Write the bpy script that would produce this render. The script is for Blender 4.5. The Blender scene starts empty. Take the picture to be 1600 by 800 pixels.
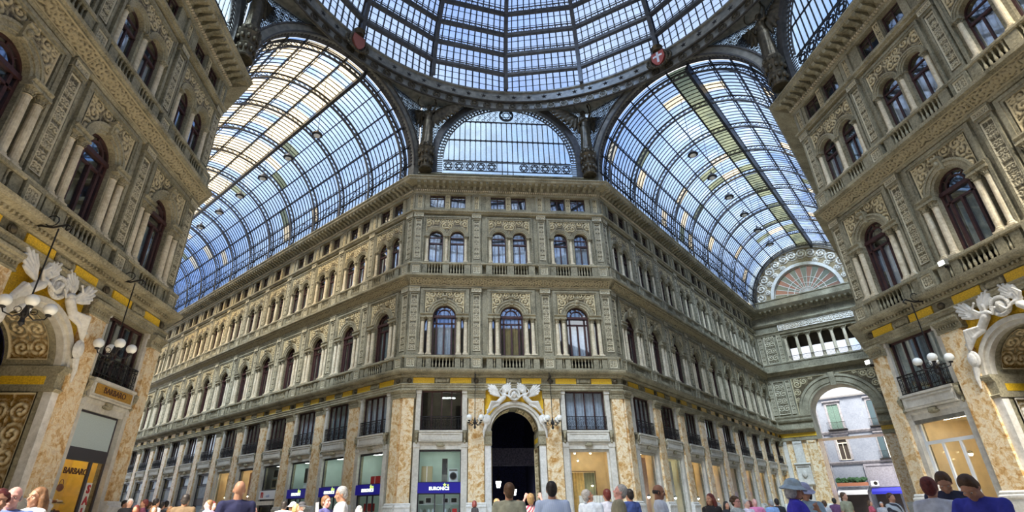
import bpy, bmesh, math, random
import numpy as np
from mathutils import Vector, Matrix
from mathutils.geometry import tessellate_polygon
random.seed(7)
rng = np.random.default_rng(5)
PI = math.pi
S2 = math.sqrt(0.5)
col = bpy.context.scene.collection
scene = bpy.context.scene

# ------------------------------------------------------------------ materials
def mat(name, build):
    m = bpy.data.materials.new(name); m.use_nodes = True
    nt = m.node_tree
    for n in list(nt.nodes): nt.nodes.remove(n)
    out = nt.nodes.new('ShaderNodeOutputMaterial')
    def N(t, **kw):
        n = nt.nodes.new(t)
        for k, v in kw.items():
            if k in n.inputs: n.inputs[k].default_value = v
            else: setattr(n, k, v)
        return n
    sh = build(nt, N, nt.links.new)
    nt.links.new(sh, out.inputs['Surface'])
    return m
def c4(c): return (c[0], c[1], c[2], 1.0)
def coords(nt, N, L, scale=1.0):
    g = N('ShaderNodeNewGeometry')
    mp = N('ShaderNodeMapping'); mp.inputs['Scale'].default_value = (scale,)*3 if not isinstance(scale, tuple) else scale
    L(g.outputs['Position'], mp.inputs['Vector'])
    return mp.outputs['Vector']
def ramp(N, stops):
    r = N('ShaderNodeValToRGB')
    e = r.color_ramp.elements
    e[0].position, e[0].color = stops[0][0], c4(stops[0][1])
    e[1].position, e[1].color = stops[-1][0], c4(stops[-1][1])
    for p, c in stops[1:-1]:
        x = e.new(p); x.color = c4(c)
    return r
def simple(name, color, rough=0.6, metal=0.0, spec=0.5, noise=0.0, nscale=6.0, bump=0.0, emit=None, estr=0.0):
    def b(nt, N, L):
        p = N('ShaderNodeBsdfPrincipled')
        p.inputs['Base Color'].default_value = c4(color); p.inputs['Roughness'].default_value = rough
        p.inputs['Metallic'].default_value = metal; p.inputs['Specular IOR Level'].default_value = spec
        if noise or bump:
            v = coords(nt, N, L)
            t = N('ShaderNodeTexNoise', Scale=nscale, Detail=4.0)
            L(v, t.inputs['Vector'])
            lo = tuple(max(0, c*(1-noise)) for c in color); hi = tuple(min(1, c*(1+noise)) for c in color)
            r = ramp(N, [(0.3, lo), (0.7, hi)])
            L(t.outputs['Fac'], r.inputs['Fac']); L(r.outputs['Color'], p.inputs['Base Color'])
            if bump:
                bm_ = N('ShaderNodeBump', Strength=bump, Distance=0.02)
                L(t.outputs['Fac'], bm_.inputs['Height']); L(bm_.outputs['Normal'], p.inputs['Normal'])
        if emit:
            p.inputs['Emission Color'].default_value = c4(emit); p.inputs['Emission Strength'].default_value = estr
        return p.outputs['BSDF']
    return mat(name, b)
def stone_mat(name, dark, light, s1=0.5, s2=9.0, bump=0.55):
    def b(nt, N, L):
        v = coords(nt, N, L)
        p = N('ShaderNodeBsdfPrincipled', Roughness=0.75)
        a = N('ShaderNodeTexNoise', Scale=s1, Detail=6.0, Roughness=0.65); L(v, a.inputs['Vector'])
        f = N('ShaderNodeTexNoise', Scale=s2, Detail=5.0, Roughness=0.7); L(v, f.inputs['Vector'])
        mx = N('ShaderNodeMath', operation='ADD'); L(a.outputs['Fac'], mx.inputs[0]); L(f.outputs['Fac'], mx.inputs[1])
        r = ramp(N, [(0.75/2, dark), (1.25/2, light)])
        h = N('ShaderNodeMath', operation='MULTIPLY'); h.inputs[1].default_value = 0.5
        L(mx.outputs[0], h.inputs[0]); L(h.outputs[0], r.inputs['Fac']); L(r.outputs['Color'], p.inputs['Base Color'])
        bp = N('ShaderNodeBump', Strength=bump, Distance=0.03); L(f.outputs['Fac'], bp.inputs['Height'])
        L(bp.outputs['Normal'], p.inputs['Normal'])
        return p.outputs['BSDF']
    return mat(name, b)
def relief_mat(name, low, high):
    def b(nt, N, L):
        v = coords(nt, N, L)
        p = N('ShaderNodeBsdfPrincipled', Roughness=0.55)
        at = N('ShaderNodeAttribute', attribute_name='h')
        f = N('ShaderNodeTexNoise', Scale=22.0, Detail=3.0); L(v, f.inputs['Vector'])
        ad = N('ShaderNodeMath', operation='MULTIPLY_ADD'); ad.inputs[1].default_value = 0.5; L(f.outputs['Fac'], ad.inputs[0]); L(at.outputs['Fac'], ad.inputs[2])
        r = ramp(N, [(0.35, low), (0.85, high)])  # recesses take the darker colour: gilt ground with shade painted in
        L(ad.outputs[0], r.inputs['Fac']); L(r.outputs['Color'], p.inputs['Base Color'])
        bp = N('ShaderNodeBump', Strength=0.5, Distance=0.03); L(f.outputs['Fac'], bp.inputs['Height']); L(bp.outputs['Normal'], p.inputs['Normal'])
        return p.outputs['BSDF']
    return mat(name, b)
def marble_mat(name, base, blot, white):
    def b(nt, N, L):
        v = coords(nt, N, L)
        p = N('ShaderNodeBsdfPrincipled', Roughness=0.3)
        w = N('ShaderNodeTexNoise', Scale=1.6, Detail=3.0); L(v, w.inputs['Vector'])
        mix = N('ShaderNodeVectorMath', operation='MULTIPLY_ADD'); mix.inputs[1].default_value = (1.3, 1.3, 1.3)
        L(w.outputs['Color'], mix.inputs[0]); L(v, mix.inputs[2])
        a = N('ShaderNodeTexNoise', Scale=2.6, Detail=8.0, Roughness=0.7); L(mix.outputs[0], a.inputs['Vector'])
        r = ramp(N, [(0.36, blot), (0.47, base), (0.56, white), (0.66, base)])
        L(a.outputs['Fac'], r.inputs['Fac'])
        vo = N('ShaderNodeTexVoronoi', Scale=3.2, feature='DISTANCE_TO_EDGE'); L(mix.outputs[0], vo.inputs['Vector'])
        r2 = ramp(N, [(0.0, (0.5, 0.28, 0.10)), (0.07, (1, 1, 1))])
        L(vo.outputs['Distance'], r2.inputs['Fac'])
        m2 = N('ShaderNodeMixRGB', blend_type='MULTIPLY'); m2.inputs['Fac'].default_value = 0.3
        L(r.outputs['Color'], m2.inputs['Color1']); L(r2.outputs['Color'], m2.inputs['Color2'])
        L(m2.outputs['Color'], p.inputs['Base Color'])
        return p.outputs['BSDF']
    return mat(name, b)
def roof_glass(name, tint, frost, fr=0.35, sc=0.6):
    """weathered greenhouse glass: clear tinted glass, streaked with milky dirt, a little gloss"""
    def b(nt, N, L):
        v = coords(nt, N, L)
        t = N('ShaderNodeBsdfTransparent', Color=c4(tint))
        tr = N('ShaderNodeBsdfTranslucent', Color=c4(frost))
        gl = N('ShaderNodeBsdfGlossy', Roughness=0.15)
        nz = N('ShaderNodeTexNoise', Scale=sc, Detail=5.0, Roughness=0.7); L(v, nz.inputs['Vector'])
        r = ramp(N, [(0.35, (fr*0.4,)*3), (0.7, (min(1, fr*1.9),)*3)])
        L(nz.outputs['Fac'], r.inputs['Fac'])
        m1 = N('ShaderNodeMixShader'); L(r.outputs['Color'], m1.inputs[0]); L(t.outputs[0], m1.inputs[1]); L(tr.outputs[0], m1.inputs[2])
        m2 = N('ShaderNodeMixShader'); m2.inputs[0].default_value = 0.05; L(m1.outputs[0], m2.inputs[1]); L(gl.outputs[0], m2.inputs[2])
        return m2.outputs[0]
    return mat(name, b)
def pane_glass(name, tint, refl=0.3, rcol=(0.9, 0.95, 1.0), rough=0.03):
    def b(nt, N, L):
        t = N('ShaderNodeBsdfTransparent', Color=c4(tint))
        gl = N('ShaderNodeBsdfGlossy', Color=c4(rcol), Roughness=rough)
        m = N('ShaderNodeMixShader'); m.inputs[0].default_value = refl
        L(t.outputs[0], m.inputs[1]); L(gl.outputs[0], m.inputs[2])
        return m.outputs[0]
    return mat(name, b)
def emission(name, color, strength):
    return mat(name, lambda nt, N, L: N('ShaderNodeEmission', Color=c4(color), Strength=strength).outputs[0])

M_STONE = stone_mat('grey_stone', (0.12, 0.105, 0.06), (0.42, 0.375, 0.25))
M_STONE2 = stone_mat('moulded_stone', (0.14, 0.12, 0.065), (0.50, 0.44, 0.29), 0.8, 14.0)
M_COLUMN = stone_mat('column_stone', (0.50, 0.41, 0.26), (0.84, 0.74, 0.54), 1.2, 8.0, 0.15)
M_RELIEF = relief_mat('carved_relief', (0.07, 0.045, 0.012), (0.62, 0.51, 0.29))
M_RELIEF_DULL = relief_mat('dull_gilt_shaded_relief', (0.055, 0.04, 0.015), (0.44, 0.37, 0.22))
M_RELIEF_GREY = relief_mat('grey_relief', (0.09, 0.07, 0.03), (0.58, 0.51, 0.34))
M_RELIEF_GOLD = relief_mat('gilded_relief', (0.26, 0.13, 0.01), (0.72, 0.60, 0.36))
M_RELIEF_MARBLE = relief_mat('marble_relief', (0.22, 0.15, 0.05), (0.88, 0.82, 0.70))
M_MARBLE = marble_mat('ochre_marble', (0.80, 0.56, 0.27), (0.52, 0.25, 0.06), (0.92, 0.80, 0.58))
M_WHITE = stone_mat('white_marble', (0.55, 0.52, 0.45), (0.88, 0.85, 0.78), 0.8, 5.0, 0.1)
M_PALE = stone_mat('pale_marble', (0.50, 0.46, 0.38), (0.74, 0.70, 0.60), 0.9, 6.0, 0.1)
M_GOLD = simple('gold_mosaic', (0.90, 0.50, 0.03), 0.4, noise=0.3, nscale=18, bump=0.2)
M_IRON = simple('painted_iron', (0.028, 0.026, 0.026), 0.45, metal=0.3, noise=0.4, nscale=3)
M_IRON_LIGHT = simple('grey_painted_iron', (0.21, 0.20, 0.165), 0.5, metal=0.2, noise=0.35, nscale=2.5)
M_IRON_MID = simple('grey_iron_beam', (0.075, 0.07, 0.065), 0.5, metal=0.2, noise=0.35, nscale=2.5)
M_RAIL = simple('black_iron', (0.02, 0.018, 0.018), 0.45, metal=0.4)
M_BRONZE = simple('dark_bronze', (0.09, 0.07, 0.04), 0.45, metal=0.5, noise=0.5, nscale=4, bump=0.3)
M_WOOD = simple('red_brown_wood', (0.055, 0.02, 0.018), 0.5, noise=0.3, nscale=8)
M_WOOD_DARK = simple('dark_wood', (0.045, 0.022, 0.02), 0.5, noise=0.3, nscale=8)
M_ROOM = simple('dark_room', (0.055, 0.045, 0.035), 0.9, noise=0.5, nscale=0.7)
M_GLASS_DOME = roof_glass('dome_glass', (0.48, 0.62, 0.88), (0.42, 0.50, 0.60), 0.30, 0.45)
M_GLASS_VAULT = roof_glass('vault_glass', (0.42, 0.60, 0.92), (0.38, 0.48, 0.64), 0.28, 0.35)
M_GLASS_WARM = roof_glass('sun_tinted_glass', (0.92, 0.80, 0.56), (0.70, 0.58, 0.40), 0.5, 0.4)  # warm tint stands in for sunlight, mostly on the left vault's panes
M_GLASS_DIM = roof_glass('sooty_glass', (0.13, 0.17, 0.13), (0.16, 0.18, 0.12), 0.5, 0.5)
M_GLASS_LUN = roof_glass('lunette_glass', (0.56, 0.75, 0.95), (0.45, 0.58, 0.68), 0.5, 0.5)
M_PANE = pane_glass('window_pane', (0.80, 0.84, 0.88), 0.32)
M_PANE_CLEAR = pane_glass('shop_pane', (0.93, 0.95, 0.95), 0.06)
M_CURTAIN = simple('pale_curtain', (0.80, 0.84, 0.88), 0.9, noise=0.15, nscale=5)
M_CURTAIN_BLUE = simple('grey_green_blind', (0.36, 0.45, 0.45), 0.9, noise=0.15, nscale=5)
M_CURTAIN_OCHRE = simple('ochre_curtain', (0.50, 0.36, 0.14), 0.9, noise=0.2, nscale=4)
M_FLOOR = marble_mat('paved_floor', (0.60, 0.54, 0.44), (0.42, 0.33, 0.22), (0.70, 0.66, 0.58))
M_GLOBE = simple('opal_glass_globe', (0.92, 0.92, 0.86), 0.15, spec=0.6)
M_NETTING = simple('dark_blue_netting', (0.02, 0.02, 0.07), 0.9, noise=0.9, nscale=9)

# ------------------------------------------------------------------ mesh builder
class MB:
    def __init__(s): s.v = []; s.f = []; s.smooth = False
    def add(s, vs, fs):
        b = len(s.v); s.v += [tuple(v) for v in vs]; s.f += [tuple(b+i for i in f) for f in fs]; return s
    def box(s, x0, x1, y0, y1, z0, z1):
        return s.add([(x0,y0,z0),(x1,y0,z0),(x1,y1,z0),(x0,y1,z0),(x0,y0,z1),(x1,y0,z1),(x1,y1,z1),(x0,y1,z1)],
                     [(0,3,2,1),(4,5,6,7),(0,1,5,4),(1,2,6,5),(2,3,7,6),(3,0,4,7)])
    def slab(s, outer, holes, y0, y1, back=False):
        """polygon with holes in the XZ plane, given thickness from y0 (front) to y1"""
        polys = [[Vector((p[0], p[1], 0)) for p in outer]] + [[Vector((p[0], p[1], 0)) for p in h] for h in holes]
        tri = tessellate_polygon(polys)
        pts = [p for pl in polys for p in pl]
        fs = []
        for t in tri:
            a, b_, c = (pts[i] for i in t)
            cr = (b_-a).cross(c-a).z
            fs.append(tuple(t) if cr > 0 else tuple(reversed(t)))
        s.add([(p.x, y0, p.y) for p in pts], fs)
        if back: s.add([(p.x, y1, p.y) for p in pts], [tuple(reversed(f)) for f in fs])
        for k, pl in enumerate(polys):
            area = sum(pl[i].x*pl[(i+1) % len(pl)].y - pl[(i+1) % len(pl)].x*pl[i].y for i in range(len(pl)))
            ccw = area > 0
            n = len(pl); b = len(s.v)
            s.v += [(p.x, y0, p.y) for p in pl] + [(p.x, y1, p.y) for p in pl]
            for i in range(n):
                j = (i+1) % n
                q = (b+i, b+n+i, b+n+j, b+j) if (ccw == (k == 0)) else (b+i, b+j, b+n+j, b+n+i)
                s.f.append(q)
        return s
    def prof(s, pr, x0, x1, m0=0.0, m1=0.0):
        """profile of (y, z) points swept along x; ends mitred by m0/m1 per unit of projection"""
        n = len(pr); b = len(s.v)
        s.v += [(x0 + m0*y, y, z) for y, z in pr] + [(x1 - m1*y, y, z) for y, z in pr]
        for i in range(n):
            j = (i+1) % n
            s.f.append((b+i, b+j, b+n+j, b+n+i))
        s.f.append(tuple(b+i for i in reversed(range(n)))); s.f.append(tuple(b+n+i for i in range(n)))
        return s
    def lathe(s, pr, cx=0, cy=0, n=14):
        """pr: list of (r, z) bottom to top about the vertical axis"""
        b = len(s.v); m = len(pr)
        for r, z in pr:
            for k in range(n):
                a = 2*PI*k/n; s.v.append((cx+r*math.cos(a), cy+r*math.sin(a), z))
        for i in range(m-1):
            for k in range(n):
                s.f.append((b+i*n+k, b+i*n+(k+1) % n, b+(i+1)*n+(k+1) % n, b+(i+1)*n+k))
        s.f.append(tuple(b+k for k in reversed(range(n)))); s.f.append(tuple(b+(m-1)*n+k for k in range(n)))
        return s
    def tube(s, pts, r, n=6, closed=False):
        pts = [Vector(p) for p in pts]; m = len(pts); b = len(s.v)
        rs = r if isinstance(r, (list, tuple)) else [r]*m
        up = Vector((0, 0, 1)); prev = None
        for i, p in enumerate(pts):
            if closed: d = pts[(i+1) % m] - pts[i-1]
            else: d = pts[min(i+1, m-1)] - pts[max(i-1, 0)]
            d.normalize() if d.length > 0 else None
            if prev is None:
                a = d.cross(up); a = a if a.length > 0.05 else d.cross(Vector((1, 0, 0)))
            else: a = prev - d*prev.dot(d)
            a.normalize(); prev = a; c = d.cross(a)
            for k in range(n):
                t = 2*PI*k/n; s.v.append(tuple(p + (a*math.cos(t) + c*math.sin(t))*rs[i]))
        for i in range(m if closed else m-1):
            i2 = (i+1) % m
            for k in range(n):
                s.f.append((b+i*n+k, b+i*n+(k+1) % n, b+i2*n+(k+1) % n, b+i2*n+k))
        if not closed:
            s.f.append(tuple(b+k for k in reversed(range(n)))); s.f.append(tuple(b+(m-1)*n+k for k in range(n)))
        return s
    def bar(s, p, q, w, d, side=None):
        """rectangular bar from p to q, w across 'side', d across the third direction"""
        p, q = Vector(p), Vector(q); t = (q-p).normalized()
        sd = Vector(side) if side else Vector((0, 1, 0))
        sd = sd - t*sd.dot(t)
        if sd.length < 1e-4: sd = t.orthogonal()
        sd.normalize(); th = t.cross(sd)
        vs = [e + sd*(a*w/2) + th*(c*d/2) for e in (p, q) for a, c in ((-1,-1),(1,-1),(1,1),(-1,1))]
        return s.add(vs, [(0,3,2,1),(4,5,6,7),(0,1,5,4),(1,2,6,5),(2,3,7,6),(3,0,4,7)])
    def ell(s, c, r, rot=None, nu=12, nv=8):
        c = Vector(c); b = len(s.v); R = rot or Matrix.Identity(3)
        r = (r, r, r) if not isinstance(r, (tuple, list)) else r
        s.v.append(tuple(c + R @ Vector((0, 0, -r[2]))))
        for i in range(1, nv):
            t = -PI/2 + PI*i/nv
            for k in range(nu):
                a = 2*PI*k/nu
                s.v.append(tuple(c + R @ Vector((r[0]*math.cos(t)*math.cos(a), r[1]*math.cos(t)*math.sin(a), r[2]*math.sin(t)))))
        s.v.append(tuple(c + R @ Vector((0, 0, r[2]))))
        for k in range(nu): s.f.append((b, b+1+(k+1) % nu, b+1+k))
        for i in range(nv-2):
            for k in range(nu):
                s.f.append((b+1+i*nu+k, b+1+i*nu+(k+1) % nu, b+1+(i+1)*nu+(k+1) % nu, b+1+(i+1)*nu+k))
        e = len(s.v)-1
        for k in range(nu): s.f.append((e, b+1+(nv-2)*nu+k, b+1+(nv-2)*nu+(k+1) % nu))
        return s
    def cap(s, p, q, r0, r1, n=10):
        s.ell(p, r0, nu=n, nv=6); s.ell(q, r1, nu=n, nv=6)
        return s.tube([p, q], [r0, r1], n)
    def arch(s, cx, cz, r0, r1, y0, y1, a0=0.0, a1=PI, n=24):
        """arch ring (voussoir band) between radii r0 and r1"""
        b = len(s.v)
        for i in range(n+1):
            a = a0 + (a1-a0)*i/n; ca, sa = math.cos(a), math.sin(a)
            for r, y in ((r0, y0), (r1, y0), (r1, y1), (r0, y1)):
                s.v.append((cx + r*ca, y, cz + r*sa))
        for i in range(n):
            o = b+4*i
            for k in range(4):
                s.f.append((o+k, o+4+k, o+4+(k+1) % 4, o+(k+1) % 4))
        s.f.append((b, b+1, b+2, b+3)); s.f.append((b+4*n+3, b+4*n+2, b+4*n+1, b+4*n))
        return s
    def mesh(s, name, m):
        me = bpy.data.meshes.new(name); me.from_pydata(s.v, [], s.f)
        if m: me.materials.append(m)
        if s.smooth: me.shade_smooth()
        return me
    def build(s, name, m, parent=None, loc=None, rz=0.0):
        return obj(name, s.mesh(name, m), parent, loc, rz)
def obj(name, me, parent=None, loc=None, rz=0.0):
    o = bpy.data.objects.new(name, me); col.objects.link(o)
    if parent: o.parent = parent
    if loc: o.location = loc
    if rz: o.rotation_euler = (0, 0, rz)
    return o
def tag(o, label, cat, group=None, kind=None):
    if label: o['label'] = label
    if cat: o['category'] = cat
    if group: o['group'] = group
    if kind: o['kind'] = kind
    return o
def empty(name, loc=(0, 0, 0), rz=0.0, parent=None):
    o = bpy.data.objects.new(name, None); col.objects.link(o)
    o.empty_display_size = 0.2; o.location = loc; o.rotation_euler = (0, 0, rz)
    if parent: o.parent = parent
    return o
def copy_tree(o, parent=None, loc=None):
    c = o.copy(); col.objects.link(c)
    if parent is not None: c.parent = parent
    if loc is not None: c.location = loc
    for ch in o.children: copy_tree(ch, c)
    return c
def arcpts(cx, cz, r, a0=0.0, a1=PI, n=20):
    return [(cx + r*math.cos(a0+(a1-a0)*i/n), cz + r*math.sin(a0+(a1-a0)*i/n)) for i in range(n+1)]
def arch_hole(cx, zb, zs, r, n=16):
    return [(cx-r, zb), (cx+r, zb)] + arcpts(cx, zs, r, 0, PI, n)
def rect(x0, x1, z0, z1): return [(x0, z0), (x1, z0), (x1, z1), (x0, z1)]
def finish(me, m, smooth=False):
    if m: me.materials.append(m)
    if smooth: me.shade_smooth()
    return me
def remesh(mb, name, m, voxel=0.02, smooth=2):
    tmp = bpy.data.objects.new('tmp', mb.mesh(name, m)); col.objects.link(tmp)
    md = tmp.modifiers.new('r', 'REMESH'); md.mode = 'VOXEL'; md.voxel_size = voxel; md.use_smooth_shade = True
    if smooth:
        sm = tmp.modifiers.new('s', 'SMOOTH'); sm.iterations = smooth; sm.factor = 0.6
    dg = bpy.context.evaluated_depsgraph_get()
    me = bpy.data.meshes.new_from_object(tmp.evaluated_get(dg)); me.name = name
    old = tmp.data; bpy.data.objects.remove(tmp); bpy.data.meshes.remove(old)
    if not me.materials: me.materials.append(m)
    return me
def text_mesh(s, size, depth, m, name='lettering', bold=0.0, align='CENTER'):
    cu = bpy.data.curves.new('t', 'FONT'); cu.body = s; cu.size = size; cu.extrude = depth; cu.offset = bold
    cu.align_x = align; cu.align_y = 'CENTER'; cu.resolution_u = 3
    o = bpy.data.objects.new('tmp', cu); col.objects.link(o)
    dg = bpy.context.evaluated_depsgraph_get()
    me = bpy.data.meshes.new_from_object(o.evaluated_get(dg)); me.name = name
    bpy.data.objects.remove(o); bpy.data.curves.remove(cu)
    me.materials.clear(); me.materials.append(m)
    me.transform(Matrix.Rotation(PI/2, 4, 'X'))
    return me

# ------------------------------------------------------------------ carved relief panels
def vnoise(x, z, sc, seed):
    r = np.random.default_rng(seed); T = r.random((64, 64))
    X = x*sc; Z = z*sc; xi = np.floor(X).astype(int); zi = np.floor(Z).astype(int); fx = X-xi; fz = Z-zi
    fx = fx*fx*(3-2*fx); fz = fz*fz*(3-2*fz)
    g = lambda a, b: T[a % 64, b % 64]
    return (g(xi, zi)*(1-fx)+g(xi+1, zi)*fx)*(1-fz) + (g(xi, zi+1)*(1-fx)+g(xi+1, zi+1)*fx)*fz
def relief(name, w, h, cells, m, depth=0.07, step=0.035, mask=None, mirror=True, seed=1, ox=0.0, oz=0.0):
    nx = max(4, int(w/step)); nz = max(4, int(h/step))
    xs = np.linspace(-w/2, w/2, nx+1)+ox; zs = np.linspace(0, h, nz+1)+oz
    X, Z = np.meshgrid(xs, zs)
    XX = np.abs(X-ox) if mirror else X-ox; ZZ = Z-oz
    H = np.zeros_like(X)
    for cx, cz, R, d in cells:
        dx = XX-cx; dz = ZZ-cz; r = np.hypot(dx, dz)/R; th = np.arctan2(dz, dx)
        sp = 0.5+0.5*np.cos(d*th + 13.0*r + cx*3)
        lf = 0.75+0.25*np.cos(5*th - d*4*r)
        H = np.maximum(H, np.where(r < 1, sp*lf*np.clip(1.25-r*r*1.1, 0, 1), 0))
    if mirror: H = np.maximum(H, np.clip(1-np.abs(X-ox)/(0.045), 0, 1)*0.6*(0.6+0.4*np.cos(ZZ*22)))
    H = 0.75*H + 0.35*vnoise(XX+7, ZZ+3, 13, seed)*(0.3+H) + 0.12*vnoise(XX, ZZ, 30, seed+9)
    edge = np.minimum(np.minimum(X-ox+w/2, w/2-(X-ox)), np.minimum(ZZ, h-ZZ))
    H = np.where(edge < step*1.2, 0.85, H)
    Y = -depth*np.clip(H, 0, 1.1)
    idx = np.arange(X.size).reshape(X.shape)
    a = idx[:-1, :-1]; b = idx[:-1, 1:]; c = idx[1:, 1:]; d = idx[1:, :-1]
    if mask is not None:
        ok = mask((X[:-1, :-1]+X[1:, 1:])/2, (Z[:-1, :-1]+Z[1:, 1:])/2)
    else: ok = np.ones(a.shape, bool)
    F = np.stack([a[ok], b[ok], c[ok], d[ok]], 1)
    V = np.stack([X.ravel(), Y.ravel(), Z.ravel()], 1)
    used = np.unique(F); mp = -np.ones(len(V), int); mp[used] = np.arange(len(used))
    V = V[used]; F = mp[F]; Hh = np.clip(H.ravel()[used], 0, 1)
    me = bpy.data.meshes.new(name); me.from_pydata(V.tolist(), [], F.tolist())
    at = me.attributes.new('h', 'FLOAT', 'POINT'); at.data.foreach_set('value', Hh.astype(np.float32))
    me.materials.append(m); me.shade_smooth()
    return me
def strip_cells(w, h):
    out = []; z = w*0.5; k = 0
    while z < h-w*0.3:
        if k % 3 == 2: out.append((w*0.25, z, w*0.3, 1)); z += w*0.6
        else: out.append((w*0.22, z, w*0.42, 1 if k % 2 else -1)); z += w*0.85
        k += 1
    return out
def band_cells(w, h, n):
    return [(w*(i+0.5)/n/2*1.0, h*0.5, h*0.52, 1 if i % 2 else -1) for i in range(n)]
# ------------------------------------------------------------------ shared pieces (one mesh each, linked by many objects)
MESH = {}
def column_mesh(z0, z1, r, n=14):
    m = MB(); m.smooth = False
    h = z1-z0; cap_h = 0.36 if h > 2.5 else 0.26
    m.box(-r*1.45, r*1.45, -r*1.45, r*1.45, z0, z0+0.08)
    m.lathe([(r*1.4, z0+0.08), (r*1.4, z0+0.13), (r*1.15, z0+0.16), (r*1.25, z0+0.2), (r, z0+0.24), (r*0.98, z0+h*0.4), (r*0.86, z1-cap_h-0.04),
             (r*1.02, z1-cap_h-0.02), (r*0.9, z1-cap_h)], n=n)
    return m
def capital_mesh(z1, r, cap_h=0.34):
    m = MB()
    m.lathe([(r*0.9, z1-cap_h), (r*1.0, z1-cap_h*0.5), (r*1.35, z1-0.08)], n=10)
    for ring, (zz, rr, k) in enumerate(((z1-cap_h*0.75, r*1.0, 8), (z1-cap_h*0.35, r*1.15, 8))):
        for i in range(k):
            a = 2*PI*(i+0.5*ring)/k; c, s_ = math.cos(a), math.sin(a)
            m.add([(c*rr-s_*0.035, s_*rr+c*0.035, zz-0.09), (c*rr+s_*0.035, s_*rr-c*0.035, zz-0.09), (c*(rr+0.035), s_*(rr+0.035), zz+0.04), (c*(rr+0.06), s_*(rr+0.06), zz+0.0)],
                  [(0, 1, 3), (0, 3, 2), (1, 2, 3), (0, 2, 1)])
    m.box(-r*1.5, r*1.5, -r*1.5, r*1.5, z1-0.09, z1)
    return m
MESH['column'] = column_mesh(11.58, 14.46, 0.15).mesh('column', M_COLUMN)
MESH['column_capital'] = capital_mesh(14.48, 0.145).mesh('capital', M_STONE2)
MESH['colonnette'] = column_mesh(18.98, 21.3, 0.12).mesh('colonnette', M_COLUMN)
MESH['colonnette_capital'] = capital_mesh(21.32, 0.115, 0.26).mesh('capital', M_STONE2)
def baluster_mesh(z0, z1, n=8):
    h = z1-z0; P = [(0.055, 0), (0.055, 0.06), (0.03, 0.1), (0.045, 0.18), (0.062, 0.32), (0.045, 0.5), (0.026, 0.62), (0.035, 0.8), (0.026, 0.88), (0.055, 0.93), (0.055, 1)]
    return MB().lathe([(r*1.15, z0+t*h) for r, t in P], n=n)
MESH['bal1'] = baluster_mesh(10.56, 11.3).mesh('baluster', M_STONE2)
MESH['bal2'] = baluster_mesh(17.86, 18.66).mesh('baluster', M_STONE2)
BX1 = [-0.72+0.24*i for i in range(7)] + [-1.34, 1.34]
BX2 = [-1.28+0.22*i for i in range(5)] + [0.40+0.22*i for i in range(5)]
def joined_bal(z0, z1, xs):
    m = MB()
    for x in xs:
        t = baluster_mesh(z0, z1, 6); m.add([(v[0]+x, v[1]-0.3, v[2]) for v in t.v], t.f)
    return m
MESH['bal1j'] = joined_bal(10.56, 11.3, BX1).mesh('balusters', M_STONE2)
MESH['bal2j'] = joined_bal(17.86, 18.66, BX2).mesh('balusters', M_STONE2)
# upper pilasters with a framed carved panel
def pil_mesh(z0, z1, w, cap=0.42):
    m = MB()
    m.box(-w/2, w/2, -0.10, 0.0, z0, z1)
    m.slab(rect(-w/2, w/2, z0+0.12, z1-cap), [rect(-w/2+0.09, w/2-0.09, z0+0.3, z1-cap-0.12)], -0.17, -0.10)
    m.box(-w/2-0.04, w/2+0.04, -0.21, 0, z0, z0+0.14)
    m.prof([(0, z1-cap), (-0.17, z1-cap), (-0.2, z1-cap+0.05), (-0.17, z1-cap+0.08), (-0.19, z1-0.1), (-0.27, z1-0.08), (-0.27, z1), (0, z1)], -w/2-0.05, w/2+0.05)
    return m
MESH['pil1'] = pil_mesh(11.5, 16.85, 0.74).mesh('pilaster', M_STONE)
MESH['pil2'] = pil_mesh(18.9, 23.35, 0.68).mesh('pilaster', M_STONE)
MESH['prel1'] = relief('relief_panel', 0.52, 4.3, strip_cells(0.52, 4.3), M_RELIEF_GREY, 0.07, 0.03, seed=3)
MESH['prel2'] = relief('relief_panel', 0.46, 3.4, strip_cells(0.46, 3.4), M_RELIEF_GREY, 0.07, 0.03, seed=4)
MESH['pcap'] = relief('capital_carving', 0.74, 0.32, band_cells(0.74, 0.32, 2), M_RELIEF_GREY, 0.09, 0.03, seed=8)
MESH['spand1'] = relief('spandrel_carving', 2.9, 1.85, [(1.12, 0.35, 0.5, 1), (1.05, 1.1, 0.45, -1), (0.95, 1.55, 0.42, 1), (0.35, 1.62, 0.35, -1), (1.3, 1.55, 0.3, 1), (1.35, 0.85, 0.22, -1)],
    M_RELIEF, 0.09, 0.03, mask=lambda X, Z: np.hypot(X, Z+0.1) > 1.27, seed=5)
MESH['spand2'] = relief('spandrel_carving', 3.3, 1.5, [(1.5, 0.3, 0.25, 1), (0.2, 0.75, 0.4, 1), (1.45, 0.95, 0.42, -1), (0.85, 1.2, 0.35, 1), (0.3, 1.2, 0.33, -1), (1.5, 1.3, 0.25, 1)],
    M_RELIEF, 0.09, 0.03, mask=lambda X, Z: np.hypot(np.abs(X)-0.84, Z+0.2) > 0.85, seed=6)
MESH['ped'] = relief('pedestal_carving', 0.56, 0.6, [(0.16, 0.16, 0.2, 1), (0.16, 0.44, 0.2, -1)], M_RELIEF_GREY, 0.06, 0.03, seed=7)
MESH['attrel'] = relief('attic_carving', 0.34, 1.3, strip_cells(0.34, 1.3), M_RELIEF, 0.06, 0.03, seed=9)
MESH['key'] = None
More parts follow.
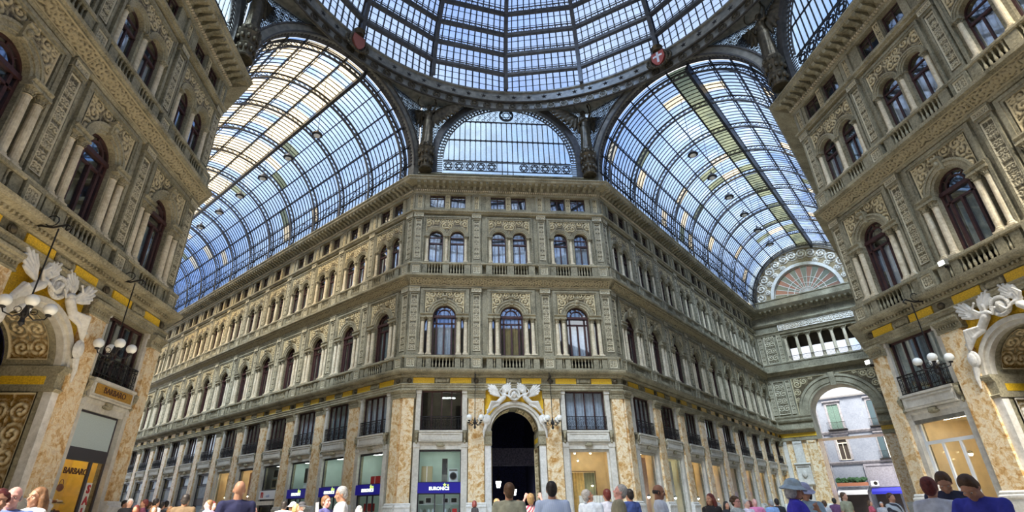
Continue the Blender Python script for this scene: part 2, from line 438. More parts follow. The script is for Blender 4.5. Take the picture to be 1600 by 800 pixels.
def keystone():
    m = MB(); m.add([(-0.13, -0.2, 15.45), (0.13, -0.2, 15.45), (0.2, -0.32, 16.1), (-0.2, -0.32, 16.1), (-0.13, 0.0, 15.45), (0.13, 0.0, 15.45), (0.2, 0, 16.1), (-0.2, 0, 16.1)],
                    [(0, 1, 2, 3), (0, 4, 5, 1), (1, 5, 6, 2), (2, 6, 7, 3), (3, 7, 4, 0)])
    m.tube([(-0.19, -0.3, 16.05), (0.19, -0.3, 16.05)], 0.08, 8); m.tube([(-0.13, -0.21, 15.5), (0.13, -0.21, 15.5)], 0.06, 8)
    m.ell((0, -0.3, 15.78), (0.1, 0.08, 0.14))
    return m
MESH['key'] = keystone().mesh('keystone', M_STONE2)
def archivolt1():
    m = MB()
    m.arch(0, 14.6, 0.84, 0.98, -0.06, 0.3); m.arch(0, 14.6, 0.98, 1.20, -0.12, 0.02); m.arch(0, 14.6, 1.18, 1.29, -0.17, 0.02)
    for sx in (-1, 1):
        a, b = sorted((sx*0.86, sx*1.78))
        m.prof([(0.25, 14.48), (-0.2, 14.48), (-0.2, 14.56), (-0.16, 14.58), (-0.26, 14.68), (-0.26, 14.74), (0.25, 14.74)], a, b)
    return m
def uframe(m, xo, xi, z0, zi, zo, y):
    m.slab([(-xo, z0), (-xi, z0), (-xi, zi), (xi, zi), (xi, z0), (xo, z0), (xo, zo), (-xo, zo)], [], y, 0.0)
def frame1():  # the moulded rectangle around the arch and its carved spandrels
    m = MB()
    uframe(m, 1.82, 1.62, 14.74, 16.56, 16.72, -0.16); uframe(m, 1.62, 1.52, 14.75, 16.46, 16.56, -0.11)
    for sx in (-1, 1):
        m.box(sx*1.82-0.06, sx*1.82+0.06, -0.14, 0, 11.55, 14.74)
    return m
MESH['arch1'] = archivolt1().mesh('archivolt', M_STONE2)
MESH['frame1'] = frame1().mesh('panel_moulding', M_STONE)
def archivolt2():
    m = MB()
    for sx in (-1, 1):
        m.arch(sx*0.84, 21.3, 0.55, 0.66, -0.06, 0.3, n=18); m.arch(sx*0.84, 21.3, 0.66, 0.79, -0.11, 0.02, n=18); m.arch(sx*0.84, 21.3, 0.77, 0.84, -0.15, 0.02, n=18)
    return m
def frame2():
    m = MB()
    uframe(m, 1.9, 1.78, 18.98, 22.98, 23.1, -0.15); uframe(m, 1.78, 1.68, 21.28, 22.86, 22.98, -0.1)
    return m
MESH['arch2'] = archivolt2().mesh('archivolt', M_STONE2)
MESH['frame2'] = frame2().mesh('panel_moulding', M_STONE)
# ground-floor pillar of ochre marble: plinth, shaft, capital
def pillar(wd, proj=0.32):
    h = wd/2
    a = MB().box(-h, h, -proj, 0.05, 1.95, 8.48).mesh('pillar_shaft', M_MARBLE)
    b = MB(); b.box(-h-0.1, h+0.1, -proj-0.12, 0.05, 0, 1.62)
    b.prof([(0.05, 1.62), (-proj-0.12, 1.62), (-proj-0.16, 1.68), (-proj-0.16, 1.76), (-proj-0.06, 1.8), (-proj-0.08, 1.88), (-proj, 1.95), (0.05, 1.95)], -h-0.1, h+0.1)
    b = b.mesh('plinth', M_WHITE)
    c = MB()
    c.prof([(0.05, 8.48), (-proj-0.03, 8.48), (-proj-0.05, 8.54), (-proj, 8.57), (-proj-0.02, 8.78), (-proj-0.12, 8.86), (-proj-0.12, 8.92), (-proj-0.2, 8.98), (-proj-0.2, 9.08), (0.05, 9.08)], -h-0.1, h+0.1)
    for i in range(int(wd/0.12)):
        x = -h+0.06+i*0.12*wd/(int(wd/0.12)*0.12); c.box(x, x+0.055, -proj-0.09, 0, 8.66, 8.77)
    c = c.mesh('capital', M_STONE2)
    return a, b, c
PIL = {'std': pillar(1.06), 'corner': pillar(0.78), 'far': pillar(1.0)}
# shop bay surround: side strips, lintel, balcony parapet panel with scroll brackets
def shop_frame():
    m = MB()
    for sx in (-1, 1):
        a, b = sorted((sx*1.38, sx*1.78)); m.box(a, b, -0.16, 0.1, 0, 5.45)
        m.box(a-0.03, b+0.03, -0.2, 0.1, 5.3, 5.5)
        a, b = sorted((sx*1.42, sx*1.74)); m.box(a, b, -0.14, 0.1, 6.4, 9.08)
        m.box(a-0.03, b+0.03, -0.2, 0.1, 8.85, 9.08)
    m.prof([(0.1, 5.17), (-0.12, 5.17), (-0.12, 5.42), (-0.2, 5.5), (-0.2, 5.6), (0.1, 5.6)], -1.8, 1.8)
    return m
def parapet():
    m = MB()
    m.prof([(0.1, 5.6), (-0.3, 5.62), (-0.34, 5.68), (-0.30, 5.72), (-0.30, 6.22), (-0.38, 6.26), (-0.38, 6.36), (0.1, 6.36)], -1.45, 1.45)
    m.slab(rect(-1.38, 1.38, 5.74, 6.2), [rect(-1.27, 1.27, 5.82, 6.12)], -0.34, -0.3)
    return m
def bracket_pair():
    m = MB()
    for sx in (-1, 1):
        x = sx*1.6
        m.tube([(x, -0.2, 6.25), (x, -0.32, 6.15), (x, -0.28, 5.95), (x, -0.16, 5.8), (x, -0.22, 5.62), (x, -0.12, 5.5)], [0.1, 0.11, 0.09, 0.07, 0.08, 0.05], 8)
        m.box(x-0.14, x+0.14, -0.3, 0.02, 6.25, 6.36)
    m.ell((0, -0.22, 5.42), (0.3, 0.12, 0.1)); m.box(-0.2, 0.2, -0.32, -0.1, 5.46, 5.58)
    return m
MESH['shop_frame'] = shop_frame().mesh('shop_surround', M_PALE)
MESH['parapet'] = parapet().mesh('balcony_parapet', M_PALE)
MESH['scroll'] = bracket_pair().mesh('scroll_brackets', M_STONE2)
# yellow frieze panels, cartouche and boss
def frieze_gold(w):
    m = MB()
    for a, b in ((-w/2+0.55, -0.55), (0.55, w/2-0.55)):
        m.box(a, b, -0.27, -0.2, 9.52, 9.90)
    return m
def cartouche():
    m = MB()
    m.ell((0, -0.26, 9.7), (0.42, 0.08, 0.15), nu=16); m.ell((-0.4, -0.27, 9.7), (0.1, 0.08, 0.18)); m.ell((0.4, -0.27, 9.7), (0.1, 0.08, 0.18))
    return m
MESH['cartouche'] = cartouche().mesh('cartouche', M_STONE2)
MESH['boss'] = MB().lathe([(0.17, 0), (0.17, 0.03), (0.13, 0.06), (0.15, 0.09), (0.06, 0.15), (0.01, 0.17)], n=12).mesh('boss', M_BRONZE)
# windows: frame (wood bars) + pane
def win_frame1():
    m = MB(); y0, y1 = 0.2, 0.32
    m.arch(0, 14.6, 0.76, 0.87, y0, y1, n=20)
    m.box(-0.87, -0.76, y0, y1, 11.55, 14.6); m.box(0.76, 0.87, y0, y1, 11.55, 14.6)
    m.box(-0.87, 0.87, y0-0.06, y1, 14.5, 14.68); m.box(-0.76, 0.76, y0, y1, 14.0, 14.1); m.box(-0.76, 0.76, y0, y1, 11.55, 11.7)
    m.box(-0.62, -0.5, y0, y1, 11.55, 14.5); m.box(0.5, 0.62, y0, y1, 11.55, 14.5); m.box(-0.055, 0.055, y0-0.02, y1, 11.55, 14.1)
    m.arch(0, 14.68, 0.42, 0.5, y0, y1, n=14)
    for a in (45, 90, 135):
        t = math.radians(a); m.bar((0.48*math.cos(t), 0.26, 14.68+0.48*math.sin(t)), (0.8*math.cos(t), 0.26, 14.64+0.8*math.sin(t)), 0.06, 0.05)
    for sx in (-1, 1):
        a, b = sorted((sx*1.22, sx*1.47)); m.slab(rect(a, b, 11.6, 14.42), [rect(a+0.05, b-0.05, 11.68, 14.34)], y0, y1)
    return m
def win_pane1():
    m = MB(); m.slab(arch_hole(0, 11.56, 14.6, 0.85), [], 0.27, 0.28)
    for sx in (-1, 1):
        a, b = sorted((sx*1.22, sx*1.47)); m.slab(rect(a, b, 11.6, 14.42), [], 0.27, 0.28)
    return m
MESH['w1f'] = win_frame1().mesh('window_frame', M_WOOD); MESH['w1p'] = win_pane1().mesh('pane', M_PANE)
def win_frame2(cx=0):
    m = MB(); y0, y1 = 0.2, 0.3
    m.arch(0, 21.3, 0.49, 0.57, y0, y1, n=16)
    for a, b in ((-0.57, -0.49), (0.49, 0.57), (-0.04, 0.04)): m.box(a, b, y0, y1, 19.0, 21.3 if abs(a) > 0.1 else 20.7)
    m.box(-0.57, 0.57, y0-0.03, y1, 20.68, 20.8); m.box(-0.5, 0.5, y0, y1, 21.22, 21.3); m.box(-0.5, 0.5, y0, y1, 19.0, 19.12)
    return m
MESH['w2f'] = win_frame2().mesh('window_frame', M_WOOD); MESH['w2p'] = MB().slab(arch_hole(0, 19.0, 21.3, 0.55), [], 0.25, 0.26).mesh('pane', M_PANE)
MESH['w3f'] = MB().slab(rect(-0.62, 0.62, 24.0, 25.18), [rect(-0.55, -0.03, 24.07, 24.85), rect(0.03, 0.55, 24.07, 24.85), rect(-0.55, -0.03, 24.9, 25.11), rect(0.03, 0.55, 24.9, 25.11)], 0.15, 0.22).mesh('window_frame', M_WOOD)
MESH['w3p'] = MB().slab(rect(-0.6, 0.6, 24.02, 25.16), [], 0.19, 0.2).mesh('pane', M_PANE)
def mezz_frame():
    hs = [rect(-1.31+0.675*i, -1.31+0.675*i+0.60, 6.5, 8.95) for i in range(4)]
    return MB().slab(rect(-1.39, 1.39, 6.4, 9.05), hs, 0.08, 0.2)
MESH['w4f'] = mezz_frame().mesh('window_frame', M_WOOD); MESH['w4p'] = MB().slab(rect(-1.37, 1.37, 6.42, 9.03), [], 0.14, 0.15).mesh('pane', M_PANE)
def railing():
    m = MB()
    for z in (6.42, 7.28): m.bar((-1.4, -0.2, z), (1.4, -0.2, z), 0.05, 0.05)
    m.bar((-1.4, -0.2, 6.6), (1.4, -0.2, 6.6), 0.03, 0.03); m.bar((-1.4, -0.2, 7.12), (1.4, -0.2, 7.12), 0.03, 0.03)
    for i in range(15): m.bar((-1.38+i*0.197, -0.2, 6.4), (-1.38+i*0.197, -0.2, 7.28), 0.022, 0.022)
    for i in range(7):
        cx = -1.2+i*0.4
        m.tube([(cx+0.15*math.cos(a), -0.2, 6.86+0.22*math.sin(a)) for a in [2*PI*k/12 for k in range(12)]], 0.014, 4, True)
        m.tube([(cx+0.07*math.cos(a), -0.2, 6.86+0.1*math.sin(a)) for a in [2*PI*k/8 for k in range(8)]], 0.012, 4, True)
    for sx in (-1, 1): m.bar((sx*1.4, -0.2, 6.4), (sx*1.4, 0.1, 6.4), 0.03, 0.03); m.bar((sx*1.4, -0.2, 7.28), (sx*1.4, 0.1, 7.28), 0.03, 0.03)
    return m
MESH['rail'] = railing().mesh('balcony_railing', M_RAIL)
def curtain(x0, x1, z0, z1, y):
    m = MB(); n = max(6, int((x1-x0)/0.06))
    b = [(x0+(x1-x0)*i/n, y+0.025*math.sin(i*1.9)) for i in range(n+1)]
    vs = [(x, yy, z) for x, yy in b for z in (z0, z1)] + [(x, yy+0.02, z) for x, yy in b for z in (z0, z1)]
    k = 2*(n+1)
    fs = [(2*i, 2*i+2, 2*i+3, 2*i+1) for i in range(n)] + [(k+2*i, k+2*i+1, k+2*i+3, k+2*i+2) for i in range(n)]
    return m.add(vs, fs)
CUR = {}
for nm, mm in (('a', M_CURTAIN), ('b', M_CURTAIN_BLUE), ('c', M_CURTAIN_OCHRE)):
    CUR['1'+nm] = curtain(-0.48, 0.48, 11.6, 13.98, 0.42).mesh('curtain', mm)
    CUR['2'+nm] = curtain(-0.5, 0.5, 19.05, 20.7, 0.42).mesh('curtain', mm)
    CUR['4'+nm] = curtain(-1.33, 1.33, 6.45, 8.98, 0.34).mesh('blind', mm)

WCOUNT = [0]
RAIL_LABELS = {}
def wplace(W, x, y, z):
    c, s_ = math.cos(W['rz']), math.sin(W['rz'])
    return (W['loc'][0] + c*x - s_*y, W['loc'][1] + s_*x + c*y, z)
def window(W, x, frame, pane, cur=None):
    WCOUNT[0] += 1
    o = obj('window_%d' % WCOUNT[0], MESH[frame], None, wplace(W, x, 0, 0), W['rz'])
    o['kind'] = 'structure'
    obj('pane', MESH[pane], o)
    if cur: obj('curtain', CUR[cur], o)
    return o

def make_wall(name, loc, rz, bays, pils, x0, x1, m0, m1, near=True, gold=True, portal=None, marble_dir=1):
    """a four-storey arcade front; bays = [(centre, left edge, right edge)], pils = pilaster centres"""
    W = dict(name=name, loc=loc, rz=rz)
    root = empty(name, loc, rz); root['kind'] = 'structure'
    W['root'] = root
    # masonry with openings
    m = MB()
    for i, (c, a, b) in enumerate(bays):
        gh = []
        if portal == i: gh.append(arch_hole(c, 0.02, 6.3, 1.65, 20))
        else: gh += [rect(c-1.4, c+1.4, 0.02, 5.17), rect(c-1.39, c+1.39, 6.4, 9.05)]
        m.slab(rect(a, b, 0, 9.1), gh, 0, 0.35)
        h = [arch_hole(c, 11.56, 14.6, 0.87), rect(c-1.47, c-1.22, 11.6, 14.42), rect(c+1.22, c+1.47, 11.6, 14.42)]
        for sx in (-1, 1):
            h.append(arch_hole(c+sx*0.84, 19.0, 21.3, 0.57, 12)); h.append(rect(c+sx*0.86-0.62, c+sx*0.86+0.62, 24.0, 25.18))
        h += [rect(c-0.84, c+0.84, 10.6, 11.29), rect(c-1.45, c-1.23, 10.6, 11.29), rect(c+1.23, c+1.45, 10.6, 11.29), rect(c-1.41, c-0.27, 17.86, 18.65), rect(c+0.27, c+1.41, 17.86, 18.65)]
        m.slab(rect(a, b, 9.1, 26.2), h, 0, 0.35)
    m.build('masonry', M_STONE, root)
    # the rooms behind the windows
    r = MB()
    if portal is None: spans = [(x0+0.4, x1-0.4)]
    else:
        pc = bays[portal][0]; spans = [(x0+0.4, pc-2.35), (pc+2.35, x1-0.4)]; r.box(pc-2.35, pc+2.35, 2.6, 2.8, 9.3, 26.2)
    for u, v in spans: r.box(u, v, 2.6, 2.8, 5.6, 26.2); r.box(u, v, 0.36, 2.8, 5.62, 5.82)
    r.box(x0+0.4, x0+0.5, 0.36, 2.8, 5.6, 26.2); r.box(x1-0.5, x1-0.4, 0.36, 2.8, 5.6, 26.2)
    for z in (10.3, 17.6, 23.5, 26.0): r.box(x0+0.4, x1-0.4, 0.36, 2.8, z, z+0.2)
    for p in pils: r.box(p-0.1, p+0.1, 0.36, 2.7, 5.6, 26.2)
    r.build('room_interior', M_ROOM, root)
    # running mouldings
    def run(nm, pr, mt=M_STONE2): return MB().prof(pr, x0, x1, m0, m1).build(nm, mt, root)
    run('architrave', [(0.1, 9.08), (-0.3, 9.08), (-0.3, 9.22), (-0.34, 9.24), (-0.34, 9.38), (-0.4, 9.42), (-0.4, 9.48), (0.1, 9.48)])
    run('frieze', [(0.1, 9.48), (-0.2, 9.48), (-0.2, 9.94), (0.1, 9.94)], M_STONE)
    run('ledge', [(0.1, 9.94), (-0.3, 9.94), (-0.33, 10.0), (-0.42, 10.02), (-0.42, 10.14), (-0.5, 10.17), (-0.74, 10.22), (-0.8, 10.32), (-0.82, 10.42), (-0.6, 10.47), (0.1, 10.5)])
    run('balustrade_base', [(0.1, 10.45), (-0.42, 10.45), (-0.42, 10.56), (-0.18, 10.58), (0.1, 10.58)], M_STONE)
    run('balustrade_rail', [(0.1, 11.3), (-0.4, 11.3), (-0.44, 11.35), (-0.44, 11.46), (-0.38, 11.5), (0.1, 11.56)])
    run('architrave', [(0.1, 16.8), (-0.14, 16.8), (-0.16, 16.9), (-0.2, 16.92), (-0.2, 16.98), (0.1, 16.98)])
    run('ledge', [(0.1, 16.96), (-0.12, 16.98), (-0.56, 17.48), (-0.6, 17.54), (-0.7, 17.58), (-0.72, 17.74), (-0.4, 17.8), (0.1, 17.8)])
    run('balustrade_rail', [(0.1, 18.66), (-0.38, 18.66), (-0.42, 18.72), (-0.42, 18.82), (-0.36, 18.86), (0.1, 18.95)])
    run('string_course', [(0.1, 23.32), (-0.2, 23.32), (-0.22, 23.42), (-0.34, 23.48), (-0.36, 23.6), (0.1, 23.66)])
    run('attic_lintel', [(0.1, 25.2), (-0.16, 25.2), (-0.18, 25.34), (-0.24, 25.38), (0.1, 25.38)])
    run('main_cornice', [(0.1, 25.38), (-0.2, 25.4), (-0.26, 25.52), (-0.3, 25.9), (-1.05, 25.92), (-1.15, 25.98), (-1.18, 26.12), (-1.28, 26.2), (-1.28, 26.28), (-0.4, 26.36), (0.1, 26.36)])
    run('parapet', [(0.3, 26.3), (-0.45, 26.3), (-0.45, 26.9), (-0.55, 26.94), (-0.55, 27.06), (0.3, 27.06)], M_STONE)
    dm = MB(); n = int((x1-x0)/0.2)
    for i in range(n):
        x = x0+0.05+i*0.2
        dm.box(x, x+0.1, -0.52, -0.3, 10.03, 10.13)
    dm.build('dentil_course', M_STONE2, root)
    dm = MB(); n = int((x1-x0)/0.17)
    for i in range(n):
        x = x0+0.04+i*0.17
        dm.box(x, x+0.09, -0.34, -0.2, 25.42, 25.52)
    dm.build('dentil_course', M_COLUMN, root)
    br = MB().prof([(-0.25, 25.56), (-0.5, 25.58), (-0.62, 25.7), (-1.0, 25.76), (-1.08, 25.92), (-0.25, 25.92)], -0.12, 0.12).mesh('cornice_bracket', M_STONE)
    n = int((x1-x0)/0.5); sp = (x1-x0)/n
    if near:
        for i in range(n): obj('cornice_bracket', br, root, (x0+sp*(i+0.5), 0, 0))
    else:
        lim = 60
        order = sorted(range(n), key=lambda i: -(x0+sp*i) if marble_dir < 0 else (x0+sp*i))
        for i in order[:lim]: obj('cornice_bracket', br, root, (x0+sp*(i+0.5), 0, 0))
        rest = MB()
        for i in order[lim:]:
            x = x0+sp*(i+0.5); rest.prof([(-0.25, 25.56), (-0.5, 25.58), (-0.62, 25.7), (-1.0, 25.76), (-1.08, 25.92), (-0.25, 25.92)], x-0.12, x+0.12)
        if rest.v: o = rest.build('cornice_bracket', M_STONE, root); o['kind'] = 'stuff'
    # bays
    for i, (c, a, b) in enumerate(bays):
        w = b-a
        key = 'fr%.1f' % w
        if key not in MESH:
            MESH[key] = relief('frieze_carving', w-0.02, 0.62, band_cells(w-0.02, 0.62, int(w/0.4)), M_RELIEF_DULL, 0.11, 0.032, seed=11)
            MESH['g'+key] = frieze_gold(w).mesh('gold_panels', M_GOLD)
        mid = (a+b)/2
        fo = obj('frieze_carving', MESH[key], root, (mid, -0.15, 17.0)); fo.rotation_euler = (math.radians(41), 0, 0)
        obj('gold_panels', MESH['g'+key], root, (c, 0, 0)); obj('cartouche', MESH['cartouche'], root, (c, 0, 0))
        obj('archivolt', MESH['arch1'], root, (c, 0, 0)); obj('panel_moulding', MESH['frame1'], root, (c, 0, 0)); obj('keystone', MESH['key'], root, (c, 0, 0))
        obj('spandrel_carving', MESH['spand1'], root, (c, -0.01, 14.7))
        for dx in (-1.58, -1.08, 1.08, 1.58):
            k = obj('column', MESH['column'], root, (c+dx, -0.04, 0)); obj('capital', MESH['column_capital'], k)
        obj('archivolt', MESH['arch2'], root, (c, 0, 0)); obj('panel_moulding', MESH['frame2'], root, (c, 0, 0)); obj('spandrel_carving', MESH['spand2'], root, (c, -0.01, 21.5))
        for dx in (-1.52, 0, 1.52):
            k = obj('colonnette', MESH['colonnette'], root, (c+dx, -0.03, 0)); obj('capital', MESH['colonnette_capital'], k)
        for dx in (-1.66, 0, 1.66):
            if dx == 0: obj('attic_carving', MESH['attrel'], root, (c+dx, -0.06, 23.8))
            m_ = MB().box(-0.2, 0.2, -0.05, 0, 23.66, 25.2)
            if 'attp' not in MESH: MESH['attp'] = m_.mesh('attic_pilaster', M_STONE2)
            obj('attic_pilaster', MESH['attp'], root, (c+dx, 0, 0))
        # balustrades
        for key2, zb, zt, xs, solid in (('bal1', 10.56, 11.3, BX1, ((-1.9, -1.46), (-1.22, -0.84), (0.84, 1.22), (1.46, 1.9))), ('bal2', 17.8, 18.66, BX2, ((-1.9, -1.42), (-0.26, 0.26), (1.42, 1.9)))):
            kk = key2+'s'
            if kk not in MESH:
                mm = MB()
                for p, q in solid: mm.box(p, q, -0.36, 0.02, zb, zt)
                mm.box(-1.9, 1.9, -0.4, 0.02, zb-0.02, zb+0.06)
                MESH[kk] = mm.mesh('balustrade', M_STONE)
            bo = obj('balustrade', MESH[kk], root, (c, 0, 0))
            if near:
                for x in xs: obj('baluster', MESH[key2], bo, (x, -0.3, 0))
            else: obj('baluster_row', MESH[key2+'j'], bo)
        # windows
        R = random.random
        cm = lambda p, ks: (random.choice(ks) if R() < p else None)
        window(W, c, 'w1f', 'w1p', cm(0.6, ('1a', '1b', '1c')))
        for sx in (-1, 1):
            window(W, c+sx*0.84, 'w2f', 'w2p', cm(0.7, ('2a', '2b', '2a')))
            window(W, c+sx*0.86, 'w3f', 'w3p')
        if portal != i:
            window(W, c, 'w4f', 'w4p', cm(0.6, ('4a', '4b')) if W['name'] not in ('wall_front', 'wall_right', 'wall_left') else ('4a' if i == 2 and name == 'wall_front' else '4b' if name == 'wall_right' else None))
            obj('shop_surround', MESH['shop_frame'], root, (c, 0, 0)); obj('balcony_parapet', MESH['parapet'], root, (c, 0, 0)); obj('scroll_brackets', MESH['scroll'], root, (c, 0, 0))
            ro = obj('balcony_railing', MESH['rail'], None, wplace(W, c, 0, 0), rz)
            lab, grp = RAIL_LABELS.get((name, i), (None, None))
            if lab is None: lab, grp = RAIL_LABELS[(name, None)]
            tag(ro, lab, 'railing', grp)
    for i, p in enumerate(pils):
        cor = (i == 0 and m0) or (i == len(pils)-1 and m1)
        a, b, c_ = PIL['corner' if cor else ('std' if near else 'far')]
        dx = 0
        k = obj('pillar', a, root, (p+dx, 0, 0)); obj('plinth', b, k); obj('capital', c_, k)
        if abs(p) < 50:
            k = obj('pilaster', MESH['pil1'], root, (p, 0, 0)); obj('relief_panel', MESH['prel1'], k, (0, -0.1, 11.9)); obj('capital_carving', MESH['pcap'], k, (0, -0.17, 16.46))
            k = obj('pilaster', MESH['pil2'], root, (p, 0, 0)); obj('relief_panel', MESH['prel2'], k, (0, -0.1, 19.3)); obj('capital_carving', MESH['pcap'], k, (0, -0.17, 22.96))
        for zb in (10.58, 17.86):
            pk = 'pb%.0f' % zb
            if pk not in MESH: MESH[pk] = MB().slab(rect(-0.42, 0.42, zb-0.04, zb+0.78), [rect(-0.3, 0.3, zb+0.06, zb+0.68)], -0.46, -0.36).box(-0.42, 0.42, -0.38, 0.02, zb-0.04, zb+0.78).mesh('pedestal', M_STONE)
            k = obj('pedestal', MESH[pk], root, (p, 0, 0)); obj('pedestal_carving', MESH['ped'], k, (0, -0.38, zb+0.07))
        o = obj('boss', MESH['boss'], root, (p, -0.24, 9.7)); o.rotation_euler = (PI/2, 0, 0)
        if 'attb' not in MESH: MESH['attb'] = MB().slab(rect(-0.36, 0.36, 23.66, 25.2), [rect(-0.17, 0.17, 23.85, 25.05)], -0.12, 0).mesh('attic_pilaster', M_STONE)
        k = obj('attic_pilaster', MESH['attb'], root, (p, 0, 0)); obj('attic_carving', MESH['attrel'], k, (0, -0.03, 23.8))
    return W

T = math.tan(PI/8)
bl, bb = 15.61, 15.38
LF = (-7.5-bl*S2, -bl*S2); RF = (7.5+bb*S2, -bb*S2)
def edges(cs, pils, lo, hi):
    out = []
    for i, c in enumerate(cs):
        a = lo if i == 0 else (cs[i-1]+c)/2; b = hi if i == len(cs)-1 else (cs[i+1]+c)/2
        out.append((c, a, b))
    return out
RAIL_LABELS.update({
    ('wall_front', 0): ('black iron balcony railing above the blue electronics shop sign on the front facade', None),
    ('wall_front', 2): ('black iron balcony railing in front of pale mezzanine window right of the dark portal', None),
    ('wall_left', 2): ('black iron balcony railing above the ochre shop sign panel on the near left building', None),
    ('wall_right', 0): ('black iron balcony railing in front of grey blinds on the near right building', None),
    ('wall_left', 0): ('black iron balcony railing at the near end of the left building', None),
    ('wall_right', 2): ('black iron balcony railing at the near end of the right building', None),
    ('wall_arcade_left', None): ('black iron balcony railing at a mezzanine window of the long left arcade', 'railings along the left arcade'),
    ('wall_arcade_right', None): ('black iron balcony railing at a mezzanine window of the long right arcade', 'railings along the right arcade'),
})
WF = make_wall('wall_front', (-7.5, 0, 0), 0, edges([2.63, 7.63, 12.62], None, 0, 15.25), [0.36, 5.0, 10.25, 14.89], 0, 15.25, T, T, portal=1)
WR = make_wall('wall_right', (RF[0], RF[1], 0), -PI/2, edges([2.4, 7.25, 12.1], None, 0, 14.5), [0.36, 4.75, 9.75, 14.1], 0, 14.5, T, T, portal=1)
WL = make_wall('wall_left', (LF[0], LF[1], 0), PI/2, edges([-12.1, -7.25, -2.4], None, -14.5, 0), [-14.1, -9.75, -4.75, -0.36], -14.5, 0, T, T, portal=1)
NL, NR = 14, 9
lc = [-(3.0+4.53*k) for k in range(NL)][::-1]; lp = [-(5.27+4.53*k) for k in range(NL)][::-1] + [-0.36]
LEND = -(5.27+4.53*(NL-1)+0.5)
WLW = make_wall('wall_arcade_left', (-7.5, 0, 0), -PI/4, edges(lc, None, LEND, 0), lp, LEND, 0, 0, T, near=False, marble_dir=-1)
rc = [3.05+4.6*k for k in range(NR)]; rp = [0.36] + [5.35+4.6*k for k in range(NR-1)] + [41.4]
WRW = make_wall('wall_arcade_right', (7.75, 0, 0), PI/4, edges(rc, None, 0, 41.8), rp, 0, 41.8, T, 0, near=False)
# ------------------------------------------------------------------ camera
FPX, PITCH, ROLL, YAW, CX, CD, PPX, PPY, CH = 804.8486, .4429, -.0111, .0755, -4.0939, 36.1764, 767.3031, 419.4271, 1.35
fwd = Vector((math.sin(YAW)*math.cos(PITCH), math.cos(YAW)*math.cos(PITCH), math.sin(PITCH)))
rgt = Vector((math.cos(YAW), -math.sin(YAW), 0)); upv = rgt.cross(fwd)
r2 = rgt*math.cos(ROLL) + upv*math.sin(ROLL); u2 = upv*math.cos(ROLL) - rgt*math.sin(ROLL)
CAMPOS = Vector((CX, -CD, CH))
def ray(x, y): return r2*((x-PPX)/FPX) - u2*((y-PPY)/FPX) + fwd
cd = bpy.data.cameras.new('camera'); co = bpy.data.objects.new('camera', cd); col.objects.link(co)
cd.sensor_width = 36; cd.lens = FPX/1600*36; cd.shift_x = (800-PPX)/1600; cd.shift_y = (PPY-400)/1600
cd.clip_end = 500; cd.clip_start = 0.1
Mx = Matrix((r2, u2, -fwd)).transposed().to_4x4(); Mx.translation = CAMPOS
co.matrix_world = Mx; scene.camera = co
# ------------------------------------------------------------------ light
w = bpy.data.worlds.new('sky'); scene.world = w; w.use_nodes = True
nt = w.node_tree
for n in list(nt.nodes): nt.nodes.remove(n)
def WN(t): return nt.nodes.new(t)
o_ = WN('ShaderNodeOutputWorld'); bg = WN('ShaderNodeBackground'); tc = WN('ShaderNodeTexCoord'); nz = WN('ShaderNodeTexNoise')
nz.inputs['Scale'].default_value = 2.2; nz.inputs['Detail'].default_value = 6
rp_ = WN('ShaderNodeValToRGB'); e = rp_.color_ramp.elements
e[0].position = 0.40; e[0].color = (0.26, 0.46, 0.90, 1); e[1].position = 0.60; e[1].color = (1.0, 1.0, 1.0, 1)
nt.links.new(tc.outputs['Generated'], nz.inputs['Vector']); nt.links.new(nz.outputs['Fac'], rp_.inputs['Fac'])
nt.links.new(rp_.outputs['Color'], bg.inputs['Color']); bg.inputs['Strength'].default_value = 1.15
nt.links.new(bg.outputs[0], o_.inputs['Surface'])
sl = bpy.data.lights.new('sun', 'SUN'); sl.energy = 14.0; sl.angle = math.radians(20); sl.color = (1.0, 0.92, 0.79)
so = bpy.data.objects.new('sun', sl); col.objects.link(so)
so.rotation_euler = Vector((-0.28, -0.60, 0.82)).to_track_quat('Z', 'Y').to_euler()
scene.view_settings.view_transform = 'Standard'; scene.view_settings.look = 'None'; scene.view_settings.gamma = 1.0
scene.view_settings.exposure = 0.40; scene.view_settings.use_curve_mapping = False
scene.cycles.max_bounces = 6; scene.cycles.diffuse_bounces = 4; scene.cycles.glossy_bounces = 3; scene.cycles.transmission_bounces = 4; scene.cycles.transparent_max_bounces = 12
scene.cycles.sample_clamp_indirect = 6.0
MB().box(-70, 60, -60, 90, -0.3, 0).build('floor', M_FLOOR)['kind'] = 'structure'
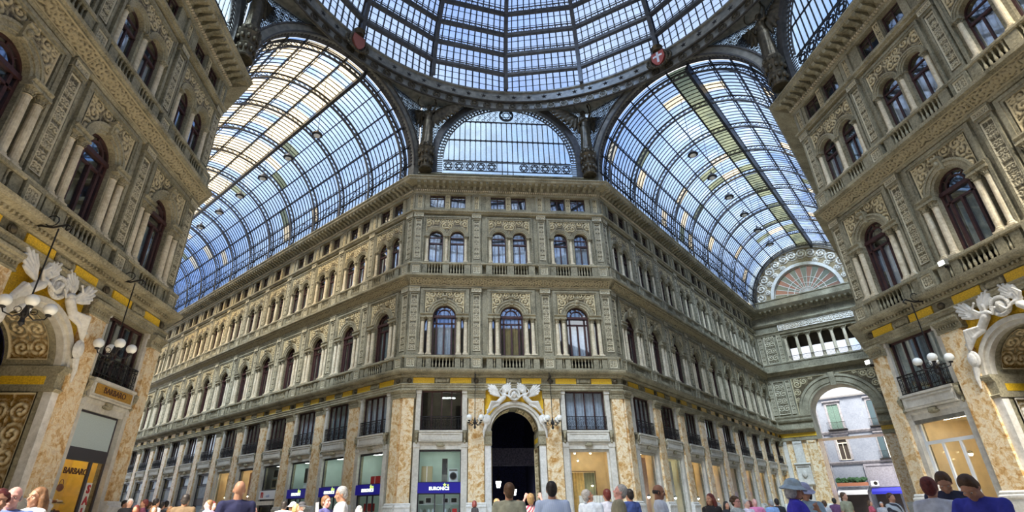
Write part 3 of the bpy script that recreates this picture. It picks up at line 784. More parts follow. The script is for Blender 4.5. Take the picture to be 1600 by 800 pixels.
# ------------------------------------------------------------------ glass vaults over the arms
def frame_from(p, q):
    """local frame whose x runs p->q; looking along local +y"""
    d = Vector((q[0]-p[0], q[1]-p[1])); return (p[0], p[1], 0), math.atan2(d.y, d.x), d.length
FL, FR = (-7.5, 0.0), (7.75, 0.0)
locL, rzL, wL_ = frame_from(LF, FL)
locR, rzR, wR_ = frame_from(FR, RF)
VR, VZ = 6.95, 27.4
def zigzag(m, f, n, w):
    """lattice between two curves; f(t, side) -> point"""
    for i in range(n):
        a, b = f(i/n, 0), f((i+1)/n, 1); c, d = f(i/n, 1), f((i+1)/n, 0)
        m.bar(a, b, w, w*0.7); m.bar(c, d, w, w*0.7)
def rib_mesh(cx, r0=6.62, r1=7.05):
    m = MB()
    m.arch(cx, VZ, r0-0.05, r0+0.03, -0.1, 0.1, n=36); m.arch(cx, VZ, r1-0.03, r1+0.05, -0.1, 0.1, n=36)
    zigzag(m, lambda t, s_: (cx+(r1 if s_ else r0)*math.cos(PI*t), 0, VZ+(r1 if s_ else r0)*math.sin(PI*t)), 44, 0.05)
    for sx in (-1, 1):
        for r in (r0, r1): m.box(min(cx+sx*r-0.04, cx+sx*r+0.04), max(cx+sx*r-0.04, cx+sx*r+0.04), -0.1, 0.1, 26.3, VZ)
        zigzag(m, lambda t, s_: (cx+sx*(r1 if s_ else r0), 0, 26.35+t*(VZ-26.35)), 3, 0.05)
    return m
def make_vault(nm, loc, rz, W, L, ys, far_side_warm):
    root = empty(nm, loc, rz); root['kind'] = 'structure'
    cx = W/2
    rib = rib_mesh(cx).mesh('arched_rib', M_IRON_MID)
    for y in ys: obj('arched_rib', rib, root, (0, y, 0))
    nseg = 12
    angs = [2.0+176.0*k/nseg for k in range(nseg+1)]
    # purlins
    for k, a in enumerate(angs):
        t = math.radians(a); m = MB()
        thick = 0.22 if k == 5 else 0.1
        p = lambda r, y: (cx+r*math.cos(t), y, VZ+r*math.sin(t))
        m.bar(p(6.98, 0), p(6.98, L), thick, 0.12, side=(-math.sin(t), 0, math.cos(t)))
        if k != 5: m.bar(p(6.72, 0), p(6.72, L), 0.05, 0.05)
        n = int(L/1.1)
        for i in range(n):
            if k != 5: m.bar(p(6.72, i*L/n), p(6.98, (i+1)*L/n if i % 2 else (i+1)*L/n), 0.03, 0.03)
        if k == 5: m.bar(p(6.55, 0), p(6.55, L), 0.26, 0.5, side=(-math.sin(t), 0, math.cos(t)))
        m.build('purlin', M_IRON, root)
    # glazing, one bay at a time, and its bars
    yy = [0.3]+list(ys)+[L]
    random.seed(hash(nm) % 1000 if False else len(nm))
    for i in range(len(yy)-1):
        y0, y1 = yy[i], yy[i+1]
        if y1-y0 < 0.3: continue
        G = {0: MB(), 1: MB(), 2: MB()}
        for k in range(nseg):
            a, b = math.radians(angs[k]), math.radians(angs[k+1]); am = (angs[k]+angs[k+1])/2
            n = 4; sub = 3
            for j in range(n):
                ya, yb = y0+(y1-y0)*j/n, y0+(y1-y0)*(j+1)/n
                u = random.random(); g = 0
                far = am > 100 if far_side_warm == 1 else am < 80
                if far_side_warm == 1 and 77 < am < 150: g = 1 if u < (0.8 if am < 125 else 0.5) else 0
                elif k == 5: g = 2 if u < (0.85 if far_side_warm == 2 else 0.2) else 0
                else: g = 1 if u < 0.05 else (2 if u > 0.97 else 0)
                for q in range(sub):
                    ta, tb = a+(b-a)*q/sub, a+(b-a)*(q+1)/sub
                    G[g].add([(cx+7.06*math.cos(ta), ya, VZ+7.06*math.sin(ta)), (cx+7.06*math.cos(ta), yb, VZ+7.06*math.sin(ta)),
                              (cx+7.06*math.cos(tb), yb, VZ+7.06*math.sin(tb)), (cx+7.06*math.cos(tb), ya, VZ+7.06*math.sin(tb))], [(0, 1, 2, 3)])
        for sx in (-1, 1):
            x = cx+sx*7.06*math.cos(math.radians(2)); G[0].add([(x, y0, 26.9), (x, y1, 26.9), (x, y1, VZ+0.25), (x, y0, VZ+0.25)], [(0, 1, 2, 3)])
        for g, mt in ((0, M_GLASS_VAULT), (1, M_GLASS_WARM), (2, M_GLASS_DIM)):
            if G[g].v: G[g].build('glazing', mt, root)
        m = MB(); n = max(2, int(round((y1-y0)/0.5)))
        for j in range(1, n):
            y = y0+(y1-y0)*j/n
            m.arch(cx, VZ, 7.0, 7.08, y-0.025, y+0.025, n=32)
            for sx in (-1, 1): m.box(cx+sx*7.04-0.03, cx+sx*7.04+0.03, y-0.025, y+0.025, 26.3, VZ)
        for sx in (-1, 1):   # braced feet between the ribs
            x = cx+sx*6.8
            m.bar((x, y0, 28.4), (x, y1, 28.4), 0.08, 0.08); m.bar((x, y0, 26.5), (x, (y0+y1)/2, 28.4), 0.05, 0.05); m.bar((x, (y0+y1)/2, 28.4), (x, y1, 26.5), 0.05, 0.05)
        m.build('glazing_bars', M_IRON, root)
    return root
ysL = [0.75+4.42*k for k in range(15)]
ysR = [0.9+4.5*k for k in range(10)]
make_vault('ceiling_left_vault', locL, rzL, wL_, 64.5, ysL, 1)
make_vault('ceiling_right_vault', locR, rzR, wR_, 41.9, ysR, 2)

# ------------------------------------------------------------------ great arches at the mouths of the arms, lunettes over the corner fronts
def lattice_spandrel(W, cx, cz, R, zt, x0, x1, z0):
    """openwork: rosettes on a diagonal grid, clipped by the arch"""
    m = MB(); s = 0.62
    ok = lambda x, z: x0 <= x <= x1 and z0 <= z <= zt and ((x-cx)**2+(z-cz)**2 > R*R if z > cz else abs(x-cx) > R)
    nx = int((x1-x0)/s)+2; nz = int((zt-z0)/s)+2
    for i in range(nx):
        for j in range(nz):
            x, z = x0+(i+0.5)*s, z0+(j+0.5)*s
            if not ok(x, z): continue
            m.arch(x, z, 0.21, 0.25, -0.03, 0.03, 0, 2*PI, n=12)
            m.arch(x, z, 0.06, 0.10, -0.03, 0.03, 0, 2*PI, n=6)
            for a in range(0, 360, 45):
                t = math.radians(a); r_ = 0.44 if a % 90 else 0.31
                m.bar((x+0.08*math.cos(t), 0, z+0.08*math.sin(t)), (x+r_*math.cos(t), 0, z+r_*math.sin(t)), 0.04, 0.025)
    for i in range(nx+1):
        x = x0+i*s
        za = [z0+0.1*k for k in range(int((zt-z0)/0.1)+1) if ok(x, z0+0.1*k)]
        if len(za) > 2: m.bar((x, 0, za[0]), (x, 0, za[-1]), 0.05, 0.035)
    for j in range(nz+1):
        z = z0+j*s
        for side in ((x0, cx), (cx, x1)):
            xa = [side[0]+0.1*k for k in range(int((side[1]-side[0])/0.1)+1) if ok(side[0]+0.1*k, z)]
            if len(xa) > 2: m.bar((xa[0], 0, z), (xa[-1], 0, z), 0.05, 0.035)
    return m
RINGZ = 35.0
def great_arch(nm, loc, rz, W):
    root = empty(nm, loc, rz); root['kind'] = 'structure'
    cx = W/2
    m = MB(); m.arch(cx, 27.55, 7.0, 7.62, -0.45, 0.25, n=48)
    for sx in (-1, 1):
        a, b = sorted((cx+sx*7.0, cx+sx*7.62)); m.box(a, b, -0.45, 0.25, 26.3, 27.55)
    m.build('arch_beam', M_IRON_LIGHT, root)
    m = MB(); m.arch(cx, 27.55, 7.56, 7.68, -0.55, -0.40, n=48); m.arch(cx, 27.55, 6.96, 7.06, -0.52, -0.40, n=48)
    m.arch(cx, 27.55, 6.98, 7.04, -0.1, 0.3, n=48)
    n = 70
    for i in range(n):
        t = PI*(i+0.5)/n; c, s_ = math.cos(t), math.sin(t)
        m.ell((cx+6.97*c, -0.1, 27.55+6.97*s_), (0.09, 0.14, 0.09), nu=6, nv=4)
    m.build('arch_moulding', M_IRON_MID, root)
    lattice_spandrel(W, cx, 27.55, 7.6, RINGZ-0.2, 0.05, W-0.05, 27.2).build('openwork_spandrel', M_IRON, root)
    # glass behind the openwork
    arc = [(cx+7.6*math.cos(PI-PI*k/24), 27.55+7.6*math.sin(PI-PI*k/24)) for k in range(25)]
    left = [(0.02, 27.0), (0.021, RINGZ+0.6), (cx, RINGZ+0.6)] + [p for p in arc[::-1] if p[0] <= cx+0.01][0:]
    g = MB()
    for sx in (0, 1):
        pts = [(0.02, 27.2), (0.02, RINGZ+0.4), (cx, RINGZ+0.4)] + [p for p in reversed(arc) if p[0] <= cx]
        pts = [(W-p[0], p[1]) for p in pts] if sx else pts
        g.slab(pts, [], 0.12, 0.13)
    g.build('spandrel_glazing', M_GLASS_LUN if 'left' not in nm else M_GLASS_WARM, root)
    return root
great_arch('trim_1', locL, rzL, wL_)
great_arch('trim_2', locR, rzR, wR_)
def hexagram(m, x, z, r, y, w=0.06):
    for k in (0, 1):
        P = [(x+r*math.cos(math.radians(90+60*k+120*i)), z+r*math.sin(math.radians(90+60*k+120*i))) for i in range(3)]
        for i in range(3): m.bar((P[i][0], y, P[i][1]), (P[(i+1) % 3][0], y, P[(i+1) % 3][1]), w, w)
    m.arch(x, z, r, r+0.05, y-0.03, y+0.03, 0, 2*PI, n=18)
def lunette(nm, W_, W):
    root = empty(nm, W_['loc'], W_['rz']); root['kind'] = 'structure'
    cx = {'wall_front': 7.67, 'wall_left': -7.25, 'wall_right': 7.25}[W_['name']]
    cz, R = 29.0, 6.6
    x0, x1 = (cx-W/2, cx+W/2)
    m = MB(); m.arch(cx, cz, R-0.55, R, -0.35, 0.2, n=40)
    for sx in (-1, 1):
        a, b = sorted((cx+sx*(R-0.55), cx+sx*R)); m.box(a, b, -0.35, 0.2, 26.9, cz)
    m.build('arch_beam', M_IRON_MID, root)
    m = MB(); n = 56   # beaded lace band inside the arch
    for i in range(n):
        t = PI*(i+0.5)/n; c, s_ = math.cos(t), math.sin(t)
        m.bar((cx+5.62*c, 0, cz+5.62*s_), (cx+6.05*c, 0, cz+6.05*s_), 0.06, 0.10); m.ell((cx+5.68*c, -0.05, cz+5.68*s_), (0.1, 0.06, 0.1), nu=6, nv=4)
    m.arch(cx, cz, 5.52, 5.6, -0.05, 0.05, n=40); m.arch(cx, cz, 5.80, 5.86, -0.04, 0.04, n=40)
    for sx in (-1, 1):
        for k in range(10): m.bar((cx+sx*5.6, 0, 27.1+k*0.2), (cx+sx*6.05, 0, 27.1+k*0.2), 0.05, 0.08)
    m.build('lace_band', M_IRON_MID, root)
    m = MB(); r = 5.55
    top = lambda x: cz+math.sqrt(max(0.01, r*r-(x-cx)**2))
    nb = 24; sp = 2*r/nb
    for i in range(1, nb):
        x = cx-r+sp*i; m.bar((x, 0, 28.75 if not (i in (11, 12, 13)) else 27.0), (x, 0, min(33.15, top(x))), 0.06, 0.07)
        for zz in (31.0, 33.1):
            if zz < top(x): m.box(x-sp/2, x+sp/2, -0.02, 0.02, zz-0.06, zz+0.06)
        for zz, d in ((28.9, 1), (30.85, -1), (31.15, 1), (32.95, -1)):     # rounded pane ends
            if zz < top(x)-0.2:
                for e in (-1, 1): m.bar((x, 0, zz+0.2*d*0), (x+e*0.001+e*sp*0.18, 0, zz-0.12*d), 0.05, 0.04)
    for zz in (28.75, 31.0, 33.1):
        h = math.sqrt(max(0, r*r-max(0, zz-cz)**2)); m.bar((cx-h, 0, zz), (cx+h, 0, zz), 0.08, 0.1)
    m.bar((cx-r, 0, 27.75), (cx+r, 0, 27.75), 0.07, 0.07); m.bar((cx-r, 0, 28.62), (cx+r, 0, 28.62), 0.04, 0.04)
    for i in range(12):                              # row of six-pointed stars in circles
        x = cx-r+0.45+i*0.93
        if i in (5, 6) : continue
        hexagram(m, x, 28.2, 0.36, 0)
        m.bar((x+0.465, 0, 27.75), (x+0.465, 0, 28.7), 0.05, 0.05)
    hexagram(m, cx, 33.95, 0.5, -0.05, 0.05); m.arch(cx, 33.95, 0.5, 0.66, -0.1, 0.05, 0, 2*PI, n=20)
    for i in range(-7, 8):                           # scrolls in the crown
        x = cx+i*0.5
        if abs(i) < 2: continue
        z0, zt = 33.15, top(x)
        if zt-z0 > 0.25:
            m.bar((x, 0, z0), (x, 0, zt), 0.035, 0.035)
            k = 0
            while z0+0.16+0.3*k < zt-0.1:
                m.arch(x+0.12*(1 if k % 2 else -1), z0+0.18+0.3*k, 0.09, 0.125, -0.02, 0.02, 0, 1.6*PI, n=8); k += 1
    m.build('glazing_bars', M_IRON, root)
    MB().slab([(cx-6.1, 26.9), (cx+6.1, 26.9)]+arcpts(cx, cz, 6.1, 0, PI, 28), [], 0.05, 0.06).build('glazing', M_GLASS_LUN, root)
    lattice_spandrel(W, cx, cz, R, RINGZ-0.1, x0+0.05, x1-0.05, 27.3).build('openwork_spandrel', M_IRON, root)
    g = MB(); arc = [(cx+R*math.cos(PI*k/24), cz+R*math.sin(PI*k/24)) for k in range(25)]
    for sx in (-1, 1):
        pts = [(cx+sx*W/2, 27.2), (cx+sx*W/2, RINGZ+0.4), (cx, RINGZ+0.4), (cx, cz+R)] + [(cx+sx*abs(p[0]-cx), p[1]) for p in arc[13:]] + [(cx+sx*R, 27.2)]
        g.slab(pts, [], 0.12, 0.13)
    g.build('spandrel_glazing', M_GLASS_LUN, root)
    return root
lunette('window_front_lunette', WF, 15.25); lunette('window_right_lunette', WR, 14.5); lunette('window_left_lunette', WL, 14.5)

# ------------------------------------------------------------------ the dome
DC = Vector((0.125, -18.3, 0)); DR, DZ = 17.8, 36.0
dome = empty('ceiling_dome', tuple(DC)); dome['kind'] = 'structure'
def az(k): return PI/2 - k*PI/8     # rib k: azimuth, rib 0 above the facing front
ELS = [math.radians(a) for a in (0, 6.8, 13.9, 20.6, 27.2, 34, 41, 48, 55, 62, 69, 76)]
def dp(a, el, r=DR): return Vector((r*math.cos(el)*math.cos(a), r*math.cos(el)*math.sin(a), DZ+r*math.sin(el)))
def rib_d():
    m = MB(); n = 24; els = [ELS[-1]*i/n for i in range(n+1)]
    for i in range(n):
        for (ra, rb, w) in ((17.05, 17.15, 0.34), (17.7, 17.8, 0.34)):
            p, q = dp(0, els[i], (ra+rb)/2), dp(0, els[i+1], (ra+rb)/2)
            m.bar(p, q, w, 0.1)
        p, q = dp(0, els[i], 17.4), dp(0, els[i+1], 17.4); m.bar(p, q, 0.09, 0.62)
    return m
rb = rib_d().mesh('dome_rib', M_IRON_MID)
for k in range(16):
    obj('dome_rib', rb, dome, (0, 0, 0), az(k))
def ring_d(el, k0):
    m = MB()
    for k in range(16):
        a, b = az(k), az(k+1)
        p, q = dp(a, el-0.012, 17.35), dp(b, el-0.012, 17.35); m.bar(p, q, 0.42, 0.20, side=(0, 0, 1) if False else None)
        p, q = dp(a, el-0.018, 17.2), dp(b, el-0.018, 17.2); m.bar(p, q, 0.24, 0.26, side=(0, 0, 1))
        p, q = dp(a, el+0.022, 17.55), dp(b, el+0.022, 17.55); m.bar(p, q, 0.07, 0.08)
        n = 14
        lo0, lo1 = dp(a, el-0.005, 17.4), dp(b, el-0.005, 17.4); hi0, hi1 = dp(a, el+0.022, 17.55), dp(b, el+0.022, 17.55)
        for i in range(n):
            m.bar(lo0.lerp(lo1, i/n), hi0.lerp(hi1, (i+0.5)/n), 0.04, 0.03); m.bar(hi0.lerp(hi1, (i+0.5)/n), lo0.lerp(lo1, (i+1)/n), 0.04, 0.03)
    return m
for el in ELS[1:]: ring_d(el, 0).build('dome_ring', M_IRON_MID, dome)
sec = MB(); bars = MB()
for i in range(len(ELS)-1):
    a, b = 0, -PI/8
    p = [dp(a, ELS[i], 17.75), dp(b, ELS[i], 17.75), dp(b, ELS[i+1], 17.75), dp(a, ELS[i+1], 17.75)]
    sec.add(p, [(0, 1, 2, 3)])
    n = 11
    for j in range(1, n): bars.bar(p[0].lerp(p[1], j/n)*1, p[3].lerp(p[2], j/n), 0.085, 0.12)
    for t in (0.33, 0.66): bars.bar(p[0].lerp(p[3], t), p[1].lerp(p[2], t), 0.04, 0.04)
sm = sec.mesh('glazing', M_GLASS_DOME); bm_ = bars.mesh('glazing_bars', M_IRON)
for k in range(16):
    obj('glazing', sm, dome, (0, 0, 0), az(k)); obj('glazing_bars', bm_, dome, (0, 0, 0), az(k))
# lantern on top
m = MB(); m.lathe([(4.4, 53.2), (4.4, 53.5), (4.2, 53.5), (4.2, 55.2), (4.5, 55.3), (2.2, 57.0), (0.2, 57.6)], n=16); m.build('lantern', M_GLASS_DOME, dome)
# drum ring with stars and roundels
ring = empty('trim_3', tuple(DC)); ring['kind'] = 'structure'
def annulus(m, pr, n=96):
    b = len(m.v); k = len(pr)
    for i in range(n):
        a = 2*PI*i/n
        for r, z in pr: m.v.append((r*math.cos(a), r*math.sin(a), z))
    for i in range(n):
        j = (i+1) % n
        for q in range(k): m.f.append((b+i*k+q, b+j*k+q, b+j*k+(q+1) % k, b+i*k+(q+1) % k))
annulus_m = MB(); annulus(annulus_m, [(17.75, 34.95), (17.55, 35.0), (17.55, 35.85), (17.4, 35.9), (17.4, 36.05), (18.3, 36.1), (18.3, 34.95)])
annulus_m.build('star_band', M_IRON_LIGHT, ring)
annulus_m = MB(); annulus(annulus_m, [(17.5, 34.86), (17.45, 34.92), (17.5, 34.98), (17.8, 34.98), (17.8, 34.86)])
annulus(annulus_m, [(17.6, 34.0), (17.55, 34.06), (17.6, 34.12), (17.75, 34.12), (17.75, 34.0)])
annulus_m.build('ring_moulding', M_IRON_MID, ring)
annulus_m = MB(); annulus(annulus_m, [(17.72, 34.0), (17.72, 34.95), (17.8, 34.95), (17.8, 34.0)])
annulus_m.build('roundel_band', M_IRON_LIGHT, ring)
def star():
    m = MB(); P = []
    for i in range(10):
        r = 0.27 if i % 2 == 0 else 0.11; t = PI/2+PI*i/5; P.append((r*math.cos(t), r*math.sin(t)))
    b = len(m.v); m.v += [(x, 0, z) for x, z in P]+[(0, -0.09, 0)]
    for i in range(10): m.f.append((b+i, b+(i+1) % 10, b+10))
    return m
sm = star().mesh('star', M_IRON)
for i in range(80):
    a = 2*PI*(i+0.5)/80; o = obj('star', sm, ring, (17.53*math.cos(a), 17.53*math.sin(a), 35.43)); o.rotation_euler = (0, 0, a-PI/2)
rd = MB(); rd.arch(0, 0, 0.26, 0.36, -0.08, 0, 0, 2*PI, n=18)
for a in range(0, 360, 45): rd.bar((0, -0.03, 0), (0.3*math.cos(math.radians(a)), -0.03, 0.3*math.sin(math.radians(a))), 0.05, 0.05)
rd.ell((0, -0.04, 0), (0.09, 0.06, 0.09), nu=8, nv=6)
rd = rd.mesh('roundel', M_BRONZE)
for i in range(96):
    a = 2*PI*(i+0.5)/96; o = obj('roundel', rd, ring, (17.7*math.cos(a), 17.7*math.sin(a), 34.48)); o.rotation_euler = (0, 0, a-PI/2)

# ------------------------------------------------------------------ far walls of the arms (sides turned away from this view)
def plain_wall(nm, loc, rz, x0, x1):
    root = empty(nm, loc, rz); root['kind'] = 'structure'
    m = MB(); m.box(x0, x1, 0, 0.5, 0, 26.2)
    m.build('masonry', M_STONE, root)
    m = MB(); m.prof([(0.1, 9.94), (-0.8, 10.3), (-0.8, 10.45), (0.1, 10.5)], x0, x1, T if x0 == 0 else 0, T if x1 == 0 else 0); m.prof([(0.1, 17.38), (-0.7, 17.6), (-0.7, 17.75), (0.1, 17.8)], x0, x1, T if x0 == 0 else 0, T if x1 == 0 else 0)
    m.prof([(0.1, 25.38), (-0.3, 25.5), (-1.15, 25.98), (-1.28, 26.28), (0.1, 26.36)], x0, x1, T if x0 == 0 else 0, T if x1 == 0 else 0); m.build('cornice', M_STONE2, root)
plain_wall('wall_arm_left', (LF[0], LF[1], 0), 3*PI/4, 0, 66)
plain_wall('wall_arm_right', (RF[0], RF[1], 0), -3*PI/4, -43, 0)

# ------------------------------------------------------------------ the fourth side of the crossing, behind the viewpoint
bw = empty('wall_back', (0, 0, 0)); bw['kind'] = 'structure'
def back_seg(p, q, nm, dz=0):
    d = Vector((q[0]-p[0], q[1]-p[1])); L = d.length; a = math.atan2(d.y, d.x)
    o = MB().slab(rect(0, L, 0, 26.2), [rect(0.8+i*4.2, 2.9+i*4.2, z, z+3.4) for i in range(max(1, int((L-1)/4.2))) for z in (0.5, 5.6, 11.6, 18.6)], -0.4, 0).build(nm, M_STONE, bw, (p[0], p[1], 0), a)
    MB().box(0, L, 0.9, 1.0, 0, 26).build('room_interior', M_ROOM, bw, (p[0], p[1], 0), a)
    MB().prof([(0.1, 25.4), (-0.3, 25.5), (-1.1, 25.95), (-1.25, 26.25), (0.1, 26.4)], 0, L).build('cornice', M_STONE2, bw, (p[0], p[1], 0), a)
LN, RN = (LF[0], LF[1]-14.5), (RF[0], RF[1]-14.5); BL, BR = (-7.6, -37.6), (7.6, -37.6)
back_seg(BR, BL, 'masonry')
back_seg((BL[0]-S2*30, BL[1]-S2*30), BL, 'masonry') ; back_seg(BR, (BR[0]+S2*30, BR[1]-S2*30), 'masonry')
back_seg(LN, (LN[0]-S2*30, LN[1]-S2*30), 'masonry'); back_seg((RN[0]+S2*30, RN[1]-S2*30), RN, 'masonry')
def back_glass(p, q):
    d = Vector((q[0]-p[0], q[1]-p[1])); L = d.length; a = math.atan2(d.y, d.x)
    MB().slab(rect(0, L, 26.2, 35.4), [], 0, 0.02).build('glazing', M_GLASS_VAULT, bw, (p[0], p[1], 0), a)
    m = MB()
    for i in range(25): m.bar((L*i/24, 0, 26.2), (L*i/24, 0, 35.4), 0.1, 0.1)
    for z in (28, 30.5, 33): m.bar((0, 0, z), (L, 0, z), 0.1, 0.1)
    m.arch(L/2, 27.5, 6.9, 7.5, -0.3, 0.2, n=32); m.build('glazing_bars', M_IRON, bw, (p[0], p[1], 0), a)
for p, q in ((LN, BL), (BL, BR), (BR, RN)): back_glass(q, p)
# ------------------------------------------------------------------ pendentive soffit between the round ring and the eight-sided opening
m = MB()
OCT = [(-7.5, 0), (7.75, 0), RF, (RF[0], RF[1]-14.5), (7.6, -37.6), (-7.6, -37.6), (LF[0], LF[1]-14.5), LF]
n = 96; b0 = len(m.v)
def octr(a):
    d = Vector((math.cos(a), math.sin(a))); best = 99
    for i in range(8):
        p = Vector(OCT[i])-Vector(DC[:2]); q = Vector(OCT[(i+1) % 8])-Vector(DC[:2]); e_ = q-p
        den = d.x*e_.y-d.y*e_.x
        if abs(den) < 1e-9: continue
        t = (p.x*e_.y-p.y*e_.x)/den; u = (p.x*d.y-p.y*d.x)/den
        if t > 0 and -0.001 <= u <= 1.001: best = min(best, t)
    return best
for i in range(n):
    a = 2*PI*i/n; r = max(17.8, octr(a)+0.3)
    for rr, z in ((17.7, 34.97), (r, 34.7), (r, 35.3), (17.7, 35.3)): m.v.append((DC.x+rr*math.cos(a), DC.y+rr*math.sin(a), z))
for i in range(n):
    j = (i+1) % n
    for q in range(4): m.f.append((i*4+q, j*4+q, j*4+(q+1) % 4, i*4+(q+1) % 4))
m.build('ceiling_pendentive', M_IRON_LIGHT)['kind'] = 'structure'

# ------------------------------------------------------------------ end front of the right arm
EL = Vector((7.75+41.8*S2, 41.8*S2, 0)); EW = 15.3; EC = 7.65
WE = dict(name='wall_end', loc=tuple(EL), rz=-PI/4)
we = empty('wall_end', tuple(EL), -PI/4); we['kind'] = 'structure'
m = MB()
arch_h = [(EC-3.3, 9.101), (EC+3.3, 9.101)] + arcpts(EC, 12.0, 3.3, 0, PI, 28)
m.slab(rect(0, EW, 9.1, 17.6), [arch_h], 0, 3.0, back=True)
m.slab(rect(0, EW, 17.6, 26.2), [rect(EC-4.05, EC+4.05, 18.85, 22.6)], 0, 2.2, back=True)
m.slab([(0, 26.2), (EW, 26.2), (EW, 27.4)]+arcpts(EC, 27.4, 7.3, 0, PI, 40)+[(0, 27.4)], [[(EC-3.95, 27.45)]+arcpts(EC, 27.45, 3.95, PI, 0, 28)[1:-1]+[(EC+3.95, 27.45)]], 0, 0.8, back=True)
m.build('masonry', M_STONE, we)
MB().slab(rect(0, EW, 0, 9.1), [rect(EC-3.3, EC+3.3, 0.02, 9.09)], 0, 3.0, back=True).build('marble_facing', M_MARBLE, we)
def erun(nm, pr, mt=M_STONE2, a=0, b=EW): return MB().prof(pr, a, b).build(nm, mt, we)
for a, b in ((0, EC-3.3), (EC+3.3, EW)):
    erun('architrave', [(0.1, 9.08), (-0.3, 9.08), (-0.34, 9.38), (-0.4, 9.48), (0.1, 9.48)], a=a, b=b)
    erun('frieze', [(0.1, 9.48), (-0.2, 9.48), (-0.2, 9.94), (0.1, 9.94)], M_GOLD, a=a, b=b)
    erun('ledge', [(0.1, 9.94), (-0.3, 9.94), (-0.42, 10.02), (-0.5, 10.17), (-0.8, 10.32), (-0.82, 10.45), (0.1, 10.5)], a=a, b=b)
    erun('impost', [(0.1, 11.3), (-0.2, 11.3), (-0.3, 11.5), (-0.3, 11.7), (-0.4, 11.9), (-0.4, 12.05), (0.1, 12.05)], a=a, b=b+0.0)
erun('ledge', [(0.1, 17.2), (-0.3, 17.25), (-0.6, 17.5), (-0.75, 17.6), (-0.75, 17.78), (0.1, 17.8)])
erun('balcony_front', [(0.1, 17.8), (-0.4, 17.8), (-0.4, 18.6), (-0.48, 18.64), (-0.48, 18.8), (0.1, 18.85)], M_STONE)
erun('string_course', [(0.1, 22.62), (-0.15, 22.62), (-0.2, 22.8), (-0.3, 22.95), (0.1, 23.0)])
erun('string_course', [(0.1, 23.95), (-0.15, 23.95), (-0.3, 24.2), (-0.3, 24.4), (0.1, 24.45)])
erun('main_cornice', [(0.1, 25.3), (-0.2, 25.35), (-0.3, 25.8), (-1.0, 25.9), (-1.18, 26.12), (-1.28, 26.28), (-0.5, 26.4), (-0.5, 27.3), (-0.6, 27.34), (-0.6, 27.44), (0.1, 27.46)])
ebr = MB().prof([(-0.25, 25.5), (-0.5, 25.5), (-0.62, 25.65), (-1.0, 25.72), (-1.08, 25.9), (-0.25, 25.9)], -0.13, 0.13).mesh('cornice_bracket', M_STONE2)
for i in range(24): obj('cornice_bracket', ebr, we, (0.4+i*0.63, 0, 0))
m = MB(); m.arch(EC, 12.0, 3.28, 3.55, -0.12, 0.1, n=32); m.arch(EC, 12.0, 3.55, 4.2, -0.2, 0.02, n=32); m.arch(EC, 12.0, 4.2, 4.45, -0.3, 0.02, n=32); m.box(EC-0.3, EC+0.3, -0.45, 0, 15.1, 16.7)
m.build('archivolt', M_STONE2, we)
m = MB(); m.arch(EC, 27.45, 3.95, 4.35, -0.25, 0.05, n=36); m.arch(EC, 27.4, 6.75, 7.3, -0.3, 0.05, n=44); m.arch(EC, 27.4, 6.5, 6.75, -0.15, 0.05, n=44)
m.build('archivolt', M_PALE, we)
obj('lunette_carving', relief('lunette_carving', 13.2, 6.7, [(x, z, r_, d_) for x, z, r_, d_ in
    [(5.6, 0.6, 0.7, 1), (5.3, 1.9, 0.75, -1), (4.7, 3.1, 0.75, 1), (3.8, 4.1, 0.75, -1), (2.8, 4.9, 0.7, 1), (1.7, 5.4, 0.7, -1), (0.6, 5.6, 0.75, 1), (4.6, 1.2, 0.45, 1), (4.1, 2.4, 0.45, -1), (3.1, 3.4, 0.45, 1), (2.0, 4.2, 0.4, -1)]],
    M_RELIEF_MARBLE, 0.35, 0.08, mask=lambda X, Z: (np.hypot(X, Z) > 4.35) & (np.hypot(X, Z) < 6.55), seed=21), we, (EC, -0.02, 27.45))
obj('swag_frieze', relief('swag_frieze', 9.0, 0.8, band_cells(9.0, 0.8, 12), M_RELIEF_MARBLE, 0.14, 0.045, seed=22), we, (EC, -0.05, 23.08))
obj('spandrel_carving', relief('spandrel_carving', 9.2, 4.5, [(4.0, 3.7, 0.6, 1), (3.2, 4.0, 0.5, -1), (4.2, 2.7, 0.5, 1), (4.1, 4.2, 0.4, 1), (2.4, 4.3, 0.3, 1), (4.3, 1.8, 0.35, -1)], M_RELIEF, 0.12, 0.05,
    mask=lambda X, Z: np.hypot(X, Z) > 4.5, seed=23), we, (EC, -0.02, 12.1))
p1 = relief('relief_panel', 1.3, 4.2, [(0.35, 0.7, 0.5, 1), (0.3, 1.7, 0.45, -1), (0.35, 2.6, 0.5, 1), (0.3, 3.5, 0.45, -1)], M_RELIEF_GREY, 0.12, 0.045, seed=24)
p2 = relief('relief_panel', 0.5, 4.2, strip_cells(0.5, 4.2), M_RELIEF_GREY, 0.1, 0.04, seed=25)
for x, me, z in ((1.5, p1, 12.3), (0.45, p2, 12.3), (2.6, p2, 12.3), (1.7, p1, 18.9), (0.55, p2, 18.9), (2.9, p2, 18.9)):
    for xx in (x, EW-x): obj('relief_panel', me, we, (xx, -0.05, z))
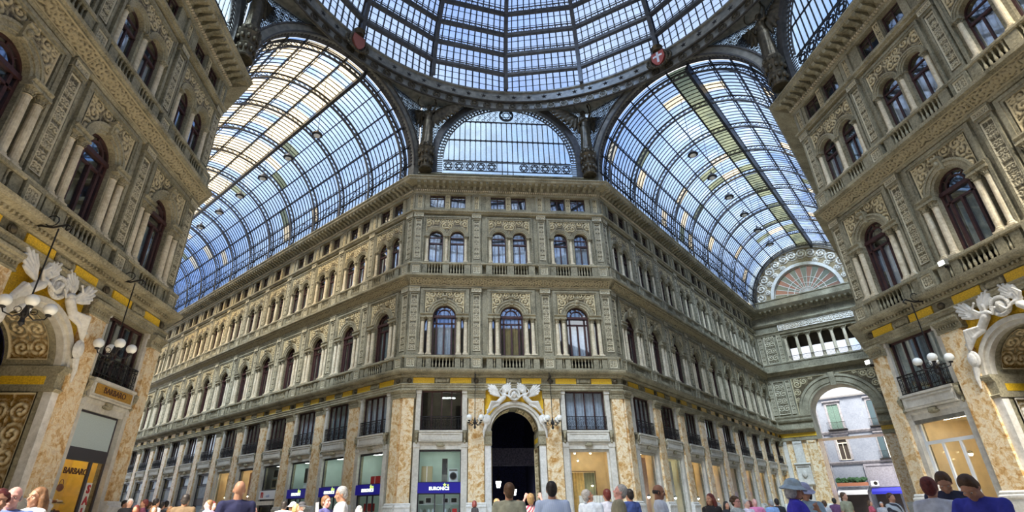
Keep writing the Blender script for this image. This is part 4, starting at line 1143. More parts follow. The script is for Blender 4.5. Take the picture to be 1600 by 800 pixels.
# loggia: six openings between columns
ecol = column_mesh(18.85, 22.3, 0.2).mesh('column', M_COLUMN); ecap = capital_mesh(22.34, 0.19, 0.36).mesh('capital', M_STONE2)
for i in range(7):
    x = EC-4.05+8.1*i/6
    k = obj('column', ecol, we, (x, 0.15, 0)); obj('capital', ecap, k)
MB().box(EC-4.1, EC+4.1, 0.0, 0.4, 22.34, 22.62).build('lintel', M_STONE2, we)
MB().box(EC-4.05, EC+4.05, 2.0, 2.15, 21.0, 22.6).build('loggia_shade_slab', M_ROOM, we)  # added dark slab, stands in for shade in the tops of the openings
for i in range(6): MB().arch(EC-4.05+8.1*(i+0.5)/6, 21.9, 0.45, 0.68, 0.05, 0.3, n=12).build('loggia_arch', M_STONE2, we)
br_ = MB()
for i in range(60): br_.bar((EC-4.0+i*0.136, -0.1, 18.8), (EC-4.0+i*0.136, -0.1, 19.5), 0.03, 0.03)
br_.bar((EC-4.05, -0.1, 19.5), (EC+4.05, -0.1, 19.5), 0.05, 0.05); br_.build('loggia_railing', M_RAIL, we)
# marble pilasters and wall tablet under the ledge
for x in (0.45, 2.0, 3.6, EW-0.45, EW-2.0, EW-3.6):
    wd = 0.7 if x in (0.45, EW-0.45) else 1.0
    k = obj('pillar', MB().box(-wd/2, wd/2, -0.25, 0.02, 1.95, 9.0).slab(rect(-wd/2, wd/2, 1.95, 9.0), [rect(-wd/2+0.1, wd/2-0.1, 2.1, 8.7)], -0.3, -0.25).mesh('pillar_shaft', M_PALE if wd < 0.8 or x in (2.0, EW-2.0) else M_MARBLE), we, (x, 0, 0)); obj('plinth', MB().box(-wd/2-0.1, wd/2+0.1, -0.4, 0.02, 0, 1.95).mesh('plinth', M_WHITE), k)
m = MB().slab(rect(1.25, 2.85, 4.2, 6.2), [rect(1.4, 2.7, 4.35, 6.05)], -0.42, -0.2); m.box(1.3, 2.8, -0.32, -0.2, 4.3, 6.1); m.prof([(-0.2, 6.2), (-0.55, 6.3), (-0.55, 6.4), (-0.2, 6.5)], 1.15, 2.95); m.ell((2.05, -0.4, 5.2), (0.3, 0.16, 0.4)); m.prof([(-0.2, 3.9), (-0.5, 4.05), (-0.5, 4.2), (-0.2, 4.25)], 1.2, 2.9)
t = m.build('wall_tablet', M_PALE, None, tuple(EL), -PI/4); tag(t, 'grey carved stone tablet with a bust on the marble pier beside the end archway', 'wall tablet')
# fan window
fw = empty('window_end_fan', tuple(EL), -PI/4); fw['kind'] = 'structure'
M_FAN1 = pane_glass('terracotta_fan_glass', (0.36, 0.18, 0.10), 0.2, (0.8, 0.5, 0.35), 0.3); M_FAN2 = pane_glass('dull_green_fan_glass', (0.22, 0.22, 0.13), 0.2, (0.6, 0.55, 0.4), 0.3)
g = [MB(), MB()]; n = 16
for i in range(n):
    a, b = PI*i/n, PI*(i+1)/n
    g[i % 2].add([(EC, 0.3, 27.45), (EC+3.9*math.cos(a), 0.3, 27.45+3.9*math.sin(a)), (EC+3.9*math.cos(b), 0.3, 27.45+3.9*math.sin(b))], [(0, 1, 2)])
g[0].build('pane', M_FAN1, fw); g[1].build('pane', M_FAN2, fw)
m = MB()
for i in range(n+1):
    a = PI*i/n; m.bar((EC, 0.22, 27.45), (EC+3.9*math.cos(a), 0.22, 27.45+3.9*math.sin(a)), 0.06, 0.07)
for r in (0.9, 1.5, 2.3, 3.85): m.arch(EC, 27.45, r, r+0.07, 0.18, 0.26, n=28)
m.box(EC-3.95, EC+3.95, 0.15, 0.3, 27.42, 27.55); m.build('glazing_bars', M_PALE, fw)

# ------------------------------------------------------------------ street buildings seen through the end arch
M_STUCCO = stone_mat('blue_white_stucco', (0.13, 0.155, 0.21), (0.21, 0.24, 0.30), 0.4, 5.0, 0.1)
M_GREYTRIM = simple('grey_stone_trim', (0.22, 0.22, 0.25), 0.8, noise=0.3, nscale=3)
M_SHUTTER = simple('green_shutter', (0.12, 0.20, 0.18), 0.6, noise=0.2)
M_SHUTTER_D = simple('dark_green_shutter', (0.03, 0.06, 0.08), 0.6)
M_DARKOPEN = simple('dark_opening', (0.03, 0.022, 0.02), 0.8)
M_BLUE = simple('blue_sign', (0.02, 0.025, 0.32), 0.4, emit=(0.02, 0.02, 0.5), estr=0.25)
M_GREYSIGN = simple('grey_shop_front', (0.20, 0.20, 0.24), 0.6, noise=0.2)
M_WHITEP = simple('white_paint', (0.85, 0.86, 0.88), 0.5)
M_LEAF = simple('dark_leaves', (0.02, 0.07, 0.025), 0.8, noise=0.6, nscale=20)
M_TERRA = simple('terracotta', (0.35, 0.14, 0.08), 0.8)
BY = 20.2
B = empty('apartment_building', tuple(EL + Vector((S2, S2, 0))*BY), -PI/4)
tag(B, 'blue-white stucco apartment building with shuttered windows seen through the end archway', 'building')
wins = [(3.95, 12.35, 3.6, 1.5, 'shut'), (9.3, 12.4, 3.6, 1.5, 'half'), (3.9, 7.9, 3.2, 1.35, 'open'), (9.2, 7.9, 3.1, 1.35, 'half'), (-1.6, 12.35, 3.6, 1.5, 'shut'), (-1.6, 7.9, 3.2, 1.35, 'shut'), (14.6, 12.35, 3.6, 1.5, 'shut'), (14.6, 7.9, 3.2, 1.35, 'shut')]
m = MB(); m.slab(rect(-10, 24, 0, 17.2), [rect(x-w_/2, x+w_/2, z, z+h_) for x, z, h_, w_, t_ in wins], 0, 0.4); m.box(-10, 24, 0.4, 8, 0, 17.1); m.build('wall', M_STUCCO, B)
m = MB(); m.prof([(0, 16.9), (-0.5, 17.1), (-0.5, 17.3), (0, 17.4)], -10, 24); m.build('roof_cornice', M_WHITEP, B)
for z in (11.9, 7.55): MB().prof([(0, z-0.3), (-0.2, z-0.25), (-0.35, z), (-0.35, z+0.12), (0, z+0.15)], -10, 24).build('string_course', M_GREYTRIM, B)
MB().tube([(1.7, -0.1, 0), (1.7, -0.1, 17)], 0.07, 6).build('downpipe', M_GREYTRIM, B)
for x, z, h_, w_, t_ in wins:
    f = MB().slab(rect(x-w_/2-0.28, x+w_/2+0.28, z, z+h_+0.35), [rect(x-w_/2, x+w_/2, z+0.01, z+h_)], -0.1, 0.02).prof([(0, z+h_+0.3), (-0.35, z+h_+0.4), (-0.35, z+h_+0.55), (0, z+h_+0.6)], x-w_/2-0.45, x+w_/2+0.45).build('window', M_GREYTRIM, B)
    MB().box(x-w_/2, x+w_/2, 0.25, 0.3, z, z+h_).build('pane', M_DARKOPEN, f)
    if t_ == 'shut':
        for sx in (-1, 1):
            a, b = sorted((x+sx*0.02, x+sx*w_/2)); s_ = MB(); s_.slab(rect(a, b, z, z+h_), [], 0.06, 0.12)
            for i in range(22): s_.box(a+0.06, b-0.06, 0.03, 0.07, z+0.12+i*(h_-0.2)/22, z+0.12+i*(h_-0.2)/22+0.06)
            s_.build('shutter', M_SHUTTER, f)
    if t_ == 'half':
        s_ = MB().box(x-w_/2-0.1, x-w_/2+0.6, -0.2, -0.14, z, z+h_-0.1); s_.build('shutter', M_SHUTTER_D, f)
        MB().box(x, x+w_/2, 0.1, 0.15, z, z+h_).build('curtain', M_CURTAIN, f)
    if t_ == 'open':
        MB().slab(rect(x-w_/2, x+w_/2, z, z+h_), [rect(x-w_/2+0.1, x-0.02, z+0.1, z+h_-0.9), rect(x+0.05, x+w_/2-0.1, z+0.1, z+h_-0.9), rect(x-w_/2+0.1, x+w_/2-0.1, z+h_-0.75, z+h_-0.1)], 0.08, 0.14).build('window_frame', M_PALE, f)
    if z > 11 or x > 5:
        r_ = MB(); r_.box(x-w_/2-0.5, x+w_/2+0.5, -0.8, 0, z-0.25, z-0.1)
        for i in range(18):
            xx = x-w_/2-0.45+i*(w_+0.9)/17; r_.bar((xx, -0.75, z-0.1), (xx, -0.75, z+0.9), 0.03, 0.03)
        r_.bar((x-w_/2-0.45, -0.75, z+0.9), (x+w_/2+0.45, -0.75, z+0.9), 0.05, 0.05); r_.build('balcony', M_RAIL, B)
m = MB(); m.box(-10, 5.6, -0.15, 0, 0, 3.6)
m.build('shop_base', M_GREYTRIM, B)
for x0_, x1_ in ((2.2, 5.3), (6.2, 9.0), (9.8, 12.5)): MB().box(x0_, x1_, -0.2, -0.1, 0, 3.3).build('shop_opening', M_DARKOPEN, B)
sf = MB().slab(rect(5.75, 13, 4.1, 7.2), [rect(6.0, 9.2, 4.4, 6.9), rect(9.4, 12.8, 4.4, 6.9)], -0.35, -0.1).box(5.9, 12.9, -0.25, -0.12, 4.3, 7.0).build('shop_front_panel', M_GREYSIGN, B)
m = MB(); m.smooth = True
lg = empty('round_logo', None or (0, 0, 0), 0, B); 
MB().ell((10.05, -0.42, 5.9), (0.62, 0.05, 0.62), nu=20).build('disc', M_BLUE, lg); MB().arch(10.05, 5.9, 0.24, 0.42, -0.52, -0.46, -0.6, 2.6, n=14).build('crescent', M_WHITEP, lg)
def awning(x0_, x1_, z, mt, lab):
    o = MB().add([(x0_, 0, z+0.5), (x1_, 0, z+0.5), (x1_, -1.5, z), (x0_, -1.5, z), (x0_, 0, z+0.45), (x1_, 0, z+0.45), (x1_, -1.5, z-0.05), (x0_, -1.5, z-0.05), (x1_, -1.5, z-0.35), (x0_, -1.5, z-0.35)],
      [(0, 3, 2, 1), (4, 5, 6, 7), (0, 1, 5, 4), (3, 7, 6, 2), (7, 9, 8, 6), (0, 4, 7, 3), (1, 2, 6, 5)]).build('awning', mt, None, tuple(EL + Vector((S2, S2, 0))*(BY-0.4)), -PI/4)
    tag(o, lab, 'awning')
awning(6.0, 12.8, 3.5, M_BLUE, 'blue awning under the grey shop front outside the archway')
awning(1.9, 5.5, 3.5, M_WHITEP, 'white awning beneath the planted balcony outside the archway')
pl = empty('planter', tuple(EL + Vector((S2, S2, 0))*(BY-0.98)), -PI/4); tag(pl, 'long terracotta planter with dark green hedge above the white awning', 'planter')
MB().box(2.0, 5.8, -0.35, 0.35, 4.3, 4.75).build('trough', M_TERRA, pl)
m = MB()
for i in range(90): m.ell((2.1+rng.random()*3.6, -0.3+rng.random()*0.6, 4.85+rng.random()*0.5), 0.16+0.08*rng.random(), nu=6, nv=4)
m.build('foliage', M_LEAF, pl)
MB().box(1.9, 5.9, -0.4, 0.6, 4.2, 4.3).build('bracket_shelf', M_GREYTRIM, pl)
for i, (x, z, lab) in enumerate(((6.6, 4.25, 'white air conditioner at the right of the planter outside the archway'), (2.0, 2.2, 'white air conditioner low on the wall at the left foot of the stucco building'))):
    a = empty('air_conditioner', tuple(EL + Vector((S2, S2, 0))*(BY-1.1 if i == 0 else BY-0.6) + Vector((S2, -S2, 0))*x + Vector((0, 0, z))), -PI/4); tag(a, lab, 'air conditioner')
    MB().box(-0.45, 0.45, -0.15, 0.15, 0, 0.65).build('casing', M_WHITEP, a); MB().arch(0.1, 0.32, 0.0, 0.24, -0.17, -0.14, 0, 2*PI, n=16).build('fan_grille', M_RAIL, a)

# ------------------------------------------------------------------ portals (tall arched entrances)
def emis(name, c, s): return emission(name, c, s)
M_LAMP_WARM = emis('warm_lamp', (1.0, 0.82, 0.5), 14.0); M_LAMP_WHITE = emis('white_lamp', (0.92, 1.0, 0.95), 11.0)
jam = relief('jamb_carving', 1.5, 3.5, [(0.35, 0.5, 0.45, 1), (0.38, 1.3, 0.45, -1), (0.33, 2.1, 0.45, 1), (0.38, 2.9, 0.42, -1), (0.1, 1.7, 0.3, 1)], M_RELIEF_GOLD, 0.13, 0.035, seed=31)
jamw = relief('jamb_carving', 1.5, 3.5, [(0.35, 0.5, 0.45, 1), (0.38, 1.3, 0.45, -1), (0.33, 2.1, 0.45, 1), (0.38, 2.9, 0.42, -1), (0.1, 1.7, 0.3, 1)], M_RELIEF_MARBLE, 0.13, 0.035, seed=31)
sof = relief('soffit_carving', 1.4, 2.1, [(0.3, 0.45, 0.4, 1), (0.3, 1.2, 0.42, -1), (0.25, 1.8, 0.35, 1)], M_RELIEF_GOLD, 0.12, 0.035, seed=33)
def portal(W, c, tall=True):
    root = empty('door_%s' % W['name'].split('_')[1], W['loc'], W['rz']); root['kind'] = 'structure'
    D = 1.9
    m = MB()
    for sx in (-1, 1):
        a, b = sorted((c+sx*1.65, c+sx*2.3)); m.box(a, b, 0.3, D, 0, 6.3)
    m.arch(c, 6.3, 1.65, 2.4, 0.3, D, n=28); m.build('passage_lining', M_STONE2, root)
    m = MB(); m.arch(c, 6.3, 1.63, 1.8, -0.16, 0.1, n=30); m.arch(c, 6.3, 1.8, 2.0, -0.26, 0.05, n=30)
    m.build('archivolt', M_PALE, root)
    m = MB()
    for sx in (-1, 1):
        a, b = sorted((c+sx*1.63, c+sx*2.05)); m.box(a, b, -0.2, 0.1, 0, 5.5)
    m.build('door_jamb', M_WHITE, root)
    m = MB()
    for sx in (-1, 1):
        a, b = sorted((c+sx*1.58, c+sx*2.1))
        m.prof([(D, 5.4), (-0.24, 5.4), (-0.3, 5.5), (-0.22, 5.55), (-0.22, 6.05), (-0.3, 6.1), (-0.36, 6.25), (-0.36, 6.33), (D, 6.33)], a, b)
    m.build('impost', M_STONE2, root)
    m = MB()
    for sx in (-1, 1):
        x = c+sx*1.575; m.box(min(x, x+0.01), max(x, x+0.01), 0.15, D-0.2, 5.65, 5.95)
    m.build('gold_panels', M_GOLD, root)
    for sx in (-1, 1):
        o = obj('jamb_carving', jam if W['name'] != 'wall_right' else jamw, root, (c+sx*1.64, D/2+0.05, 1.85)); o.rotation_euler = (0, 0, PI/2 if sx > 0 else -PI/2)
        o.rotation_euler = (0, 0, -PI/2 if sx > 0 else PI/2)
        MB().box(c+sx*1.66-0.1, c+sx*1.66+0.1, 0.0, D, 0, 1.75).build('plinth', M_WHITE, root)
    # carved soffit segments following the arch
    for sx in (0, 1):
        me = sof.copy(); V = np.zeros(len(me.vertices)*3); me.vertices.foreach_get('co', V); V = V.reshape(-1, 3)
        th = 0.12+V[:, 2]/1.65; rr = 1.64+V[:, 1]
        P = np.stack([(-1 if sx else 1)*rr*np.cos(th), V[:, 0]+D/2+0.05, rr*np.sin(th)], 1); me.vertices.foreach_set('co', P.ravel())
        if not sx: me.flip_normals()
        obj('soffit_carving', me, root, (c, 0, 6.35))
    # dark passage beyond
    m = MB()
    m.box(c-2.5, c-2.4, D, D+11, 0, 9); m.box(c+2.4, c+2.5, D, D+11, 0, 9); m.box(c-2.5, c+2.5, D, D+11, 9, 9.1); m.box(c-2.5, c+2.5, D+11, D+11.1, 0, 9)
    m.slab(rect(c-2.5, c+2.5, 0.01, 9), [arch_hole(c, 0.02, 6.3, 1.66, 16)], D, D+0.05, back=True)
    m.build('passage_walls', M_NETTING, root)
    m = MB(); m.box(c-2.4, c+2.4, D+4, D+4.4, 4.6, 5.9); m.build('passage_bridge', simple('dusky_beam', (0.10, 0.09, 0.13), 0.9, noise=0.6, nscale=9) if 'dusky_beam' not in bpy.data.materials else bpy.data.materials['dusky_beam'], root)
portal(WF, 7.63); portal(WR, 7.25); portal(WL, -7.25)
# gold mosaic ground behind the sculpture over each portal
for W, c in ((WF, 7.63), (WR, 7.25), (WL, -7.25)):
    MB().slab([(c-2.05, 9.08), (c-2.05, 6.31)]+arcpts(c, 6.31, 2.03, PI, 0, 24)+[(c+2.05, 6.31), (c+2.05, 9.08)], [], -0.05, 0.02).build('spandrel_ground', M_GOLD, W['root'])
# ------------------------------------------------------------------ figures: one continuous skin grown over a posed skeleton
def rotv(v, ax, a): return Matrix.Rotation(a, 3, ax) @ Vector(v)
def skel(sex='m', headyaw=0, headpitch=0, lean=0, armL='down', armR='down', stance='stand', bulk=1.0):
    """joints of a 1.75 m figure facing -y; L is its left (+x)"""
    sw = 0.195 if sex == 'm' else 0.17
    J = dict(pel=(0, 0, 0.95), chest=(0, -0.01, 1.28), neck=(0, 0.0, 1.47), headc=(0, -0.015, 1.635))
    arms = {'down': ((0.05, 0.02, -0.29), (0.04, -0.04, -0.25)),
            'bend': ((0.05, 0.0, -0.28), (-0.07, -0.23, 0.03)),
            'hips': ((0.14, 0.06, -0.25), (-0.13, -0.12, -0.17)),
            'chin': ((0.02, -0.12, -0.25), (-0.12, -0.12, 0.22)),
            'raise': ((0.06, -0.14, 0.23), (-0.08, -0.10, 0.24)),
            'photo': ((0.08, -0.22, 0.02), (-0.10, -0.12, 0.24)),
            'reach': ((0.05, -0.18, -0.21), (0.0, -0.25, 0.02)),
            'up': ((0.10, 0.0, 0.28), (-0.06, 0, 0.28)),
            'out': ((0.24, 0.0, -0.15), (0.22, -0.05, 0.05)),
            'cross': ((0.03, -0.06, -0.28), (-0.22, -0.12, 0.06))}
    for s_, nm, a in ((1, 'L', armL), (-1, 'R', armR)):
        sh = Vector((s_*sw, 0.0, 1.405)); d1, d2 = arms[a]
        el = sh + Vector((s_*d1[0], d1[1], d1[2])).normalized()*0.29
        wr = el + Vector((s_*d2[0], d2[1], d2[2])).normalized()*0.25
        J['sh'+nm], J['el'+nm], J['wr'+nm] = sh, el, wr
        hx = s_*0.095
        J['hip'+nm] = Vector((hx, 0, 0.92)); J['kn'+nm] = Vector((hx*1.15, -0.02, 0.5)); J['an'+nm] = Vector((hx*1.3, 0.02, 0.09))
        if stance == 'step':
            J['kn'+nm] += Vector((0, -0.12*s_-0.05, 0.02)); J['an'+nm] += Vector((0, -0.18*s_, 0.0))
    J = {k: Vector(v) for k, v in J.items()}
    if lean:
        piv = J['pel'].copy()
        for k in J:
            if k[:3] in ('hip',) or k[:2] in ('kn', 'an') or k == 'pel': continue
            J[k] = piv + rotv(J[k]-piv, 'X', lean)
    J['hy'], J['hp'], J['lean'], J['bulk'], J['sex'] = headyaw, headpitch, lean, bulk, sex
    return J
def headm(J):
    return Matrix.Rotation(J['hy'], 3, 'Z') @ Matrix.Rotation(J['hp']+J['lean'], 3, 'X')
def add_head(m, J, face=True):
    nk = J['neck']; R = headm(J)
    P = lambda x, y, z: nk + R @ Vector((x, y, z-0.03))
    m.ell(P(0, 0.01, 0.19), (0.075, 0.096, 0.098), R, 16, 12)
    m.ell(P(0, -0.025, 0.13), (0.058, 0.068, 0.088), R, 14, 10)
    m.ell(P(0, -0.055, 0.075), (0.034, 0.036, 0.028), R, 10, 8)
    m.cap(nk - R @ Vector((0, 0, 0.05)), P(0, 0.015, 0.10), 0.066 if J['sex'] == 'm' else 0.052, 0.058 if J['sex'] == 'm' else 0.047)
    if face:
        m.cap(P(0, -0.088, 0.175), P(0, -0.108, 0.135), 0.009, 0.015, 8)
        m.ell(P(0, -0.084, 0.098), (0.026, 0.014, 0.009), R, 8, 6)
        for s_ in (-1, 1):
            m.ell(P(s_*0.076, 0.012, 0.155), (0.012, 0.02, 0.032), R, 8, 6)
            m.cap(P(s_*0.012, -0.086, 0.195), P(s_*0.048, -0.074, 0.195), 0.010, 0.009, 6)
            m.ell(P(s_*0.045, -0.062, 0.135), (0.022, 0.02, 0.022), R, 8, 6)
    return P
def add_hand(m, J, nm, curl=0.5, fr=0.0085, hold=None):
    wr = J['wr'+nm]; el = J['el'+nm]; d = (wr-el).normalized(); s_ = 1 if nm == 'L' else -1
    side = d.cross(Vector((0, -1, 0.2)));
    if side.length < 0.2: side = d.cross(Vector((0, 0, 1)))
    side.normalize(); nrm = side.cross(d).normalized()
    if nrm.y > 0: nrm = -nrm
    palm = wr + d*0.05
    R = Matrix((side, nrm, d)).transposed()
    m.ell(palm, (0.042, 0.018, 0.052), R, 10, 8); m.cap(wr, wr+d*0.03, 0.027, 0.026)
    for i, L_ in enumerate((0.068, 0.078, 0.073, 0.058)):
        o = (i-1.5)*0.0205; b = palm + d*0.042 + side*o
        p1_ = b + (d*math.cos(curl*0.5)+nrm*math.sin(curl*0.5))*L_*0.45; p2_ = p1_ + (d*math.cos(curl*1.5)+nrm*math.sin(curl*1.5))*L_*0.35; p3 = p2_ + (d*math.cos(curl*2.3)+nrm*math.sin(curl*2.3))*L_*0.25
        for a, c, r in ((b, p1_, fr), (p1_, p2_, fr*0.93), (p2_, p3, fr*0.85)): m.cap(a, c, r, r*0.95, 6)
    tb = wr + d*0.025 - side*0.03*s_
    t1 = tb + (d*0.6 - side*0.75*s_ + nrm*0.25).normalized()*0.04; t2 = t1 + (d*0.9 - side*0.2*s_ + nrm*0.4).normalized()*0.03
    m.cap(tb, t1, 0.013, 0.011, 6); m.cap(t1, t2, 0.011, 0.009, 6)
def add_body(m, J, legs=True, arms=True):
    B_ = J['bulk']; w_ = 1.0 if J['sex'] == 'm' else 0.9
    RL = Matrix.Rotation(J['lean'], 3, 'X')
    m.ell(J['chest'], (0.165*w_*B_, 0.105*B_, 0.20), RL, 14, 10)
    m.ell(J['pel']*0.45+J['chest']*0.55, (0.14*w_*B_, 0.10*B_, 0.18), RL, 14, 10)
    m.ell(J['pel']+Vector((0, 0, 0.02)), (0.165*B_, 0.115*B_, 0.14), None, 14, 10)
    m.cap(J['shL']*0.85+J['shR']*0.15, J['shR']*0.85+J['shL']*0.15, 0.062, 0.062)
    m.cap(J['neck']-Vector((0, 0, 0.02)), J['chest']+(J['neck']-J['chest'])*0.4, 0.052, 0.10*w_)
    if J['sex'] == 'f':
        for s_ in (-1, 1): m.ell(J['chest']+RL @ Vector((s_*0.07, -0.075, 0.0)), (0.062, 0.055, 0.06), RL, 10, 8)
    for nm in 'LR':
        if arms:
            m.cap(J['sh'+nm], J['el'+nm], 0.054*B_*w_, 0.040*w_); m.cap(J['el'+nm], J['wr'+nm], 0.041*w_, 0.026*w_)
        if legs:
            m.cap(J['hip'+nm], J['kn'+nm], 0.088*B_, 0.056); m.cap(J['kn'+nm]+Vector((0, 0.01, -0.08)), J['an'+nm], 0.056, 0.036)
            m.cap(J['kn'+nm], J['kn'+nm]+Vector((0, 0.01, -0.1)), 0.055, 0.058)
            m.cap(J['an'+nm]+Vector((0, 0, -0.04)), J['an'+nm]+Vector((0, -0.13, -0.06)), 0.036, 0.028)
def drape(m, J, r0=0.15, r1=0.28, z1=0.05, folds=9):
    """long robe from the waist down"""
    b = len(m.v); n = 36; K = 8; c0 = Vector((J['pel'].x, J['pel'].y, 1.02))
    for i in range(K+1):
        t = i/K; z = 1.02+(z1-1.02)*t; r = r0+(r1-r0)*t**0.8
        for k in range(n):
            a = 2*PI*k/n; rr = r*(1+0.10*t*math.cos(folds*a+2*t))
            m.v.append((c0.x+rr*math.cos(a)*1.0, c0.y+rr*math.sin(a)*0.8, z))
    for i in range(K):
        for k in range(n): m.f.append((b+i*n+k, b+i*n+(k+1) % n, b+(i+1)*n+(k+1) % n, b+(i+1)*n+k))
    m.f.append(tuple(b+k for k in range(n))[::-1]); m.f.append(tuple(b+K*n+k for k in range(n)))

# ------------------------------------------------------------------ winged statues on the corners under the dome
def wing_mesh(side, mt, span=1.0):
    m = MB()
    root = Vector((side*0.08, 0.14, 1.38))
    for layer, (nf, L0, L1, y) in enumerate(((10, 0.62, 0.42, 0.0), (9, 0.42, 0.3, -0.03), (7, 0.26, 0.2, -0.06))):
        for i in range(nf):
            t = i/(nf-1)
            base = root + Vector((side*span*0.62*t, 0.05*t+y, 0.30*math.sin(t*PI*0.6)))
            ang = math.radians(-80+95*t); L = L0+(L1-L0)*(1-t)*0.4
            tip = base + Vector((side*math.cos(ang)*L*0.9, 0.03, math.sin(ang)*L))
            mid = base.lerp(tip, 0.5)
            m.tube([base, mid, tip.lerp(mid, 0.15), tip], [0.05, 0.075, 0.05, 0.015], 6)
    m.tube([root, root+Vector((side*span*0.3, 0.03, 0.24)), root+Vector((side*span*0.64, 0.06, 0.30))], [0.09, 0.08, 0.05], 8)
    return m
def angel(nm_loc, rz, label):
    S = 2.6
    root = empty('angel_statue', nm_loc, rz); tag(root, label, 'statue')
    J = skel('f', 0, -0.15, 0, 'up', 'bend')
    b = MB(); add_head(b, J); add_body(b, J); drape(b, J, 0.16, 0.20, 0.02, 8)
    for n_ in 'LR': add_hand(b, J, n_, 0.6, 0.012)
    b.ell(J['neck']+Vector((0, 0.04, 0.18)), (0.1, 0.11, 0.11))
    me = remesh(b, 'figure', M_BRONZE, 0.022, 1); 
    for me_, n_ in ((me, 'figure'), (remesh(wing_mesh(-1, None), 'wing', M_BRONZE, 0.03, 1), 'wing'), (remesh(wing_mesh(1, None), 'wing', M_BRONZE, 0.03, 1), 'wing')):
        me_.transform(Matrix.Scale(S, 4)); me_.transform(Matrix.Translation((0, 0, 2.55))); obj(n_, me_, root)
    m = MB()   # pedestal: carved bracket with scrolls and mask
    m.lathe([(0.55, 0), (0.6, 0.1), (0.45, 0.3), (0.5, 0.7), (0.62, 1.0), (0.45, 1.25), (0.6, 1.7), (0.75, 2.0), (0.5, 2.2), (0.62, 2.5), (0.6, 2.62)], n=16)
    for i in range(10):
        a = 2*PI*i/10
        for z, r in ((0.7, 0.55), (1.6, 0.6), (2.25, 0.6)): m.ell((r*math.cos(a), r*math.sin(a), z), (0.13, 0.13, 0.2), nu=8, nv=6)
    m.build('pedestal', M_BRONZE, root)
    MB().tube([(0.32*S*math.cos(2*PI*k/20)-0.05*S, -0.08*S, 2.55+S*1.86+0.30*S*math.sin(2*PI*k/20)) for k in range(20)], 0.045, 6, True).build('ring', M_BRONZE, root)
    return root
for (x, y, rz_, lab) in ((FL[0]+0.72, -0.95, -PI/16, 'bronze winged statue left of the central lunette, between it and the left vault'),
                         (FR[0]-0.72, -0.95, PI/16, 'bronze winged statue right of the central lunette, between it and the right vault'),
                         (LF[0]+0.95, LF[1]-0.72, 7*PI/16, 'dark bronze winged statue above the cornice corner of the near left building'),
                         (RF[0]-0.95, RF[1]-0.72, -7*PI/16, 'bronze winged statue above the cornice corner of the near right building')):
    angel((x, y, 26.95), rz_, lab)
# shields with a cross where the great arches touch the ring
for (p, q, rz_, lab, mt) in ((LF, FL, rzL, 'red painted coat-of-arms shield at the crown of the left great arch', 'r'), (FR, RF, rzR, 'shield with a pale cross on red at the crown of the right great arch', 'c')):
    c = Vector(((p[0]+q[0])/2, (p[1]+q[1])/2, 35.15)); nrm = Vector((math.sin(rz_), -math.cos(rz_), 0))
    o = empty('shield', tuple(c+nrm*1.15), rz_); tag(o, lab, 'shield')
    red = simple('red_enamel_'+mt, (0.42, 0.08, 0.05) if mt == 'c' else (0.30, 0.09, 0.06), 0.5)
    m = MB().slab([(-0.5, 0.6), (-0.55, -0.1), (-0.3, -0.6), (0, -0.85), (0.3, -0.6), (0.55, -0.1), (0.5, 0.6)][::-1], [], -0.15, 0.1, back=True); m.build('field', red, o)
    if mt == 'c': MB().box(-0.09, 0.09, -0.2, -0.14, -0.55, 0.5).box(-0.38, 0.38, -0.2, -0.14, 0.02, 0.2).build('cross', M_WHITEP, o)
    m = MB(); rr = random.Random(3)
    for i in range(26):
        a = 2*PI*i/26; m.ell((0.72*math.cos(a), 0.0, -0.05+0.85*math.sin(a)), (0.13, 0.13, 0.13), nu=6, nv=5)
        if abs(math.cos(a)) > 0.5: m.ell((1.0*math.cos(a), 0.05, -0.1+0.7*math.sin(a)), (0.14, 0.1, 0.12), nu=6, nv=5)
    m.lathe([(0.4, 0.7), (0.45, 0.8), (0.3, 0.9), (0.5, 1.1), (0.1, 1.2)], n=10); m.build('wreath_and_crown', M_BRONZE, o)

